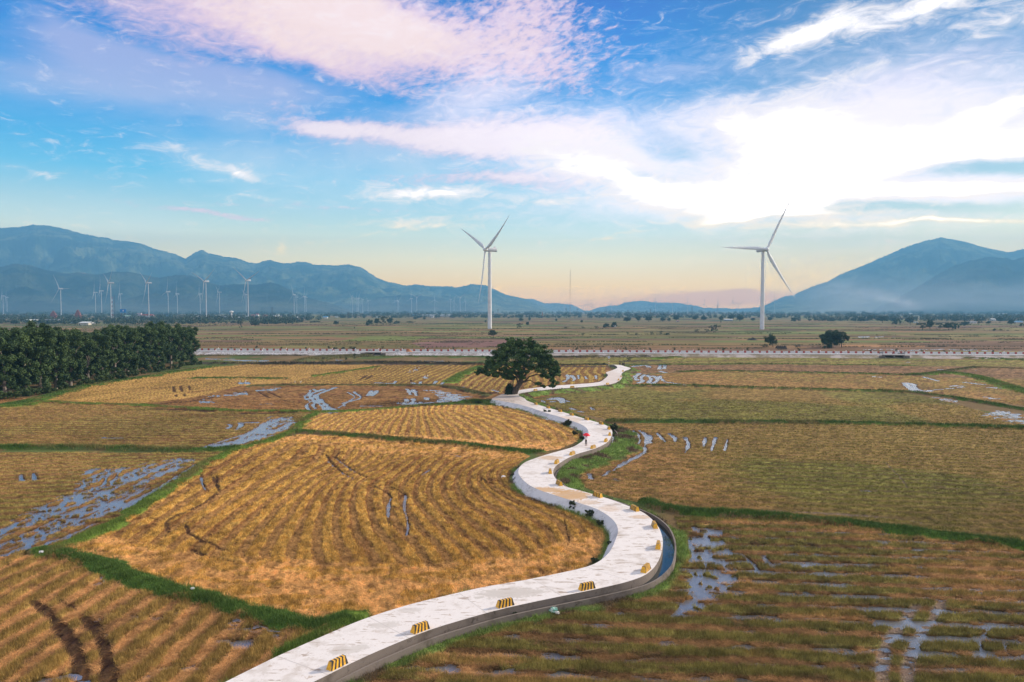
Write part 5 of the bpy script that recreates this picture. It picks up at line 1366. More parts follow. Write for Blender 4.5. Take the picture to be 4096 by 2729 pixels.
x, y = G(1959, 1316)
turbine((x, y, 0), 86.5, 60, radians(-57), 177.5, 'big wind turbine behind the lone tree, rotor turned to the side', 'two big near turbines', (blade_mesh(60), tower_mesh(85, 2.25, 1.65), nacelle_mesh(60), hub_mesh(60)))
x, y = G(3048, 1318)
turbine((x, y, 0), 84.8, 61, radians(20), -90, 'big wind turbine standing alone left of the cone shaped mountain', 'two big near turbines', (blade_mesh(61), tower_mesh(83.5, 2.25, 1.65), nacelle_mesh(61), hub_mesh(61)))
# greyer copy for the far turbines, with distance haze put into the colour
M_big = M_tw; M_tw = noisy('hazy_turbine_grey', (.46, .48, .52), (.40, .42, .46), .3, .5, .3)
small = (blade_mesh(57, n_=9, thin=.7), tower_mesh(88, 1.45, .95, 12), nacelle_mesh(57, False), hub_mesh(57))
FAR = [(12, 1185, 55, 15), (27, 1190, 50, 40), (242, 1156, 20, 90), (381, 1171, 60, 5), (405, 1165, 55, 0), (442, 1133, 50, 177), (482, 1177, 60, 5), (593, 1133, 46, 182), (672, 1168, 45, 130), (709, 1177, 50, 0),
       (800, 1177, 50, 0), (823, 1127, 34, 176), (877, 1170, 60, 60), (984, 1179, 50, 62), (991, 1123, 30, 186), (1176, 1180, 40, -20), (1187, 1190, 55, 60), (1218, 1187, 40, 10), (1224, 1190, 50, 40),
       (1410, 1190, 60, 60), (1428, 1195, 50, 10), (1434, 1194, 30, 30), (1451, 1199, 50, 60), (1472, 1204, 40, 90), (1589, 1203, 30, 0), (1594, 1206, 20, 40), (1646, 1195, 55, 10), (1667, 1190, 10, 60), (1739, 1201, 20, 0),
       (1802, 1199, 50, 0), (1816, 1205, 20, 20), (1841, 1192, 30, 60), (1862, 1206, 50, 0), (2622, 1204, 60, 0), (2691, 1211, 10, 60), (2750, 1209, 5, 0), (2816, 1221, 20, 10), (2872, 1223, 30, 0), (2932, 1213, 50, 0), (2954, 1221, 20, 60), (3099, 1197, 60, 0), (2446, 1220, 30, 0)]
lab_near = {442: 'white turbine beside the red lattice mast', 593: 'white turbine rising over the red roofed hall', 823: 'tall white turbine left of the water tower', 991: 'tall white turbine right of the water tower'}
seen = 0
for i, (px, hy, yaw, ang) in enumerate(FAR):
    D = 69.0 * FPX / (HORIZON - hy)
    D = min(D, 5200)
    p = AT(px, hy, D)
    z0 = p.z - 90
    lab = lab_near.get(px)
    if not lab:
        seen += 1
        lab = 'small pale wind turbine in the hazy distance, %s of its row from the grove' % ordw(seen) if px < 1900 else 'faint far wind turbine over the pale hills, %s after the radio mast' % ordw(i - 32)
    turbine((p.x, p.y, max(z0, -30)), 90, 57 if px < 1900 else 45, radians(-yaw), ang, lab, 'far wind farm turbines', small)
for px, hy, D, ang, yaw, lab in ((2257, 1216, 4900, 28, -25, 'far wind turbine just left of the radio mast'), (2351, 1219, 4700, 0, -20, 'white far turbine with one blade upright beside its tilted neighbour'), (2366, 1216, 4300, 20, -10, 'far turbine with a long tilted blade right of the radio mast')):
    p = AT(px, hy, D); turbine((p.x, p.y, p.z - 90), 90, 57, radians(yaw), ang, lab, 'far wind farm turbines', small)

# ------------------------------------------------------------------ masts, pylons, water tower, billboard
M_red2 = mat('mast_red', (.40, .06, .05), .6)
def lattice(px, top, basey, D, w_, lab, mats, name='lattice_mast', cat='mast', sections=10, taper=.25):
    p = AT(px, top, D); h = p.z
    b = MB()
    for k in range(sections):
        z0, z1_ = h * k / sections, h * (k + 1) / sections
        r0, r1 = w_ * (1 - (1 - taper) * k / sections), w_ * (1 - (1 - taper) * (k + 1) / sections)
        C0 = [(r0 * a, r0 * c, z0) for a, c in ((-1, -1), (1, -1), (1, 1), (-1, 1))]; C1 = [(r1 * a, r1 * c, z1_) for a, c in ((-1, -1), (1, -1), (1, 1), (-1, 1))]
        for j in range(4):
            th = max(.10, D * 6e-5)
            b.tube([C0[j], C1[j]], th, 4, k % 2); b.tube([C0[j], C1[(j + 1) % 4]], th * .6, 4, k % 2); b.tube([C1[j], C1[(j + 1) % 4]], th * .6, 4, k % 2)
    o = b.build(name, mats, None, loc=(p.x, p.y, 0))
    return tag(o, lab, cat)
lattice(448.5, 1188, 1262, 1900, 2.0, 'red and white lattice mast in front of a white turbine', [M_white, M_red2])
lattice(457, 1182, 1262, 2100, 1.6, 'thin dark lattice mast right of the red and white mast', [M_steel, M_steel])
p = AT(2281, 1080, 1700)
b = MB(); b.tube([(0, 0, 0), (0, 0, p.z)], .42, 6)
for k in range(9): b.box((0, 0, p.z * (k + 1) / 9.2), (2.2, .3, .5))
tag(b.build('radio_mast', noisy('mast_grey', (.26, .24, .25), (.22, .20, .2), .1), None, loc=(p.x, p.y, 0)), 'very tall thin radio mast over the gap in the hills', 'mast')
PY = [(2265, 1233, 3000), (2512, 1240, 2300), (2602, 1236, 2500), (2557, 1243, 3000), (2675, 1240, 3200), (2768, 1226, 3600), (2424, 1228, 4000), (2310, 1232, 3800), (1992, 1236, 2600), (1088, 1228, 2600), (1392, 1250, 1800), (2870, 1221, 4200)]
for i, (px, top, D) in enumerate(PY):
    p = AT(px, top, D); h = max(p.z, 14)
    b = MB()
    w0 = h * .09
    for a, c in ((-1, -1), (1, -1), (1, 1), (-1, 1)): b.tube([(w0 * a, w0 * c, 0), (w0 * .15 * a, w0 * .15 * c, h)], .16 + D * 4e-5, 4)
    for q in (.15, .3, .45, .6): b.box((0, 0, h * q), (2 * w0 * (1 - .85 * q), 2 * w0 * (1 - .85 * q), .3))
    for q in (.72, .84, .95): b.box((0, 0, h * q), (w0 * 4.4 * (1.25 - q * .6), .5, .5))
    o = b.build('power_pylon', M_steel, None, loc=(p.x, p.y, 0))
    tag(o, 'grey power pylon on the horizon, %s counting from the red roofed hall' % ordw(sorted(PY).index(PY[i]) + 1), 'pylon', 'power pylons on the horizon')
# water tower
p = AT(926, 1243, 1800); b = MB()
h = p.z
b.tube([(0, 0, 0), (0, 0, h - 5)], [1.7, 1.4], 14); b.build
e = empty('water_tower', (p.x, p.y, 0), 0, 'mushroom shaped white water tower among the village roofs', 'water tower')
b.build('shaft', M_white, e)
b = MB(); b.tube([(0, 0, h - 5), (0, 0, h - 3.4), (0, 0, h - 1.6), (0, 0, h - .6), (0, 0, h)], [1.8, 4.6, 4.6, 2.5, .6], 18); b.build('tank', M_white, e)
# brick chimney
p = AT(2169, 1247, 2000); b = MB(); b.tube([(0, 0, 0), (0, 0, p.z)], [1.5, .9], 12)
tag(b.build('chimney', mat('old_brick', (.24, .10, .07), .9), None, loc=(p.x, p.y, 0)), 'slim brown brick chimney standing on the plain under the hills', 'chimney')
# billboard
p = AT(492, 1237, 1500); M_bb = mat('billboard_blue', (.02, .20, .55), .5)
e = empty('billboard', (p.x, p.y, 0), 0, 'blue billboard on two posts above the village', 'billboard')
b = MB(); b.box((0, 0, p.z - 3.4), (12.2, .6, 7.0)); b.build('panel', M_bb, e)
b = MB(); b.box((.3, -.33, p.z - 3.2), (1.7, .04, 2.6)); b.box((1.4, -.33, p.z - 2.4), (1.0, .04, .9)); b.build('panel_mark', M_white, e)
for s_ in (-3.5, 3.5):
    b = MB(); b.tube([(s_, .4, 0), (s_, .4, p.z - 6)], .35, 8); b.build('post', M_steel, e)

# ------------------------------------------------------------------ village houses
RW = {'w': (.70, .70, .70), 'c': (.55, .50, .42), 'g': (.36, .36, .38), 'b': (.25, .42, .60), 'p': (.55, .40, .42)}
RR = {'red': (.36, .07, .05), 'pale': (.62, .64, .64), 'blue': (.08, .28, .50), 'green': (.42, .60, .48), 'grey': (.26, .27, .31), 'rust': (.28, .12, .08)}
MW = {k: noisy('wall_' + k, v, tuple(q * .8 for q in v), .4) for k, v in RW.items()}
MR = {k: noisy('roof_' + k, v, tuple(q * .75 for q in v), .5) for k, v in RR.items()}
M_win = mat('window_dark', (.03, .035, .045), .2, .6)
MPANE, MDOOR = {}, {}


def house(px, basey, wpx, hpx, wall, roof, lab, kind='gable', deep=8, group='village houses', name='house'):
    x, y = G(px, basey)
    s = y / FPX; w_, h = wpx * s, hpx * s
    e = empty(name, (x, y, 0), 0, lab, name.replace('_', ' '), group)
    wh = h * (.62 if kind != 'flat' else .9)
    b = MB(); b.box((0, deep / 2, wh / 2), (w_, deep, wh)); b.build('wall', MW[wall], e)
    b = MB(); ov = .5
    if kind == 'flat': b.box((0, deep / 2, wh + .12), (w_ + .8, deep + .8, .24))
    elif kind == 'shed':
        b.add([(-w_ / 2 - ov, -ov, wh + .01), (w_ / 2 + ov, -ov, wh + .01), (w_ / 2 + ov, deep + ov, h), (-w_ / 2 - ov, deep + ov, h)] + [(-w_ / 2 - ov, -ov, wh - .2), (w_ / 2 + ov, -ov, wh - .2), (w_ / 2 + ov, deep + ov, h - .2), (-w_ / 2 - ov, deep + ov, h - .2)],
              [(0, 1, 2, 3), (7, 6, 5, 4), (0, 4, 5, 1), (1, 5, 6, 2), (2, 6, 7, 3), (3, 7, 4, 0)])
    else:
        r = w_ * (.0 if kind == 'gable' else .22)
        b.add([(-w_ / 2 - ov, -ov, wh), (w_ / 2 + ov, -ov, wh), (w_ / 2 + ov, deep + ov, wh), (-w_ / 2 - ov, deep + ov, wh), (-w_ / 2 - ov + r, deep / 2, h), (w_ / 2 + ov - r, deep / 2, h)],
              [(0, 1, 5, 4), (1, 2, 5), (2, 3, 4, 5), (3, 0, 4), (3, 2, 1, 0)])
    b.build('roof', MR[roof], e)
    k = round(w_, 1), round(wh, 1)
    if w_ > 4:
        nwin = max(1, min(5, int(w_ / 5)))
        if k not in MPANE:
            d = MB(); d.box((0, 0, 0), (1.3, .1, min(1.3, wh * .3))); MPANE[k] = d.mesh('window', M_win)
        for j in range(nwin):
            link('window', MPANE[k], e, (-w_ / 2 + w_ * (j + 1) / (nwin + 1) + (1.2 if nwin == 1 else 0), -.04, wh * .55))
        d = MB(); d.box((0, 0, wh * .28), (1.1, .1, wh * .56)); link('door', d.mesh('door', M_win), e, (-w_ / 2 + 1.3, -.05, 0))
    return e


H_ = [(107, 1286, 22, 9, 'w', 'pale', 'small white house half hidden behind the grove, beside a grey shed', 'gable'), (135, 1285, 20, 8, 'w', 'pale', 'small white house right next to the grey shed', 'shed'),
      (205, 1287, 58, 10, 'g', 'grey', 'long shed with a blue grey roof behind the grove', 'gable'), (243, 1279, 14, 5, 'g', 'pale', 'tiny hut with a pale roof between two brick shrines', 'shed'),
      (277, 1295, 16, 9, 'b', 'grey', 'small bluish house left of the brown shed', 'flat'), (334, 1301, 38, 14, 'c', 'pale', 'long brown shed with a white sloping roof at the field edge', 'shed'),
      (361, 1297, 17, 8, 'w', 'pale', 'bright white box house touching the brown shed', 'flat'), (440, 1279, 12, 6, 'w', 'pale', 'little white house below the lattice masts', 'gable'),
      (497, 1272, 66, 10, 'w', 'green', 'hall with a wide pale green roof under the billboard', 'gable'), (556, 1264, 16, 13, 'p', 'pale', 'pinkish tower house left of the red roofed hall', 'flat'),
      (587, 1272, 56, 15, 'w', 'red', 'hall with a tiered red roof', 'hip'), (552, 1280, 12, 7, 'w', 'pale', 'small white house under the red roofed hall', 'gable'),
      (672, 1270, 22, 8, 'w', 'blue', 'house with a blue roof right of the red roofed hall', 'gable'), (760, 1274, 28, 7, 'w', 'pale', 'white house at the left end of the village row', 'gable'), (795, 1272, 20, 6, 'c', 'pale', 'cream house in the village row', 'gable'),
      (870, 1268, 16, 9, 'w', 'pale', 'white house below the small turbine left of the water tower', 'flat'), (900, 1272, 16, 6, 'w', 'grey', 'grey roofed house beside the water tower', 'gable'), (945, 1274, 30, 6, 'w', 'pale', 'long low white house right of the water tower', 'gable'),
      (985, 1270, 28, 7, 'w', 'pale', 'white roofed hall at the foot of the tall turbine', 'gable'), (1010, 1268, 12, 9, 'p', 'red', 'pink house with a red roof', 'gable'), (1028, 1265, 10, 10, 'w', 'red', 'narrow white house with a red roof', 'gable'),
      (1058, 1270, 16, 11, 'p', 'red', 'wide house with a red hipped roof in the village middle', 'hip'), (1098, 1267, 10, 7, 'w', 'pale', 'plain white block beside a taller white block', 'flat'), (1111, 1266, 9, 10, 'w', 'pale', 'tallest white block of the village', 'flat'),
      (1130, 1269, 14, 6, 'c', 'rust', 'rust roofed house right of the white blocks', 'gable'), (1180, 1273, 18, 6, 'w', 'pale', 'pale house behind the dark clump of trees', 'gable'), (1215, 1276, 14, 7, 'w', 'pale', 'white house right of the dark clump of trees', 'flat'),
      (1300, 1274, 18, 9, 'w', 'blue', 'blue roofed house by the round bush', 'gable'), (1345, 1271, 12, 6, 'w', 'pale', 'last white house of the village row', 'gable'), (1510, 1272, 14, 5, 'w', 'pale', 'pale house behind the bushy trees of the plain', 'gable'),
      (1655, 1266, 20, 9, 'b', 'blue', 'bright blue end building of the long factory', 'flat'), (1732, 1266, 150, 7, 'g', 'pale', 'very long factory hall with a pale flat roof', 'gable'), (1727, 1271, 15, 7, 'w', 'pale', 'white block in front of the long factory hall', 'flat'),
      (1838, 1269, 12, 4, 'w', 'pale', 'small white shed right of the long factory hall', 'gable'), (2459, 1309, 13, 6, 'w', 'pale', 'white hut beside a dark clump of trees on the plain', 'flat'), (2713, 1287, 10, 6, 'c', 'rust', 'small hut beneath the tree row before the second big turbine', 'gable'),
      (2915, 1284, 32, 8, 'g', 'pale', 'pale open shed left of the second big turbine', 'gable'), (2535, 1256, 12, 4, 'w', 'pale', 'tiny white building on the horizon by the pylons', 'flat'), (3078, 1280, 8, 5, 'w', 'pale', 'tiny white house right beside the second big turbine tower', 'flat'),
      (3668, 1292, 10, 5, 'w', 'pale', 'white hut left of the dark bushes at the far field edge', 'flat'), (3895, 1294, 26, 8, 'w', 'grey', 'grey roofed farmhouse right of the dark bushes', 'gable'), (3975, 1284, 16, 10, 'w', 'pale', 'white farmhouse among trees below the cone shaped mountain', 'gable'),
      (4075, 1292, 34, 8, 'w', 'blue', 'blue grey roofed farmhouse at the end of the tree row', 'gable'), (4010, 1258, 40, 5, 'w', 'pale', 'far pale greenhouse under the dark ridge', 'gable'), (3650, 1257, 24, 4, 'w', 'pale', 'far pale hall near the smoke', 'gable')]
for h in H_: house(*h[:7], kind=h[7], name='factory' if 'factory hall' in h[6] and 'very' in h[6] else 'house')
# brick shrines
def shrine(px, basey, wpx, hpx, lab):
    x, y = G(px, basey); s = y / FPX; w_, h = wpx * s, hpx * s
    e = empty('brick_tower', (x, y, 0), .3, lab, 'brick tower', 'tiered red brick towers')
    M = noisy('red_brick', (.34, .10, .06), (.20, .06, .045), .6)
    b = MB()
    z = 0
    for k, (q, hh) in enumerate(((1, .34), (.78, .22), (.58, .18), (.38, .14), (.18, .12))):
        b.box((0, 0, z + h * hh / 2), (w_ * q, w_ * q, h * hh), taper=.92); b.box((0, 0, z + h * hh - .2), (w_ * q * 1.08, w_ * q * 1.08, .5)); z += h * hh
        for a in (-1, 1):
            for c in (-1, 1): b.box((a * w_ * q * .45, c * w_ * q * .45, z + h * .03), (w_ * .09, w_ * .09, h * .08), taper=.3)
    b.build('tiers', M, e)
    b = MB(); b.box((0, -w_ / 2 - .5, h * .13), (w_ * .3, 1.2, h * .26), taper=.8); b.build('porch', M, e)
shrine(214, 1272, 25, 27, 'lower red brick temple tower left of its taller twin')
shrine(312, 1274, 24, 33, 'taller red brick temple tower with stepped top')
# ------------------------------------------------------------------ trees
def leaf_mat(name):
    m = mat(name, (.04, .08, .02), .7, .25)
    n = NB(m.node_tree); b = m.node_tree.nodes['Principled BSDF']
    a = n.n('ShaderNodeAttribute', attribute_name='Col').outputs['Color']
    n.put(b.inputs['Base Color'], a)
    return m


M_leaf = leaf_mat('leaves')
M_bark = noisy('bark', (.13, .10, .08), (.07, .055, .045), 3, .9)
M_palebark = noisy('pale_bark', (.30, .26, .22), (.16, .13, .11), 3, .9)


def leaves(centers, radii, n_per, size, cols, seed, flat=1.0, up=.0):
    """many small leaf quads through each clump; denser near its surface"""
    r = np.random.default_rng(seed)
    C = np.repeat(np.asarray(centers, float), n_per, 0); Rr = np.repeat(np.asarray(radii, float).reshape(len(centers), -1), n_per, 0)
    if Rr.shape[1] == 1: Rr = np.c_[Rr, Rr, Rr * flat]
    n_ = len(C)
    d = r.normal(size=(n_, 3)); d /= np.linalg.norm(d, axis=1)[:, None]
    rad = r.random(n_) ** .42
    P = C + d * rad[:, None] * Rr * (1 + .22 * r.normal(size=(n_, 1)) * (r.random((n_, 1)) < .35))
    nrm = d * .7 + r.normal(size=(n_, 3)) * .6 + np.array([0, 0, up]); nrm /= np.linalg.norm(nrm, axis=1)[:, None]
    t = np.cross(nrm, r.normal(size=(n_, 3))); t /= np.linalg.norm(t, axis=1)[:, None]; bb = np.cross(nrm, t)
    s = size * (.55 + .9 * r.random(n_))[:, None]
    V = np.stack([P + t * s, P + bb * s * .55, P - t * s, P - bb * s * .55], 1).reshape(-1, 3)
    F = np.arange(n_ * 4, dtype=np.int32).reshape(-1, 4)
    base = np.asarray(cols, float)
    ci = np.repeat(r.random(len(centers)), n_per)
    mixf = np.clip(ci * .75 + r.random(n_) * .45 - .05, 0, 1)
    col = base[0] * (1 - mixf[:, None]) + base[1] * mixf[:, None]
    col = col * (.75 + .5 * r.random(n_))[:, None]
    return V, F, np.repeat(np.c_[col, np.ones(n_)], 4, 0)


def crown_mesh(parts):
    Vs, Fs, Cs, o = [], [], [], 0
    for V, F, Cc in parts:
        Vs.append(V); Fs.append(F + o); Cs.append(Cc); o += len(V)
    return mesh_np('crown', np.vstack(Vs), np.vstack(Fs), M_leaf, False, {'Col': ('FLOAT_COLOR', np.vstack(Cs))})


def limb(b, p0, p1, r0, r1, seed, sag=.15):
    r = random.Random(seed); p0, p1 = Vector(p0), Vector(p1); L = (p1 - p0).length
    pts = [p0.lerp(p1, t) + Vector((r.uniform(-1, 1), r.uniform(-1, 1), r.uniform(-.5, 1))) * L * .07 * (0 < t < 1) + Vector((0, 0, sin(pi * t) * L * sag)) for t in (0, .2, .4, .6, .8, 1)]
    b.tube(pts, [r0 + (r1 - r0) * t for t in (0, .2, .4, .6, .8, 1)], 8)


# the big tree beside the path
bx, by = G(2052, 1592)
s_ = by / FPX
e = empty('big_tree', (bx, by, 0), 0, 'big lone spreading tree with a leaning dark trunk in the bend of the path', 'tree')
def T(px, py, dy=0): return (((px - 2052) * s_), dy, (1592 - py) * s_ * 1.02 + .2)
b = MB()
b.tube([T(2050, 1596), T(2055, 1580), T(2068, 1556), T(2082, 1535), T(2086, 1520)], [1.15, .85, .66, .62, .55], 14)
br_ = [(T(2084, 1530), T(2120, 1490, -1), .42, .10), (T(2086, 1520), T(2060, 1440, 1), .40, .10), (T(2086, 1520), T(2140, 1430, 2), .38, .09), (T(2080, 1538), T(2190, 1510, -2), .24, .05), (T(2080, 1540), T(2170, 1545, -2.5), .18, .04),
       (T(2076, 1545), T(1990, 1480, -2), .26, .06), (T(2084, 1525), T(1960, 1450, 1), .26, .06), (T(2084, 1522), T(2080, 1400, -1), .34, .07), (T(2060, 1440, 1), T(2020, 1400, 2), .14, .04), (T(2140, 1430, 2), T(2180, 1410, 3), .12, .04), (T(2084, 1525), T(2060, 1480, 5), .3, .06), (T(2084, 1525), T(2100, 1470, -5), .3, .06)]
for i, (a, c, r0, r1) in enumerate(br_): limb(b, a, c, r0, r1, i)
b.tube([T(2048, 1590, .5), T(2050, 1560, .5), T(2054, 1520, .8), T(2040, 1480, 1)], [.2, .16, .13, .08], 8)
b.build('trunk', M_bark, e, True)
cl = []
for (px, py, dy, r) in [(2060, 1388, 0, 2.2), (2110, 1392, 1, 2.0), (2030, 1405, -1.5, 2.1), (2085, 1410, -2, 2.4), (2135, 1408, -1, 2.0), (2000, 1425, 0, 2.0), (2050, 1430, -3, 2.3), (2100, 1440, -3.5, 2.3), (2150, 1432, 0, 2.2), (2180, 1445, -1.5, 1.8),
                        (1975, 1450, -1, 1.7), (2015, 1455, -3, 2.0), (2065, 1462, -4, 2.0), (2125, 1465, -3, 2.0), (2165, 1472, -2.5, 1.9), (2200, 1470, 0, 1.6), (1955, 1470, -1, 1.5), (1990, 1480, -2.5, 1.7), (2035, 1490, -3, 1.6), (2090, 1488, -4, 1.5), (2215, 1490, -1, 1.3), (1935, 1485, 0, 1.2),
                        (1945, 1500, -1, 1.0), (1925, 1492, 0, .9), (2185, 1500, -2, 1.3), (2205, 1515, -1, 1.1), (2220, 1535, -1, .8), (2205, 1545, -1.5, .6), (2150, 1535, -2.5, .7), (2170, 1545, -2.5, .5), (2020, 1508, -2, 1.2), (2045, 1515, -1, 1.0), (1985, 1500, -1, 1.0),
                        (2050, 1400, 4, 2.2), (2110, 1420, 4, 2.3), (2000, 1440, 4, 2.0), (2160, 1450, 4, 2.0), (2080, 1460, 5, 2.0), (2040, 1380, 1, 1.5), (2128, 1380, 0, 1.2), (2075, 1372, 0, 1.1), (2055, 1376, 1, 1.1), (2145, 1395, 1, 1.0), (2225, 1475, 0, .9), (1910, 1497, 0, .6), (2160, 1405, 0, 1.6), (2186, 1428, 1, 1.5), (2208, 1452, 0, 1.3), (2226, 1500, -1, 1.0), (2170, 1420, -2, 1.5), (1985, 1432, 0, 1.4), (1958, 1455, 1, 1.2), (2015, 1390, 0, 1.4)]:
    cl.append((T(px, py, dy), r))
r_ = random.Random(3)
sub = []
for c, r in cl:
    for k in range(10):
        a = Vector((r_.gauss(0, 1), r_.gauss(0, 1), r_.gauss(0, .6))).normalized() * r * r_.uniform(.35, 1.1)
        sub.append((Vector(c) + a, r * r_.uniform(.30, .55)))
pr = leaves([tuple(c) for c, r in sub], [r for c, r in sub], 150, .17, [(.020, .048, .017), (.090, .150, .036)], 5, .6, .5)
ivy = leaves([T(2036, 1560, -.3), T(2034, 1578, -.3), T(2040, 1585, 0), T(2046, 1565, .5), T(2038, 1550, .2)], [.9, 1.0, 1.1, .8, .6], 900, .15, [(.014, .028, .012), (.035, .06, .018)], 6, 1.2)
link('crown', crown_mesh([pr, ivy]), e)


def tree_proto(seed, h, w_, style='round', nleaf=5000, size=.35, cols=((.018, .040, .014), (.055, .095, .022)), bark=M_bark, trunk_h=.25, lean=0.0):
    """returns trunk mesh, crown mesh, base at the origin"""
    r = random.Random(seed)
    b = MB()
    th = h * trunk_h
    top = Vector((lean * h * .5, 0, h * .6))
    b.tube([(0, 0, -.1), (lean * th * .6, 0, th), tuple(top)], [h * .028 + .04, h * .02 + .03, h * .008], 8)
    C, R_ = [], []
    nb = {'round': 16, 'column': 22, 'bush': 18, 'broad': 20, 'wisp': 14}[style]
    for k in range(nb):
        a = 2 * pi * (k * .618 + r.random() * .15)
        if style == 'column':
            z = h * (.12 + .82 * (k + .5) / nb); rr = w_ * .5 * (.35 + .65 * max(0, sin(pi * min(1, (z / h) * .95 + .02))) ** .6) * r.uniform(.35, .8)
            cr = w_ * r.uniform(.15, .26)
        elif style == 'bush':
            z = h * r.uniform(.15, .75); rr = w_ * .5 * r.uniform(.1, .8) * (1.1 - z / h * .6); cr = min(w_, h) * r.uniform(.18, .27)
        elif style == 'broad':
            z = h * (.5 + .42 * (1 - (k / nb)) * r.uniform(.5, 1)); rr = w_ * .5 * sqrt(k / nb) * r.uniform(.75, .95); z -= .1 * h * (rr / w_ * 2) ** 2; cr = w_ * r.uniform(.09, .14)
        elif style == 'wisp':
            z = h * r.uniform(.25, .95); rr = w_ * .5 * r.uniform(.1, 1); cr = w_ * r.uniform(.07, .13)
        else:
            z = h * r.uniform(.38, .88); rr = w_ * .5 * r.uniform(.1, .8) * sin(pi * (z / h * .85 + .1)); cr = w_ * r.uniform(.14, .23)
        c = Vector((cos(a) * rr + lean * z * .6, sin(a) * rr, z))
        C.append(tuple(c)); R_.append(cr)
        if style not in ('bush',) and k % 2 == 0:
            limb(b, (lean * z * .4, 0, z * .55), c, h * .009 + .02, .02, seed * 50 + k, .05)
    sub_c, sub_r = [], []
    for c, q in zip(C, R_):
        for j in range(4):
            d = Vector((r.gauss(0, 1), r.gauss(0, 1), r.gauss(0, .8))).normalized() * q * r.uniform(.3, 1)
            sub_c.append(tuple(Vector(c) + d)); sub_r.append(q * r.uniform(.4, .7))
    L = leaves(sub_c, sub_r, max(4, nleaf // len(sub_c)), size, cols, seed, .85, .3)
    return b.mesh('trunk', bark, True), crown_mesh([L])


def plant_tree(name, pr, x, y, z, sc_, rz, label, cat='tree', group=None):
    e = empty(name, (x, y, z), rz, label, cat, group)
    e.scale = (sc_, sc_, sc_)
    link('trunk', pr[0], e); link('crown', pr[1], e)
    return e


# the grove on the left: a planted block of tall bushy trees
GCOL = ((.018, .042, .015), (.080, .130, .036))
gp = [tree_proto(100 + k, 15.5, 7.5, 'column', 20000, .21, GCOL, M_palebark, .3) for k in range(4)]
front = [(-110, 1592), (-40, 1588), (30, 1584), (95, 1578), (160, 1570), (225, 1556), (290, 1543), (350, 1530), (405, 1520), (455, 1511), (505, 1501), (550, 1492), (595, 1484), (640, 1475), (685, 1467), (725, 1459), (760, 1451)]
r_ = random.Random(12)
gi = 0
for row in range(4):
    for k, (px, py) in enumerate(front):
        if row and k % 2 == row % 2 and row > 1: continue
        x, y = G(px, py - row * (9 if row < 2 else 10))
        x -= row * 1.5
        y += row * 2.5 + r_.uniform(-1, 1)
        qx, qy = proj(x, y)
        if not (-80 < qx < 805): continue
        top = {0: 15.6}.get(0)
        # height of the skyline seen in the photo
        want = np.interp(qx, [-100, 60, 160, 230, 300, 340, 375, 420, 560, 640, 700, 760, 800], [1318, 1308, 1292, 1306, 1312, 1322, 1330, 1302, 1302, 1286, 1292, 1306, 1345])
        hgt = CAM_H - (want - HORIZON) * y / FPX
        if row == 0: hgt *= r_.uniform(.90, 1.0)
        else: hgt *= r_.uniform(.93, 1.03)
        gi += 1
        nm = ['front', 'second', 'third', 'rear'][row]
        plant_tree('grove_tree', gp[(k * 3 + row) % 4], x, y, 0, hgt / 15.5, r_.uniform(0, 6.28), 'tall bushy dark green tree of the grove, %s row, %s from the highway end' % (nm, ordw(len(front) - k)), 'tree', 'trees of the dense grove')
# low growth at the foot of the grove
bp_ = [tree_proto(200 + k, 2.6, 4.0, 'bush', 1500, .18, ((.03, .05, .016), (.075, .115, .03)), M_bark, .1) for k in range(3)]
for k in range(34):
    px = -40 + k * 25.5
    py = np.interp(px, [p[0] for p in front], [p[1] for p in front]) + 9 + r_.uniform(-3, 6)
    x, y = G(px, py)
    plant_tree('shrub', bp_[k % 3], x, y, 0, r_.uniform(.5, 1.1), r_.uniform(0, 6), 'low green shrub at the foot of the grove, %s from its highway end' % ordw(34 - k), 'shrub', 'shrubs along the foot of the grove')

# single trees of the plain
CM = ((.022, .042, .018), (.055, .085, .028))
pB = tree_proto(301, 8, 9, 'broad', 7000, .22, CM, M_bark, .35, .35)
x, y = G(1976, 1354); plant_tree('acacia_tree', pB, x, y, 0, .82, pi, 'flat topped small tree just in front of the nearer big turbine')
pA = tree_proto(302, 10, 13, 'round', 9000, .25, CM, M_bark, .3, -.25)
x, y = G(3092, 1388); plant_tree('field_tree', pA, x, y, 0, .68, 0, 'leaning round tree beside the collapsed thatch hut by the highway')
x, y = G(3334, 1392)
plant_tree('field_tree', tree_proto(303, 11, 15, 'bush', 22000, .26, ((.018, .038, .016), (.05, .085, .028)), M_bark, .12), x - 1, y, 0, 1.0, .6, 'big dark round tree standing alone behind the highway')
x, y = G(3366, 1390)
plant_tree('field_tree', tree_proto(304, 11, 11, 'broad', 8000, .26, ((.018, .036, .016), (.045, .072, .024)), M_bark, .3), x, y, 0, .9, 2, 'spreading tree leaning out on the right of the dark round tree')
pr4 = [tree_proto(310 + k, 8, 8.5, 'round', 1800, .38, ((.020, .040, .020), (.045, .072, .030)), M_bark, .2) for k in range(3)]
pw = [tree_proto(320 + k, 5, 6, 'wisp', 900, .3, ((.03, .05, .025), (.06, .08, .04)), M_bark, .2) for k in range(2)]
pb = [tree_proto(330 + k, 5, 9, 'bush', 1500, .34, ((.020, .042, .018), (.045, .075, .028)), M_bark, .1) for k in range(2)]
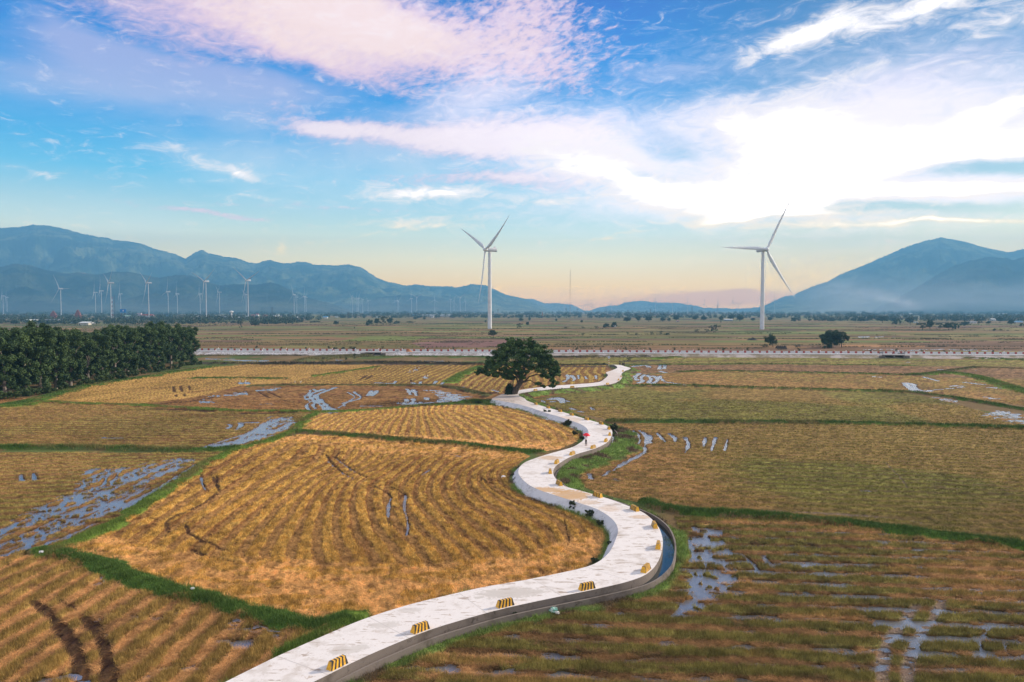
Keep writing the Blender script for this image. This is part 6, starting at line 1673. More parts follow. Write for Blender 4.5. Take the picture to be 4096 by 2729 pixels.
ST = [(1020, 1306, 36, 20, 'r', 'lone round tree of the plain below the tall turbines'), (963, 1318, 14, 30, 'w', 'thin tall sapling left of the lone round tree'), (860, 1303, 14, 9, 'w', 'small crooked bush in the brown field behind the grove'),
      (1200, 1291, 40, 14, 'b', 'dark bush clump before the village middle'), (1163, 1292, 36, 8, 'b', 'low hedge left of the dark bush clump'), (1260, 1290, 60, 7, 'b', 'low hedge right of the dark bush clump'), (1344, 1301, 24, 19, 'r', 'compact dark round tree on the plain'),
      (1478, 1301, 38, 26, 'b', 'left bush of the thick clump on the plain'), (1508, 1302, 30, 30, 'r', 'middle tree of the thick clump on the plain'), (1532, 1301, 30, 34, 'w', 'pointed tree of the thick clump on the plain'), (1560, 1300, 38, 30, 'r', 'tallest dark tree of the thick clump'), (1588, 1296, 36, 14, 'b', 'low bush ending the thick clump'),
      (1418, 1314, 6, 6, 'b', 'tiny bush in the open field left of the thick clump'), (1640, 1294, 40, 9, 'w', 'wispy grey hedge right of the thick clump'), (1661, 1280, 22, 13, 'r', 'round tree in front of the long factory hall'), (1697, 1280, 14, 12, 'r', 'second round tree before the long factory hall'),
      (1942, 1292, 13, 11, 'r', 'small round tree left of the big turbine tower'), (2035, 1275, 14, 8, 'r', 'small tree right behind the big turbine tower'), (2084, 1286, 22, 14, 'r', 'dark tree pair member on the far plain, nearer the big turbine'), (2118, 1284, 18, 12, 'r', 'roundish tree beside the dark tree pair'),
      (2110, 1304, 18, 17, 'r', 'dark tree above the tiny field hedge'), (2076, 1316, 26, 22, 'w', 'ragged tree left of the dark tree above the hedge'), (2225, 1287, 15, 12, 'r', 'neat round tree standing left of the radio mast'), (2327, 1294, 14, 14, 'r', 'lone round tree right of the radio mast'),
      (2331, 1315, 15, 9, 'w', 'thin bush below the lone round tree'), (2263, 1316, 18, 8, 'w', 'brown wispy bush under the radio mast'), (2385, 1314, 18, 10, 'w', 'grey bush left of the white hut clump'), (2425, 1311, 34, 20, 'b', 'left half of the dark clump by the white hut'), (2455, 1310, 34, 24, 'b', 'right half of the dark clump by the white hut'),
      (2331, 1345, 15, 12, 'w', 'small grey bush in the brown field under the hills'), (2508, 1289, 38, 22, 'r', 'broad tree behind the white hut'), (2554, 1288, 32, 26, 'r', 'tall loose tree right of the broad tree'), (2595, 1288, 38, 22, 'r', 'round dark tree in the middle tree row'), (2651, 1287, 28, 17, 'r', 'left tree of the three by the small hut'), (2676, 1287, 24, 15, 'r', 'middle tree of the three by the small hut'),
      (2705, 1286, 32, 25, 'r', 'tallest tree of the three by the small hut'), (2510, 1339, 12, 12, 'w', 'low palm like plant, first in the brown field'), (2545, 1343, 12, 11, 'w', 'low dark plant, second in the brown field'), (2607, 1340, 14, 13, 'w', 'spiky plant, third in the brown field'), (2643, 1341, 14, 17, 'w', 'tall spiky plant, fourth in the brown field'),
      (2668, 1341, 26, 10, 'b', 'spreading low bush beside the tall spiky plant'), (2855, 1331, 44, 30, 'w', 'shaggy dark bush on the open plain before the second big turbine'), (2828, 1330, 26, 14, 'w', 'ragged side bush left of the shaggy bush'), (2786, 1330, 20, 12, 'w', 'thin grey bush farther left of the shaggy bush'), (2780, 1283, 26, 20, 'r', 'left tree of the row above the shaggy bush'),
      (2815, 1283, 32, 19, 'r', 'second tree of the row above the shaggy bush'), (2885, 1286, 30, 22, 'r', 'tree at the pale open shed'), (2925, 1283, 34, 24, 'r', 'big tree behind the pale open shed'), (2960, 1286, 38, 26, 'r', 'wide tree left of the second big turbine'), (3012, 1285, 30, 13, 'r', 'flat dark tree close to the second big turbine tower'), (2883, 1293, 8, 9, 'w', 'tiny bush below the pale open shed'),
      (3080, 1284, 26, 16, 'r', 'dark tree right of the second big turbine tower'), (3180, 1286, 44, 17, 'b', 'wide low tree clump on the far field edge'), (3240, 1286, 18, 11, 'r', 'small round tree right of the wide low clump'), (3276, 1287, 22, 10, 'w', 'thin tree right of the small round tree'), (3325, 1287, 10, 11, 'w', 'thin single tree above the dark round tree'),
      (3355, 1286, 16, 12, 'r', 'small tree over the right side of the dark round tree'), (3444, 1289, 34, 22, 'r', 'round tree in the far tree row right of the dark round tree'), (3480, 1287, 30, 26, 'r', 'taller tree in the far tree row'), (3530, 1292, 50, 30, 'r', 'big hazy tree in the far tree row'), (3585, 1298, 46, 24, 'b', 'long dark bush mass left of the white hut'),
      (3640, 1298, 46, 30, 'r', 'blue green tree directly left of the white hut'), (3690, 1319, 60, 30, 'w', 'pale loose tree at the far field edge'), (3720, 1318, 34, 42, 'r', 'tallest dark tree of the bush group'), (3760, 1317, 40, 28, 'w', 'olive tree in the middle of the bush group'), (3795, 1322, 44, 34, 'r', 'dark rounded tree of the bush group'), (3822, 1318, 34, 28, 'b', 'right end bush of the bush group'),
      (3860, 1303, 50, 20, 'b', 'low dark trees before the grey roofed farmhouse'), (3915, 1300, 26, 28, 'w', 'upright tree right of the grey roofed farmhouse'), (3955, 1295, 24, 12, 'b', 'low bush left of the white farmhouse'), (4000, 1292, 34, 26, 'r', 'round tree right of the white farmhouse'), (4045, 1303, 30, 26, 'r', 'tree left of the last farmhouse'), (4085, 1306, 22, 14, 'b', 'bush at the end of the tree row'),
      (3978, 1324, 16, 11, 'b', 'small round bush alone in the far right field'), (4003, 1324, 14, 9, 'w', 'second small bush alone in the far right field'), (3190, 1392, 34, 14, 'w', 'scrubby bush under the collapsed hut'), (3300, 1394, 30, 12, 'b', 'low bushes left of the dark round tree foot'), (3060, 1392, 40, 13, 'w', 'pale grass bush left of the collapsed hut'),
      (1385, 1440, 12, 10, 'b', 'small bush at the scrubby ditch'), (1418, 1440, 10, 26, 'w', 'upright reed bush at the scrubby ditch'), (1416, 1410, 26, 24, 'b', 'dark bush against the highway bank'), (1340, 1398, 30, 10, 'b', 'low banana plants behind the barrier, left'), (1372, 1399, 22, 12, 'b', 'low banana plants behind the barrier, middle'),
      (1403, 1399, 26, 12, 'w', 'ragged plants behind the barrier, right'), (1530, 1398, 16, 14, 'w', 'small plant behind the barrier by the culvert'), (2516, 1448, 22, 18, 'w', 'grey thorny bush beside the sluice gates'), (2415, 1460, 16, 10, 'b', 'small bush at the foot of the round sign'), (2740, 1692, 14, 9, 'b', 'small dark bush on the near field bank'),
      (3275, 1693, 24, 14, 'b', 'round bush on the long field bank'), (3335, 1692, 30, 15, 'b', 'larger bush on the long field bank'), (3225, 1698, 18, 7, 'b', 'low dark bush on the long field bank'), (3560, 1700, 18, 9, 'b', 'last small bush on the long field bank'), (1960, 1612, 50, 16, 'b', 'dark hedge bush left of the big tree foot'), (1915, 1614, 40, 12, 'b', 'low dark bush farther left of the big tree'),
      (2020, 1622, 50, 12, 'b', 'dark hedge at the top of the revetment'), (2430, 1500, 12, 10, 'b', 'bush in the curve of the upper arm'), (860, 1453, 16, 8, 'b', 'dark bush on the muddy bank, nearest the grove'), (940, 1455, 26, 8, 'b', 'second dark bush on the muddy bank'), (1000, 1456, 30, 8, 'b', 'third dark bush on the muddy bank'), (1095, 1456, 40, 7, 'w', 'brown bush on the muddy bank'),
      (2490, 1330, 10, 4, 'w', 'tiny weed in the field by the white hut')]
for i, (px, py, wp, hp, k, lab) in enumerate(ST):
    x, y = G(px, py); s = y / FPX
    pr, w0, h0 = {'r': (pr4[i % 3], 8.5, 8), 'w': (pw[i % 2], 6, 5), 'b': (pb[i % 2], 9, 5)}[k]
    e = plant_tree('field_tree' if k == 'r' else 'bush', pr, x, y, 0, 1, 0, lab, 'tree' if k == 'r' else 'bush', None)
    a, c = wp * s / w0, hp * s / h0
    e.scale = (a, min(a, c * 1.6), c)
# bushes on the revetment
rb_ = tree_proto(340, 1.2, 1.8, 'bush', 4500, .085, ((.022, .035, .018), (.07, .085, .035)), M_bark, .1)
for px, py, s, lab in ((1960 + 0, 0, 0, ''),):
    pass
RB = [(2298, 2033, .95, 'dark round bush growing on the revetment near the straw on the path'), (2190, 1990, .8, 'feathery bush low on the revetment'), (2230, 2004, .6, 'thin weed bush on the revetment'), (2360, 2062, .75, 'brownish bush below the revetment bend'), (2400, 2095, .6, 'small bush on the revetment before the lower bend'),
      (2443, 2175, .45, 'small green bush at the revetment foot by the lower bend'), (2050, 1902, .45, 'small bush at the foot of the revetment turn, upper one'), (2063, 1918, .5, 'small bush at the foot of the revetment turn, lower one'), (2340, 1704, .4, 'little weed on the path edge above the umbrella'), (2190, 1660, 1.2, 'green shrub against the revetment below the big tree'), (2270, 1700, 1.1, 'green shrub against the revetment above the walker'),
      (2300, 1735, .8, 'dark shrub on the field side of the walker'), (2330, 1757, .7, 'dark shrub on the inner path edge beside the walker'), (2160, 1930, .5, 'dry bush at the revetment foot'), (2380, 2245, .5, 'bright green bush where the revetment ends'), (2452, 1722, 1.3, 'added dark bush standing in for shade in the canal at the outer turn behind the umbrella'), (2050, 2398 + 60, .5, 'green weeds against the canal wall')]  # the bush in the canal is added to stand in for shade
for px, py, s, lab in RB:
    x, y = G(px, py, .25)
    e = plant_tree('bush', rb_, x, y, 0.02, s, px, lab, 'bush', None)
    e.scale = (s, s, s * .9)

# planted saplings along the far side of the highway
sp_ = tree_proto(350, 2.6, 1.4, 'wisp', 260, .16, ((.03, .05, .02), (.07, .09, .035)), M_bark, .4)
for i in range(32):
    px = 925 + i * 98.5 + r_.uniform(-6, 6)
    if 1960 < px < 2170 or 3040 < px < 3130 or 3240 < px < 3420: continue
    pr_ = [proj(*hw(q, -14))[0] for q in np.arange(0, HL, 10)]
    s = np.interp(px, pr_, np.arange(0, HL, 10)); p = hw(s, -14)
    plant_tree('sapling', sp_, p[0], p[1], 0, r_.uniform(.8, 1.2), i, 'young planted sapling behind the highway, %s from the grove' % ordw(i + 1), 'sapling', 'saplings behind the highway')

# far woods reading as one dark green belt
def belt(name, dist, x0, x1, h, n_, seed, cols, label):
    r = np.random.default_rng(seed)
    X = r.uniform(x0, x1, n_); Y = dist + r.uniform(-.05, .05, n_) * dist
    hh = h * (.4 + .6 * r.random(n_)) * (.6 + .8 * fbm(X / 160, Y / 160, 3, seed))
    C = np.stack([X, Y, hh * .5], 1); Rr = np.stack([hh * (.5 + .5 * r.random(n_)), hh * .6, hh * .55], 1)
    V, F, Cc = leaves(C, Rr, 46, h * .11, cols, seed, 1, .2)
    o = link(name, mesh_np(name, V, F, M_leaf, False, {'Col': ('FLOAT_COLOR', Cc)}))
    return tag(o, label, kind='stuff')
WC = ((.020, .038, .020), (.045, .068, .032))
belt('woodland', 1150, -1250, -330, 11, 420, 1, WC, 'dark village woodland on the far plain')
belt('woodland', 1500, -1350, -400, 12, 460, 2, WC, 'woodland around the village')
belt('woodland', 2000, -1600, 2300, 13, 900, 3, WC, 'long hazy tree belt across the plain')
belt('woodland', 2700, -2100, 2900, 15, 800, 4, WC, 'bluish tree belt on the horizon')
belt('woodland', 3900, -3100, 3900, 18, 800, 5, WC, 'farthest tree belt under the mountains')
belt('woodland', 1450, 560, 1250, 13, 260, 6, WC, 'hazy trees at the far right field edge')
# ------------------------------------------------------------------ stubble, loose straw and grass as one mesh each
def blades(P, Z, col, hgt, wid, lean, nb, seed, spread=.10, var=.65):
    """P (n,2) base points, per tuft height, width, lean (0 upright .. 1 lying); nb triangles per tuft"""
    r = np.random.default_rng(seed)
    n_ = len(P)
    rep = lambda a: np.repeat(a, nb, 0)
    a = r.uniform(0, 2 * pi, n_ * nb)
    H_, W_, Ln = rep(hgt) * r.uniform(.55, 1.15, n_ * nb), rep(wid) * r.uniform(.7, 1.3, n_ * nb), rep(lean)
    th = (Ln * 1.35 + r.uniform(.05, .45, n_ * nb) * (1 - Ln)) 
    th = np.minimum(th, 1.45)
    base = rep(P) + r.normal(size=(n_ * nb, 2)) * rep(spread * np.ones(n_))[:, None]
    b0 = np.c_[base, rep(Z) + .12 * Ln * r.random(n_ * nb)]
    d = np.stack([np.cos(a) * np.sin(th), np.sin(a) * np.sin(th), np.cos(th)], 1)
    sd_ = r.uniform(0, 2 * pi, n_ * nb)
    sv = np.stack([np.cos(sd_), np.sin(sd_), 0 * sd_], 1) * (W_ / 2)[:, None]
    tip = b0 + d * H_[:, None]
    V = np.stack([b0 - sv, b0 + sv, tip], 1).reshape(-1, 3)
    c = rep(col) * (1 - var / 2 + var * r.random(n_ * nb))[:, None]
    C = np.repeat(np.c_[c, np.ones(len(c))], 3, 0)
    return V, C


M_straw = leaf_mat('straw'); M_straw.node_tree.nodes['Principled BSDF'].inputs['Roughness'].default_value = .8
M_grass = leaf_mat('grass_blades')
M_straw.node_tree.nodes['Principled BSDF'].inputs['Specular IOR Level'].default_value = .1


def build_blades(name, sets, m, label):
    V = np.vstack([s[0] for s in sets]); C = np.vstack([s[1] for s in sets])
    F = np.arange(len(V), dtype=np.int32).reshape(-1, 3)
    o = link(name, mesh_np(name, V, F, m, False, {'Col': ('FLOAT_COLOR', C)}))
    return tag(o, label, kind='stuff')


def sample(n_, y0, y1, seed, sx=.80, pw=2.0):
    r = np.random.default_rng(seed)
    q = r.random(n_)
    k = 1 - pw
    y = (y0 ** k + q * (y1 ** k - y0 ** k)) ** (1 / k)
    return r.uniform(-sx, sx, n_) * y, y


sx_, sy_ = sample(430000, 38, 175, 5)
c_, w_, h_, t_, k_, f_ = ground_props(sx_, sy_)
m = (k_ == 1) & (w_ < .45)
x, y, c, t, f, hz_ = sx_[m], sy_[m], c_[m], t_[m], f_[m], h_[m]
isB = f == len(FIELDS) - 1; isL = f == 7
g = sstep(fbm(x / 3, y / 3, 3, 900), .35, .65)
lean = np.where(t > .45, .12, .92)
hgt = np.where(t > .45, np.where(isB, .28, np.where(isL, .30, .22)), np.where(isL | isB, .42, .30)) * (.8 + .4 * vnoise(x, y, 77))
stubc = np.array([f_i['pal'][0] for f_i in FIELDS])[f]; strawc = np.array([f_i['pal'][1] for f_i in FIELDS])[f]
tc_ = np.where((t > .45)[:, None], c * .45 + stubc * .75, c * .55 + strawc * .62)
tc_ = tc_ * (.86 + .28 * vnoise(x / .4, y / .5, 78))[:, None] * (.62 + .55 * np.clip(c.sum(1) / stubc.sum(1), .2, 1.3))[:, None]
wid = np.clip(.00050 * y, .018, .08)
S1 = blades(np.c_[x, y], hz_ - .02, tc_, hgt, wid, lean, 5, 3, .11)
build_blades('stubble', [S1], M_straw, 'cut rice stubble and loose straw standing in the fields')

gs = []
r = np.random.default_rng(9)
for bi, b in enumerate(BUNDS):
    P = b['P']; L = np.hypot(*np.diff(P, axis=0).T)
    mid = (P[:-1] + P[1:]) / 2
    dist = np.maximum(mid[:, 1], 35)
    vis = (np.abs(mid[:, 0]) < .80 * dist) & (mid[:, 1] > 30)
    den = np.clip(60 * (60 / dist) ** 2, 1.2, 90)
    cnt = (L * b['w'] * den * vis).astype(int) + (vis & (r.random(len(L)) < .8))
    i = np.repeat(np.arange(len(L)), cnt)
    u = r.random(len(i))[:, None]
    tdir = (P[i + 1] - P[i]); nn = np.stack([-tdir[:, 1], tdir[:, 0]], 1); nn /= np.maximum(np.hypot(*nn.T), 1e-6)[:, None]
    o_ = r.normal(size=len(i)) * b['w'] * .27
    Q = P[i] + tdir * u + nn * o_[:, None]
    bump = .25 + 1.5 * fbm(Q[:, 0] / 1.8, Q[:, 1] / 1.8, 3, 300 + bi)
    hh = (.14 + b['h'] * .62) * bump
    far = Q[:, 1]
    clr = np.array(GREENS[b['c']]) * (.7 + .75 * fbm(Q[:, 0] / 1.7, Q[:, 1] / 1.7, 3, 301 + bi))[:, None]
    y2 = sstep(fbm(Q[:, 0] / 5, Q[:, 1] / 5, 3, 302), .5, .65) * .75
    clr = clr * (1 - y2[:, None]) + y2[:, None] * np.array((.21, .17, .06))
    zb = b['h'] * np.clip(1 - (np.abs(o_) / (b['w'] * .5 + .2)) ** 2, 0, 1) * .8
    gs.append(blades(Q, zb, clr, hh, np.clip(.0006 * far, .022, .30), np.full(len(Q), .15), 6, 400 + bi, np.clip(.0016 * far, .10, .6)))
for E, side, lo_, hi_, dn in ((Rw, 1, .3, 6.0, 34), (Lw, -1, .15, 2.2, 40), (UBw, -1, .2, 4.0, 10), (UTw, 1, .2, 1.5, 10)):
    L = np.full(len(E) - 1, np.hypot(*(E[1] - E[0])))
    dist = np.maximum(E[:-1, 1], 35)
    cnt = (L * (hi_ - lo_) * np.clip(dn * (60 / dist) ** 1.3, 1.5, 60)).astype(int) + 1
    i = np.repeat(np.arange(len(L)), cnt)
    O = off(E, r.uniform(lo_, hi_, 1)[0]) if False else None
    tdir = E[i + 1] - E[i]; nn = np.stack([tdir[:, 1], -tdir[:, 0]], 1); nn /= np.hypot(*nn.T)[:, None]
    if E is UBw: nn = nn
    d_ = r.uniform(lo_, hi_, len(i))
    Q = E[i] + tdir * r.random(len(i))[:, None] + nn * (d_ * (side if E is not UBw else 1))[:, None]
    c2_, w2_, h2_, t2_, k2_, f2_ = ground_props(Q[:, 0], Q[:, 1])
    mm = (k2_ == 2)
    Q, c2_, h2_ = Q[mm], c2_[mm], h2_[mm]
    Rg = fbm(Q[:, 0] / 1.8, Q[:, 1] / 2.4, 3, 500)
    hh = .16 + .50 * Rg ** 1.5
    gs.append(blades(Q, h2_ - .02, c2_ * 1.15, hh, np.clip(.0006 * Q[:, 1], .022, .09), np.full(len(Q), .2), 6, 600, .12))
# thin grassy banks between the far plots
for k in range(120):
    y0 = 370 * (1250 / 370) ** r.random(); x0 = r.uniform(-.72, .66) * y0; L_ = r.uniform(.08, .30) * y0
    sl_ = r.uniform(-.08, .08); wv_ = r.uniform(0, 6)
    t_s = np.arange(0, L_, .0016 * y0)
    t_s = t_s[fbm(t_s / 12, t_s * 0 + k, 3, 33) > .40]
    Q = np.stack([x0 + t_s, y0 + sl_ * t_s + 3 * np.sin(t_s / 60 + wv_)], 1)
    Q += r.normal(size=Q.shape) * .5
    if len(Q) < 4: continue
    gc_ = np.array([(.060, .085, .030), (.050, .060, .028), (.075, .070, .035)][k % 3])
    gs.append(blades(Q, np.zeros(len(Q)), np.tile(gc_, (len(Q), 1)), np.full(len(Q), r.uniform(.5, 1.1)), np.full(len(Q), .0007 * y0), np.full(len(Q), .2), 4, 800 + k, .0012 * y0))
build_blades('grass', gs, M_grass, 'green grass on the field banks and path verges')

# ------------------------------------------------------------------ people
def skin_mesh(name, pts, edges, m, parent, root=0, sub=2):
    """one continuous tapered surface grown along joints: pts [(x,y,z,rx,ry)]"""
    me = bpy.data.meshes.new(name)
    me.from_pydata([p[:3] for p in pts], edges, [])
    o = link(name, me, parent)
    md = o.modifiers.new('skin', 'SKIN'); md.use_smooth_shade = True
    for v, p in zip(me.skin_vertices[0].data, pts):
        v.radius = (p[3], p[4] if len(p) > 4 else p[3]); v.use_root = False
    me.skin_vertices[0].data[root].use_root = True
    sb = o.modifiers.new('sub', 'SUBSURF'); sb.levels = sb.render_levels = sub
    me.materials.append(m)
    return o


M_skin = mat('skin', (.42, .22, .14), .6, .3)
M_hair = mat('black_hair', (.012, .010, .010), .5, .4)


def person(loc, rz, lab, shirt, pants, hold=False, h=1.6, shoes=(.05, .04, .04), sit=False):
    e = empty('person', loc, rz, lab, 'person')
    k = h / 1.62
    # x right, y forward (away from camera); shoulders 1.33, hips .86
    ls = .10
    B = [(0, 0, .88, .115, .085), (0, 0, 1.06, .10, .075), (0, 0, 1.26, .125, .085), (0, 0, 1.37, .06, .055), (0, .01, 1.43, .045, .045), (0, .015, 1.50, .075, .085), (0, .01, 1.57, .070, .080),
         (.16, 0, 1.33, .05), (-.16, 0, 1.33, .05),
         (.09, 0, .82, .08), (.095, .06, .47, .052), (.10, -.02, .09, .038), (.105, .09, .035, .036), (-.09, 0, .82, .08), (-.09, -.05, .47, .052), (-.10, -.16, .10, .038), (-.105, -.06, .035, .036)]
    E_ = [(0, 1), (1, 2), (2, 3), (3, 4), (4, 5), (5, 6), (2, 7), (2, 8), (0, 9), (9, 10), (10, 11), (11, 12), (0, 13), (13, 14), (14, 15), (15, 16)]
    if hold: arms = [(.21, .05, 1.12, .040), (.15, .20, 1.22, .030), (.12, .22, 1.27, .024), (-.20, .04, 1.12, .040), (-.10, .18, 1.14, .030), (-.02, .20, 1.20, .024)]
    else: arms = [(.21, -.02, 1.08, .040), (.22, .08, .86, .030), (.21, .11, .78, .024), (-.21, .02, 1.08, .040), (-.23, .06, .86, .030), (-.22, .10, .78, .024)]
    n0 = len(B); B += arms; E_ += [(7, n0), (n0, n0 + 1), (n0 + 1, n0 + 2), (8, n0 + 3), (n0 + 3, n0 + 4), (n0 + 4, n0 + 5)]
    # five fingers per hand
    for hnd, sg in ((n0 + 2, 1), (n0 + 5, -1)):
        p = B[hnd]; up = .6 if hold else -1
        for q, (dx, ln) in enumerate(((-.022, .05), (-.008, .065), (.006, .07), (.020, .06))):
            i0 = len(B); B += [(p[0] + dx, p[1] + .01, p[2] + up * ln * .6, .009), (p[0] + dx, p[1] + .03, p[2] + up * ln, .007)]; E_ += [(hnd, i0), (i0, i0 + 1)]
        i0 = len(B); B += [(p[0] - sg * .035, p[1] + .03, p[2] + up * .02, .010)]; E_ += [(hnd, i0)]
    S = lambda L: [tuple(v * k for v in p) for p in L]
    skin_mesh('body', S(B), E_, M_skin, e)
    m = mat('shirt_cloth', shirt, .9, .1); m2 = mat('trouser_cloth', pants, .9, .1)
    sh = [(0, 0, .84, .15, .115), (0, 0, 1.06, .135, .105), (0, 0, 1.27, .15, .11), (0, 0, 1.37, .075, .07), (.165, 0, 1.33, .068), (-.165, 0, 1.33, .068)] + [(a[0], a[1], a[2], .058) for a in (arms[0], arms[3])]
    skin_mesh('shirt', S(sh), [(0, 1), (1, 2), (2, 3), (2, 4), (2, 5), (4, 6), (5, 7)], m, e)
    tr = [(0, 0, .90, .125, .10), (0, 0, .84, .13, .10), (.09, 0, .78, .095), (.095, .06, .47, .072), (.10, -.02, .12, .060), (-.09, 0, .78, .095), (-.09, -.05, .47, .072), (-.10, -.15, .13, .060)]
    skin_mesh('trousers', S(tr), [(0, 1), (1, 2), (2, 3), (3, 4), (1, 5), (5, 6), (6, 7)], m2, e)
    hr = [(0, -.02, 1.60, .072, .080), (0, -.03, 1.52, .086, .085), (0, -.055, 1.42, .055, .04), (0, -.07, 1.30, .045, .03)]
    skin_mesh('hair', S(hr), [(0, 1), (1, 2), (2, 3)], M_hair, e)
    b = MB()
    b.tube([(0, .085 * k, 1.52 * k), (0, .115 * k, 1.49 * k)], [.008 * k, .014 * k], 6)
    for s_ in (-1, 1):
        b.tube([(s_ * .03 * k, .088 * k, 1.525 * k), (s_ * .03 * k, .096 * k, 1.525 * k)], .009 * k, 6); b.tube([(s_ * .082 * k, .0, 1.515 * k), (s_ * .096 * k, -.01, 1.515 * k)], [.02 * k, .024 * k], 8)
    b.tube([(-.022 * k, .090 * k, 1.458 * k), (.022 * k, .090 * k, 1.458 * k)], .007 * k, 6)
    b.build('face', mat('face_features', (.26, .11, .08), .5), e)
    M_sh = mat('shoe', shoes, .7)
    for s_, yy in ((1, -.02), (-1, -.16)):
        b = MB(); b.box((s_ * .103 * k, (yy + .06) * k, .035 * k), (.09 * k, .25 * k, .07 * k), taper=.8); b.build('shoe', M_sh, e)
    return e


x, y = G(2344, 1782, PATH_Z)
wp = person((x, y, PATH_Z), 0, 'walker seen from behind in white shirt and dark trousers, holding a red umbrella', (.72, .74, .78), (.045, .035, .045), True, 1.60)
# umbrella, held over the head
u = empty('umbrella', (x + .06, y + .20, PATH_Z + 1.20), 0, 'bright red umbrella held over the walker on the path', 'umbrella')
M_um = bpy.data.materials.new('red_nylon'); M_um.use_nodes = True
b = M_um.node_tree.nodes['Principled BSDF']; b.inputs['Base Color'].default_value = (.85, .02, .045, 1); b.inputs['Roughness'].default_value = .55
tr_ = M_um.node_tree.nodes.new('ShaderNodeBsdfTranslucent'); tr_.inputs[0].default_value = (.95, .03, .05, 1)
mx = M_um.node_tree.nodes.new('ShaderNodeMixShader'); mx.inputs[0].default_value = .4
M_um.node_tree.links.new(b.outputs[0], mx.inputs[1]); M_um.node_tree.links.new(tr_.outputs[0], mx.inputs[2]); M_um.node_tree.links.new(mx.outputs[0], M_um.node_tree.nodes['Material Output'].inputs[0])
V, F = [], []
nr_, na = 7, 32
for i in range(nr_):
    r0 = i / (nr_ - 1)
    for k in range(na):
        a = 2 * pi * k / na; sc2 = 1 - .07 * (1 - abs(cos(4 * a))) * r0 ** 2
        V.append((cos(a) * r0 * .56 * sc2, sin(a) * r0 * .56 * sc2, .62 - .34 * r0 ** 2.1 + .03 * (1 - abs(cos(4 * a))) * r0 ** 2))
for i in range(nr_ - 1):
    for k in range(na): F.append((i * na + k, (i + 1) * na + k, (i + 1) * na + (k + 1) % na, i * na + (k + 1) % na))
link('canopy', mesh_np('canopy', np.array(V), F, M_um, True), u)
b = MB(); b.tube([(0, 0, -.12), (0, 0, .68)], .010, 8); b.build('shaft', M_steel, u)
b = MB(); b.tube([(0, 0, -.12), (0, 0, -.18), (.03, 0, -.21), (.06, 0, -.18)], .014, 8); b.build('handle', M_hair, u)
b = MB()
for k in range(8):
    a = 2 * pi * k / 8 
    b.tube([(0, 0, .60), (cos(a) * .3, sin(a) * .3, .54), (cos(a) * .54, sin(a) * .54, .29)], .004, 4)
b.build('ribs', M_steel, u)
u.rotation_euler = (radians(6), radians(5), 0)
x, y = G(1644, 1541)
person((x, y, 0), .3, 'distant farmer in black top and grey trousers standing on the field bank', (.03, .025, .03), (.38, .38, .42), False, 1.66)

# ------------------------------------------------------------------ motorbikes on the highway
M_tyre = mat('tyre', (.02, .02, .02), .8); M_chrome = mat('steel_rim', (.4, .4, .4), .3, .5, .8)


def motorbike(x, y, z, rz, colr, lab):
    e = empty('motorbike', (x, y, z), rz, lab, 'motorbike', 'motorbikes parked on the highway')
    for xx in (-.62, .62):
        t = MB()
        ring = [(xx + .27 * cos(a), 0, .30 + .27 * sin(a)) for a in np.linspace(0, 2 * pi, 21)]
        t.tube(ring, .05, 8, cap=False); w2 = t.build('wheel', M_tyre, e)
        t = MB(); t.tube([(xx, -.03, .3), (xx, .03, .3)], .06, 10)
        for k in range(6): t.tube([(xx, 0, .3), (xx + .24 * cos(k * pi / 3), 0, .3 + .24 * sin(k * pi / 3))], .008, 4)
        t.build('rim', M_chrome, w2)
    b = MB(); b.tube([(-.62, 0, .32), (-.35, 0, .45), (0, 0, .42), (.25, 0, .48), (.45, 0, .85)], [.05, .12, .14, .11, .09], 10); b.tube([(.62, 0, .3), (.45, 0, .88), (.42, 0, 1.0)], .03, 8); b.build('body', mat('bike_paint', colr, .35, .5), e)
    b = MB(); b.tube([(-.66, 0, .74), (-.45, 0, .72), (-.1, 0, .70), (.12, 0, .66)], [.07, .12, .13, .08], 10, sq=(1, .55)); b.build('seat', M_tyre, e)
    b = MB(); b.tube([(.36, -.32, 1.02), (.42, -.15, 1.0), (.42, .15, 1.0), (.36, .32, 1.02)], .018, 6); b.build('handlebar', M_tyre, e)
    b = MB(); b.tube([(.46, 0, .92), (.54, 0, .91)], [.09, .07], 10); b.build('headlight', M_chrome, e)
    return e


def hwp(px, d0):
    s = np.interp(px, [proj(*hw(q, d0), 1.35)[0] for q in np.arange(0, HL, 5)], np.arange(0, HL, 5))
    return hw(s, d0)


for px, d0, rz, c_, lab in ((3574, 8.5, .2, (.35, .03, .03), 'red motorbike parked over the right culvert'), (3597, 8.8, 0, (.03, .03, .04), 'black motorbike between the red motorbike and the seated group'), (3612, 9.1, .4, (.05, .05, .07), 'dark motorbike at the right end of the parked group'),
                            (3524, 4.0, 0, (.04, .05, .08), 'dark blue motorbike alone on the far lane'), (1480, 3.0, .1, (.05, .08, .06), 'dark green motorbike near the left culvert'), (1416, 9.0, 1.2, (.03, .03, .03), 'black motorbike beside the dark bush on the highway bank')):
    p = hwp(px, d0); motorbike(p[0], p[1], 1.35, rz, c_, lab)
for px, d0, lab, sh in ((3604, 9.6, 'person in a dark red top standing among the parked motorbikes', (.30, .04, .05)), (3619, 9.0, 'person in black at the right end of the parked motorbikes', (.03, .03, .04)), (1590, -16, 'white shirted person in the weeds behind the barrier', (.7, .7, .7)), (3532, 4.3, 'rider in grey beside the lone dark blue motorbike', (.2, .2, .25))):
    p = hwp(px, d0); person((p[0], p[1], 1.35 if d0 > -5 else 0), .5, lab, sh, (.05, .05, .07))
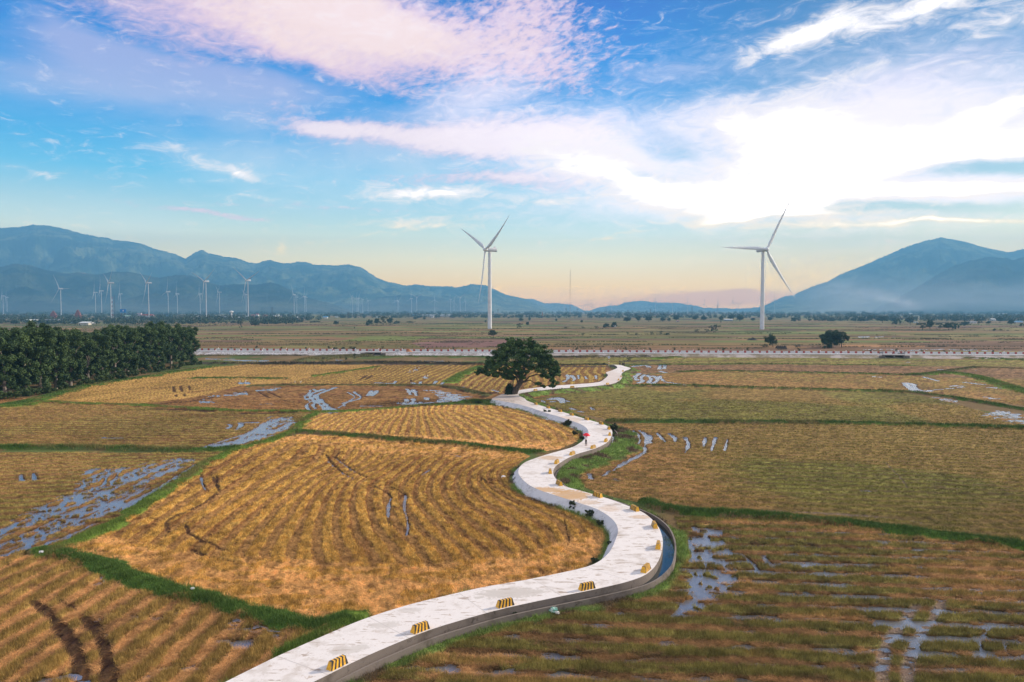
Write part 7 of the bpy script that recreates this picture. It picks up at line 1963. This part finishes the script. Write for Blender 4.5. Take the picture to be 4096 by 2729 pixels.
# collapsed hut
x, y = G(3125, 1399)
e = empty('hut', (x, y, 0), .1, 'collapsed dark thatch hut under the leaning tree by the highway', 'hut')
M_thatch = noisy('old_thatch', (.10, .085, .075), (.035, .03, .03), 2, 1)
b = MB()
for k in range(26):
    xx = -2.6 + k * .21
    b.tube([(xx, -1.2 + .2 * sin(k * 2.1), .25 + .1 * cos(k)), (xx + .15 * sin(k), 0, 1.9 + .25 * sin(k * 1.3)), (xx - .1, 1.3, .7)], [.10, .13, .09], 5)
b.build('roof', M_thatch, e)
for xx, hh in ((-2.4, 1.6), (2.3, 1.3), (0, 2.3)):
    b = MB(); b.tube([(xx, 0, -.1), (xx + .2, .1, hh)], .07, 6); b.build('post', M_bark, e)
x, y = G(3010, 1361)
e = empty('straw_heap', (x, y, 0), 0, 'dark heap left of the leaning tree behind the highway', 'heap')
V, Fh = [], []
for i in range(8):
    for k in range(24):
        a = 2 * pi * k / 24; rr = i / 7
        V.append((cos(a) * rr * 4.2, sin(a) * rr * 2.0, max(1.7 * (1 - rr) ** .8 * (.8 + .4 * sin(3 * a + i)), 0)))
for i in range(7):
    for k in range(24): Fh.append((i * 24 + k, (i + 1) * 24 + k, (i + 1) * 24 + (k + 1) % 24, i * 24 + (k + 1) % 24))
link('mound', mesh_np('mound', np.array(V), Fh, M_thatch, False), e)
# plastic bag, white stones
def lump(px, py, s, m, lab, name, cat, z=0.0, cr=.35):
    x, y = G(px, py, z)
    bm_ = MB(); n1, n2 = 8, 12; r2 = np.random.default_rng(int(px))
    for i in range(n1 + 1):
        for k in range(n2):
            a, p_ = 2 * pi * k / n2, pi * i / n1
            q = s * (1 + cr * (r2.random() - .5) * (0 < i < n1))
            bm_.v.append((q * sin(p_) * cos(a), q * sin(p_) * sin(a) * .8, q * .6 * cos(p_) + s * .5))
    for i in range(n1):
        for k in range(n2): bm_.f.append((i * n2 + k, i * n2 + (k + 1) % n2, (i + 1) * n2 + (k + 1) % n2, (i + 1) * n2 + k)); bm_.mi.append(0)
    return tag(bm_.build(name, m, None, False, (x, y, z)), lab, cat)
lump(2215, 2448, .30, noisy('pale_green_plastic', (.12, .36, .28), (.55, .62, .58), 3, .4), 'crumpled pale green plastic bag in the grass under the canal wall', 'plastic_bag', 'bag', .15, .7)
lump(2228, 2456, .16, M_white, 'small white plastic scrap beside the pale green bag', 'plastic_scrap', 'litter', .1, .6)
lump(2014, 1912, .28, M_white, 'white plastic bag lying in the stubble left of the revetment turn', 'plastic_bag', 'bag')
lump(166, 2214, .22, M_white, 'white scrap by the corner where two grass banks meet', 'plastic_scrap', 'litter', .1)
lump(770, 2358, .14, M_white, 'white scrap lying on the long green bank', 'plastic_scrap', 'litter', .4, .7)
# birds on the field
M_bird = mat('white_feather', (.75, .74, .72), .8)
def egret(px, py, lab):
    x, y = G(px, py)
    e = empty('egret', (x, y, 0), px, lab, 'bird', 'white birds feeding in the fields')
    skin_mesh('body', [(0, 0, .42, .08), (.16, 0, .46, .11), (.34, 0, .44, .05), (-.08, 0, .55, .035), (-.05, 0, .70, .028), (-.13, 0, .80, .035), (.10, .04, .36, .03), (.10, .04, .02, .014), (.10, -.04, .36, .03), (.10, -.04, .02, .014)], [(0, 1), (1, 2), (0, 3), (3, 4), (4, 5), (1, 6), (6, 7), (1, 8), (8, 9)], M_bird, e, 1, 1)
    b = MB(); b.tube([(-.15, 0, .81), (-.30, 0, .79)], [.014, .004], 6); b.build('beak', mat('beak_yellow', (.7, .45, .05), .5), e)
for i, (px, py) in enumerate([(1639, 1489), (1655, 1490), (1662, 1477), (1700, 1511), (1710, 1509), (1676, 1476), (960, 1531), (984, 1530), (1180, 1533), (1204, 1534)]):
    egret(px, py, ['white bird left of a close pair in the curved field', 'white bird of the pair nearest the farmer', 'white bird above the pair near the farmer', 'white bird right of the farmer', 'rightmost white bird near the farmer', 'white bird at the top of the curved field', 'left white bird above the long puddle', 'right white bird above the long puddle', 'left white bird above the wheel tracks', 'right white bird above the wheel tracks'][i])
# smoke of a field fire under the right mountain
sm = bpy.data.materials.new('smoke'); sm.use_nodes = True
t = sm.node_tree; t.nodes.clear(); n = NB(t)
geo = n.n('ShaderNodeTexCoord').outputs['Object']
pv = n.n('ShaderNodeVolumePrincipled'); mo = n.n('ShaderNodeOutputMaterial')
pv.inputs['Color'].default_value = (.95, .92, .95, 1); pv.inputs['Anisotropy'].default_value = .2
sxp = n.n('ShaderNodeSeparateXYZ'); n.put(sxp.inputs[0], geo)
# plume: from the fire at the right (+x) drifting left and thinning
u_ = n.m('SUBTRACT', .62, sxp.outputs[0])                     # 0 at the fire .. 1.6 at the tail
top = n.m('ADD', -.82, n.m('MULTIPLY', n.m('POWER', n.m('MAXIMUM', u_, 0.001), .55), 1.15))
wd = n.m('ADD', .13, n.m('MULTIPLY', n.m('MAXIMUM', u_, 0), .34))
dz = n.m('DIVIDE', n.m('SUBTRACT', sxp.outputs[2], top), wd)
g_ = n.m('POWER', 2.718, n.m('MULTIPLY', n.m('MULTIPLY', dz, dz), -1.0))
nz_ = n.noise(n.xyz(n.m('MULTIPLY', sxp.outputs[0], 4), sxp.outputs[1], n.m('MULTIPLY', sxp.outputs[2], 2.2)), 1.4, 4, .6, 1.0)
fade = n.m('MULTIPLY', n.ss(u_, -.04, .10), n.ss(u_, 1.55, .5))
edge = n.m('MULTIPLY', n.ss(n.m('ABSOLUTE', sxp.outputs[2]), 1.0, .8), n.ss(n.m('ABSOLUTE', sxp.outputs[1]), 1.0, .6))
dens = n.m('MULTIPLY', n.m('MULTIPLY', n.m('MULTIPLY', g_, fade), n.m('MULTIPLY', edge, n.ss(nz_, .3, .7))), n.m('DIVIDE', .0026, n.m('ADD', .45, n.m('MAXIMUM', u_, 0))))
n.put(pv.inputs['Density'], dens)
t.links.new(pv.outputs[0], mo.inputs['Volume'])
b = MB(); b.box((0, 0, 0), (2, 2, 2))
pc = AT(3440, 1180, 4300)
so = b.build('smoke', sm, None, False, (pc.x, pc.y, 110)); so.scale = (520, 140, 108)
tag(so, 'pale smoke drifting from a field fire under the cone shaped mountain', kind='stuff')

def mist(x0, x1, y, zt, den, seed, lab):
    m = bpy.data.materials.new('low_mist'); m.use_nodes = True
    t = m.node_tree; t.nodes.clear(); n = NB(t)
    g = n.n('ShaderNodeTexCoord').outputs['Object']
    pv = n.n('ShaderNodeVolumePrincipled'); mo = n.n('ShaderNodeOutputMaterial')
    pv.inputs['Color'].default_value = (.88, .92, .98, 1)
    s = n.n('ShaderNodeSeparateXYZ'); n.put(s.inputs[0], g)
    nz = n.noise(n.xyz(n.m('ADD', n.m('MULTIPLY', s.outputs[0], 3), seed), s.outputs[1], n.m('MULTIPLY', s.outputs[2], 1.2)), 1.5, 3, .6, .6)
    zf = n.ss(n.m('ADD', s.outputs[2], n.m('MULTIPLY', n.m('SUBTRACT', nz, .5), 1.6)), .75, -1.0)
    ef = n.m('MULTIPLY', n.ss(n.m('ABSOLUTE', s.outputs[0]), 1.0, .6), n.ss(n.m('ABSOLUTE', s.outputs[1]), 1.0, .5))
    n.put(pv.inputs['Density'], n.m('MULTIPLY', n.m('MULTIPLY', zf, ef), den))
    t.links.new(pv.outputs[0], mo.inputs['Volume'])
    b = MB(); b.box((0, 0, 0), (2, 2, 2))
    o = b.build('mist', m, None, False, ((x0 + x1) / 2, y, zt / 2 + 2)); o.scale = ((x1 - x0) / 2, 260, zt / 2)
    return tag(o, lab, kind='stuff')
mist(1500, 4300, 4550, 320, .0014, 1.0, 'pale mist at the foot of the cone shaped mountain')
mist(-4300, 900, 4150, 140, .0004, 5.0, 'thin mist at the foot of the left foothills')
# ------------------------------------------------------------------ air
hz = MB(); hz.box((0, 5450, 539), (26000, 11500, 1082))
hm = bpy.data.materials.new('haze'); hm.use_nodes = True
t = hm.node_tree; t.nodes.clear()
pv = t.nodes.new('ShaderNodeVolumePrincipled'); mo = t.nodes.new('ShaderNodeOutputMaterial')
pv.inputs['Color'].default_value = (.16, .42, .68, 1)
pv.inputs['Density'].default_value = HAZE_D
pv.inputs['Anisotropy'].default_value = 0.1
t.links.new(pv.outputs[0], mo.inputs['Volume'])
hzo = hz.build('haze', hm)
tag(hzo, kind='stuff')
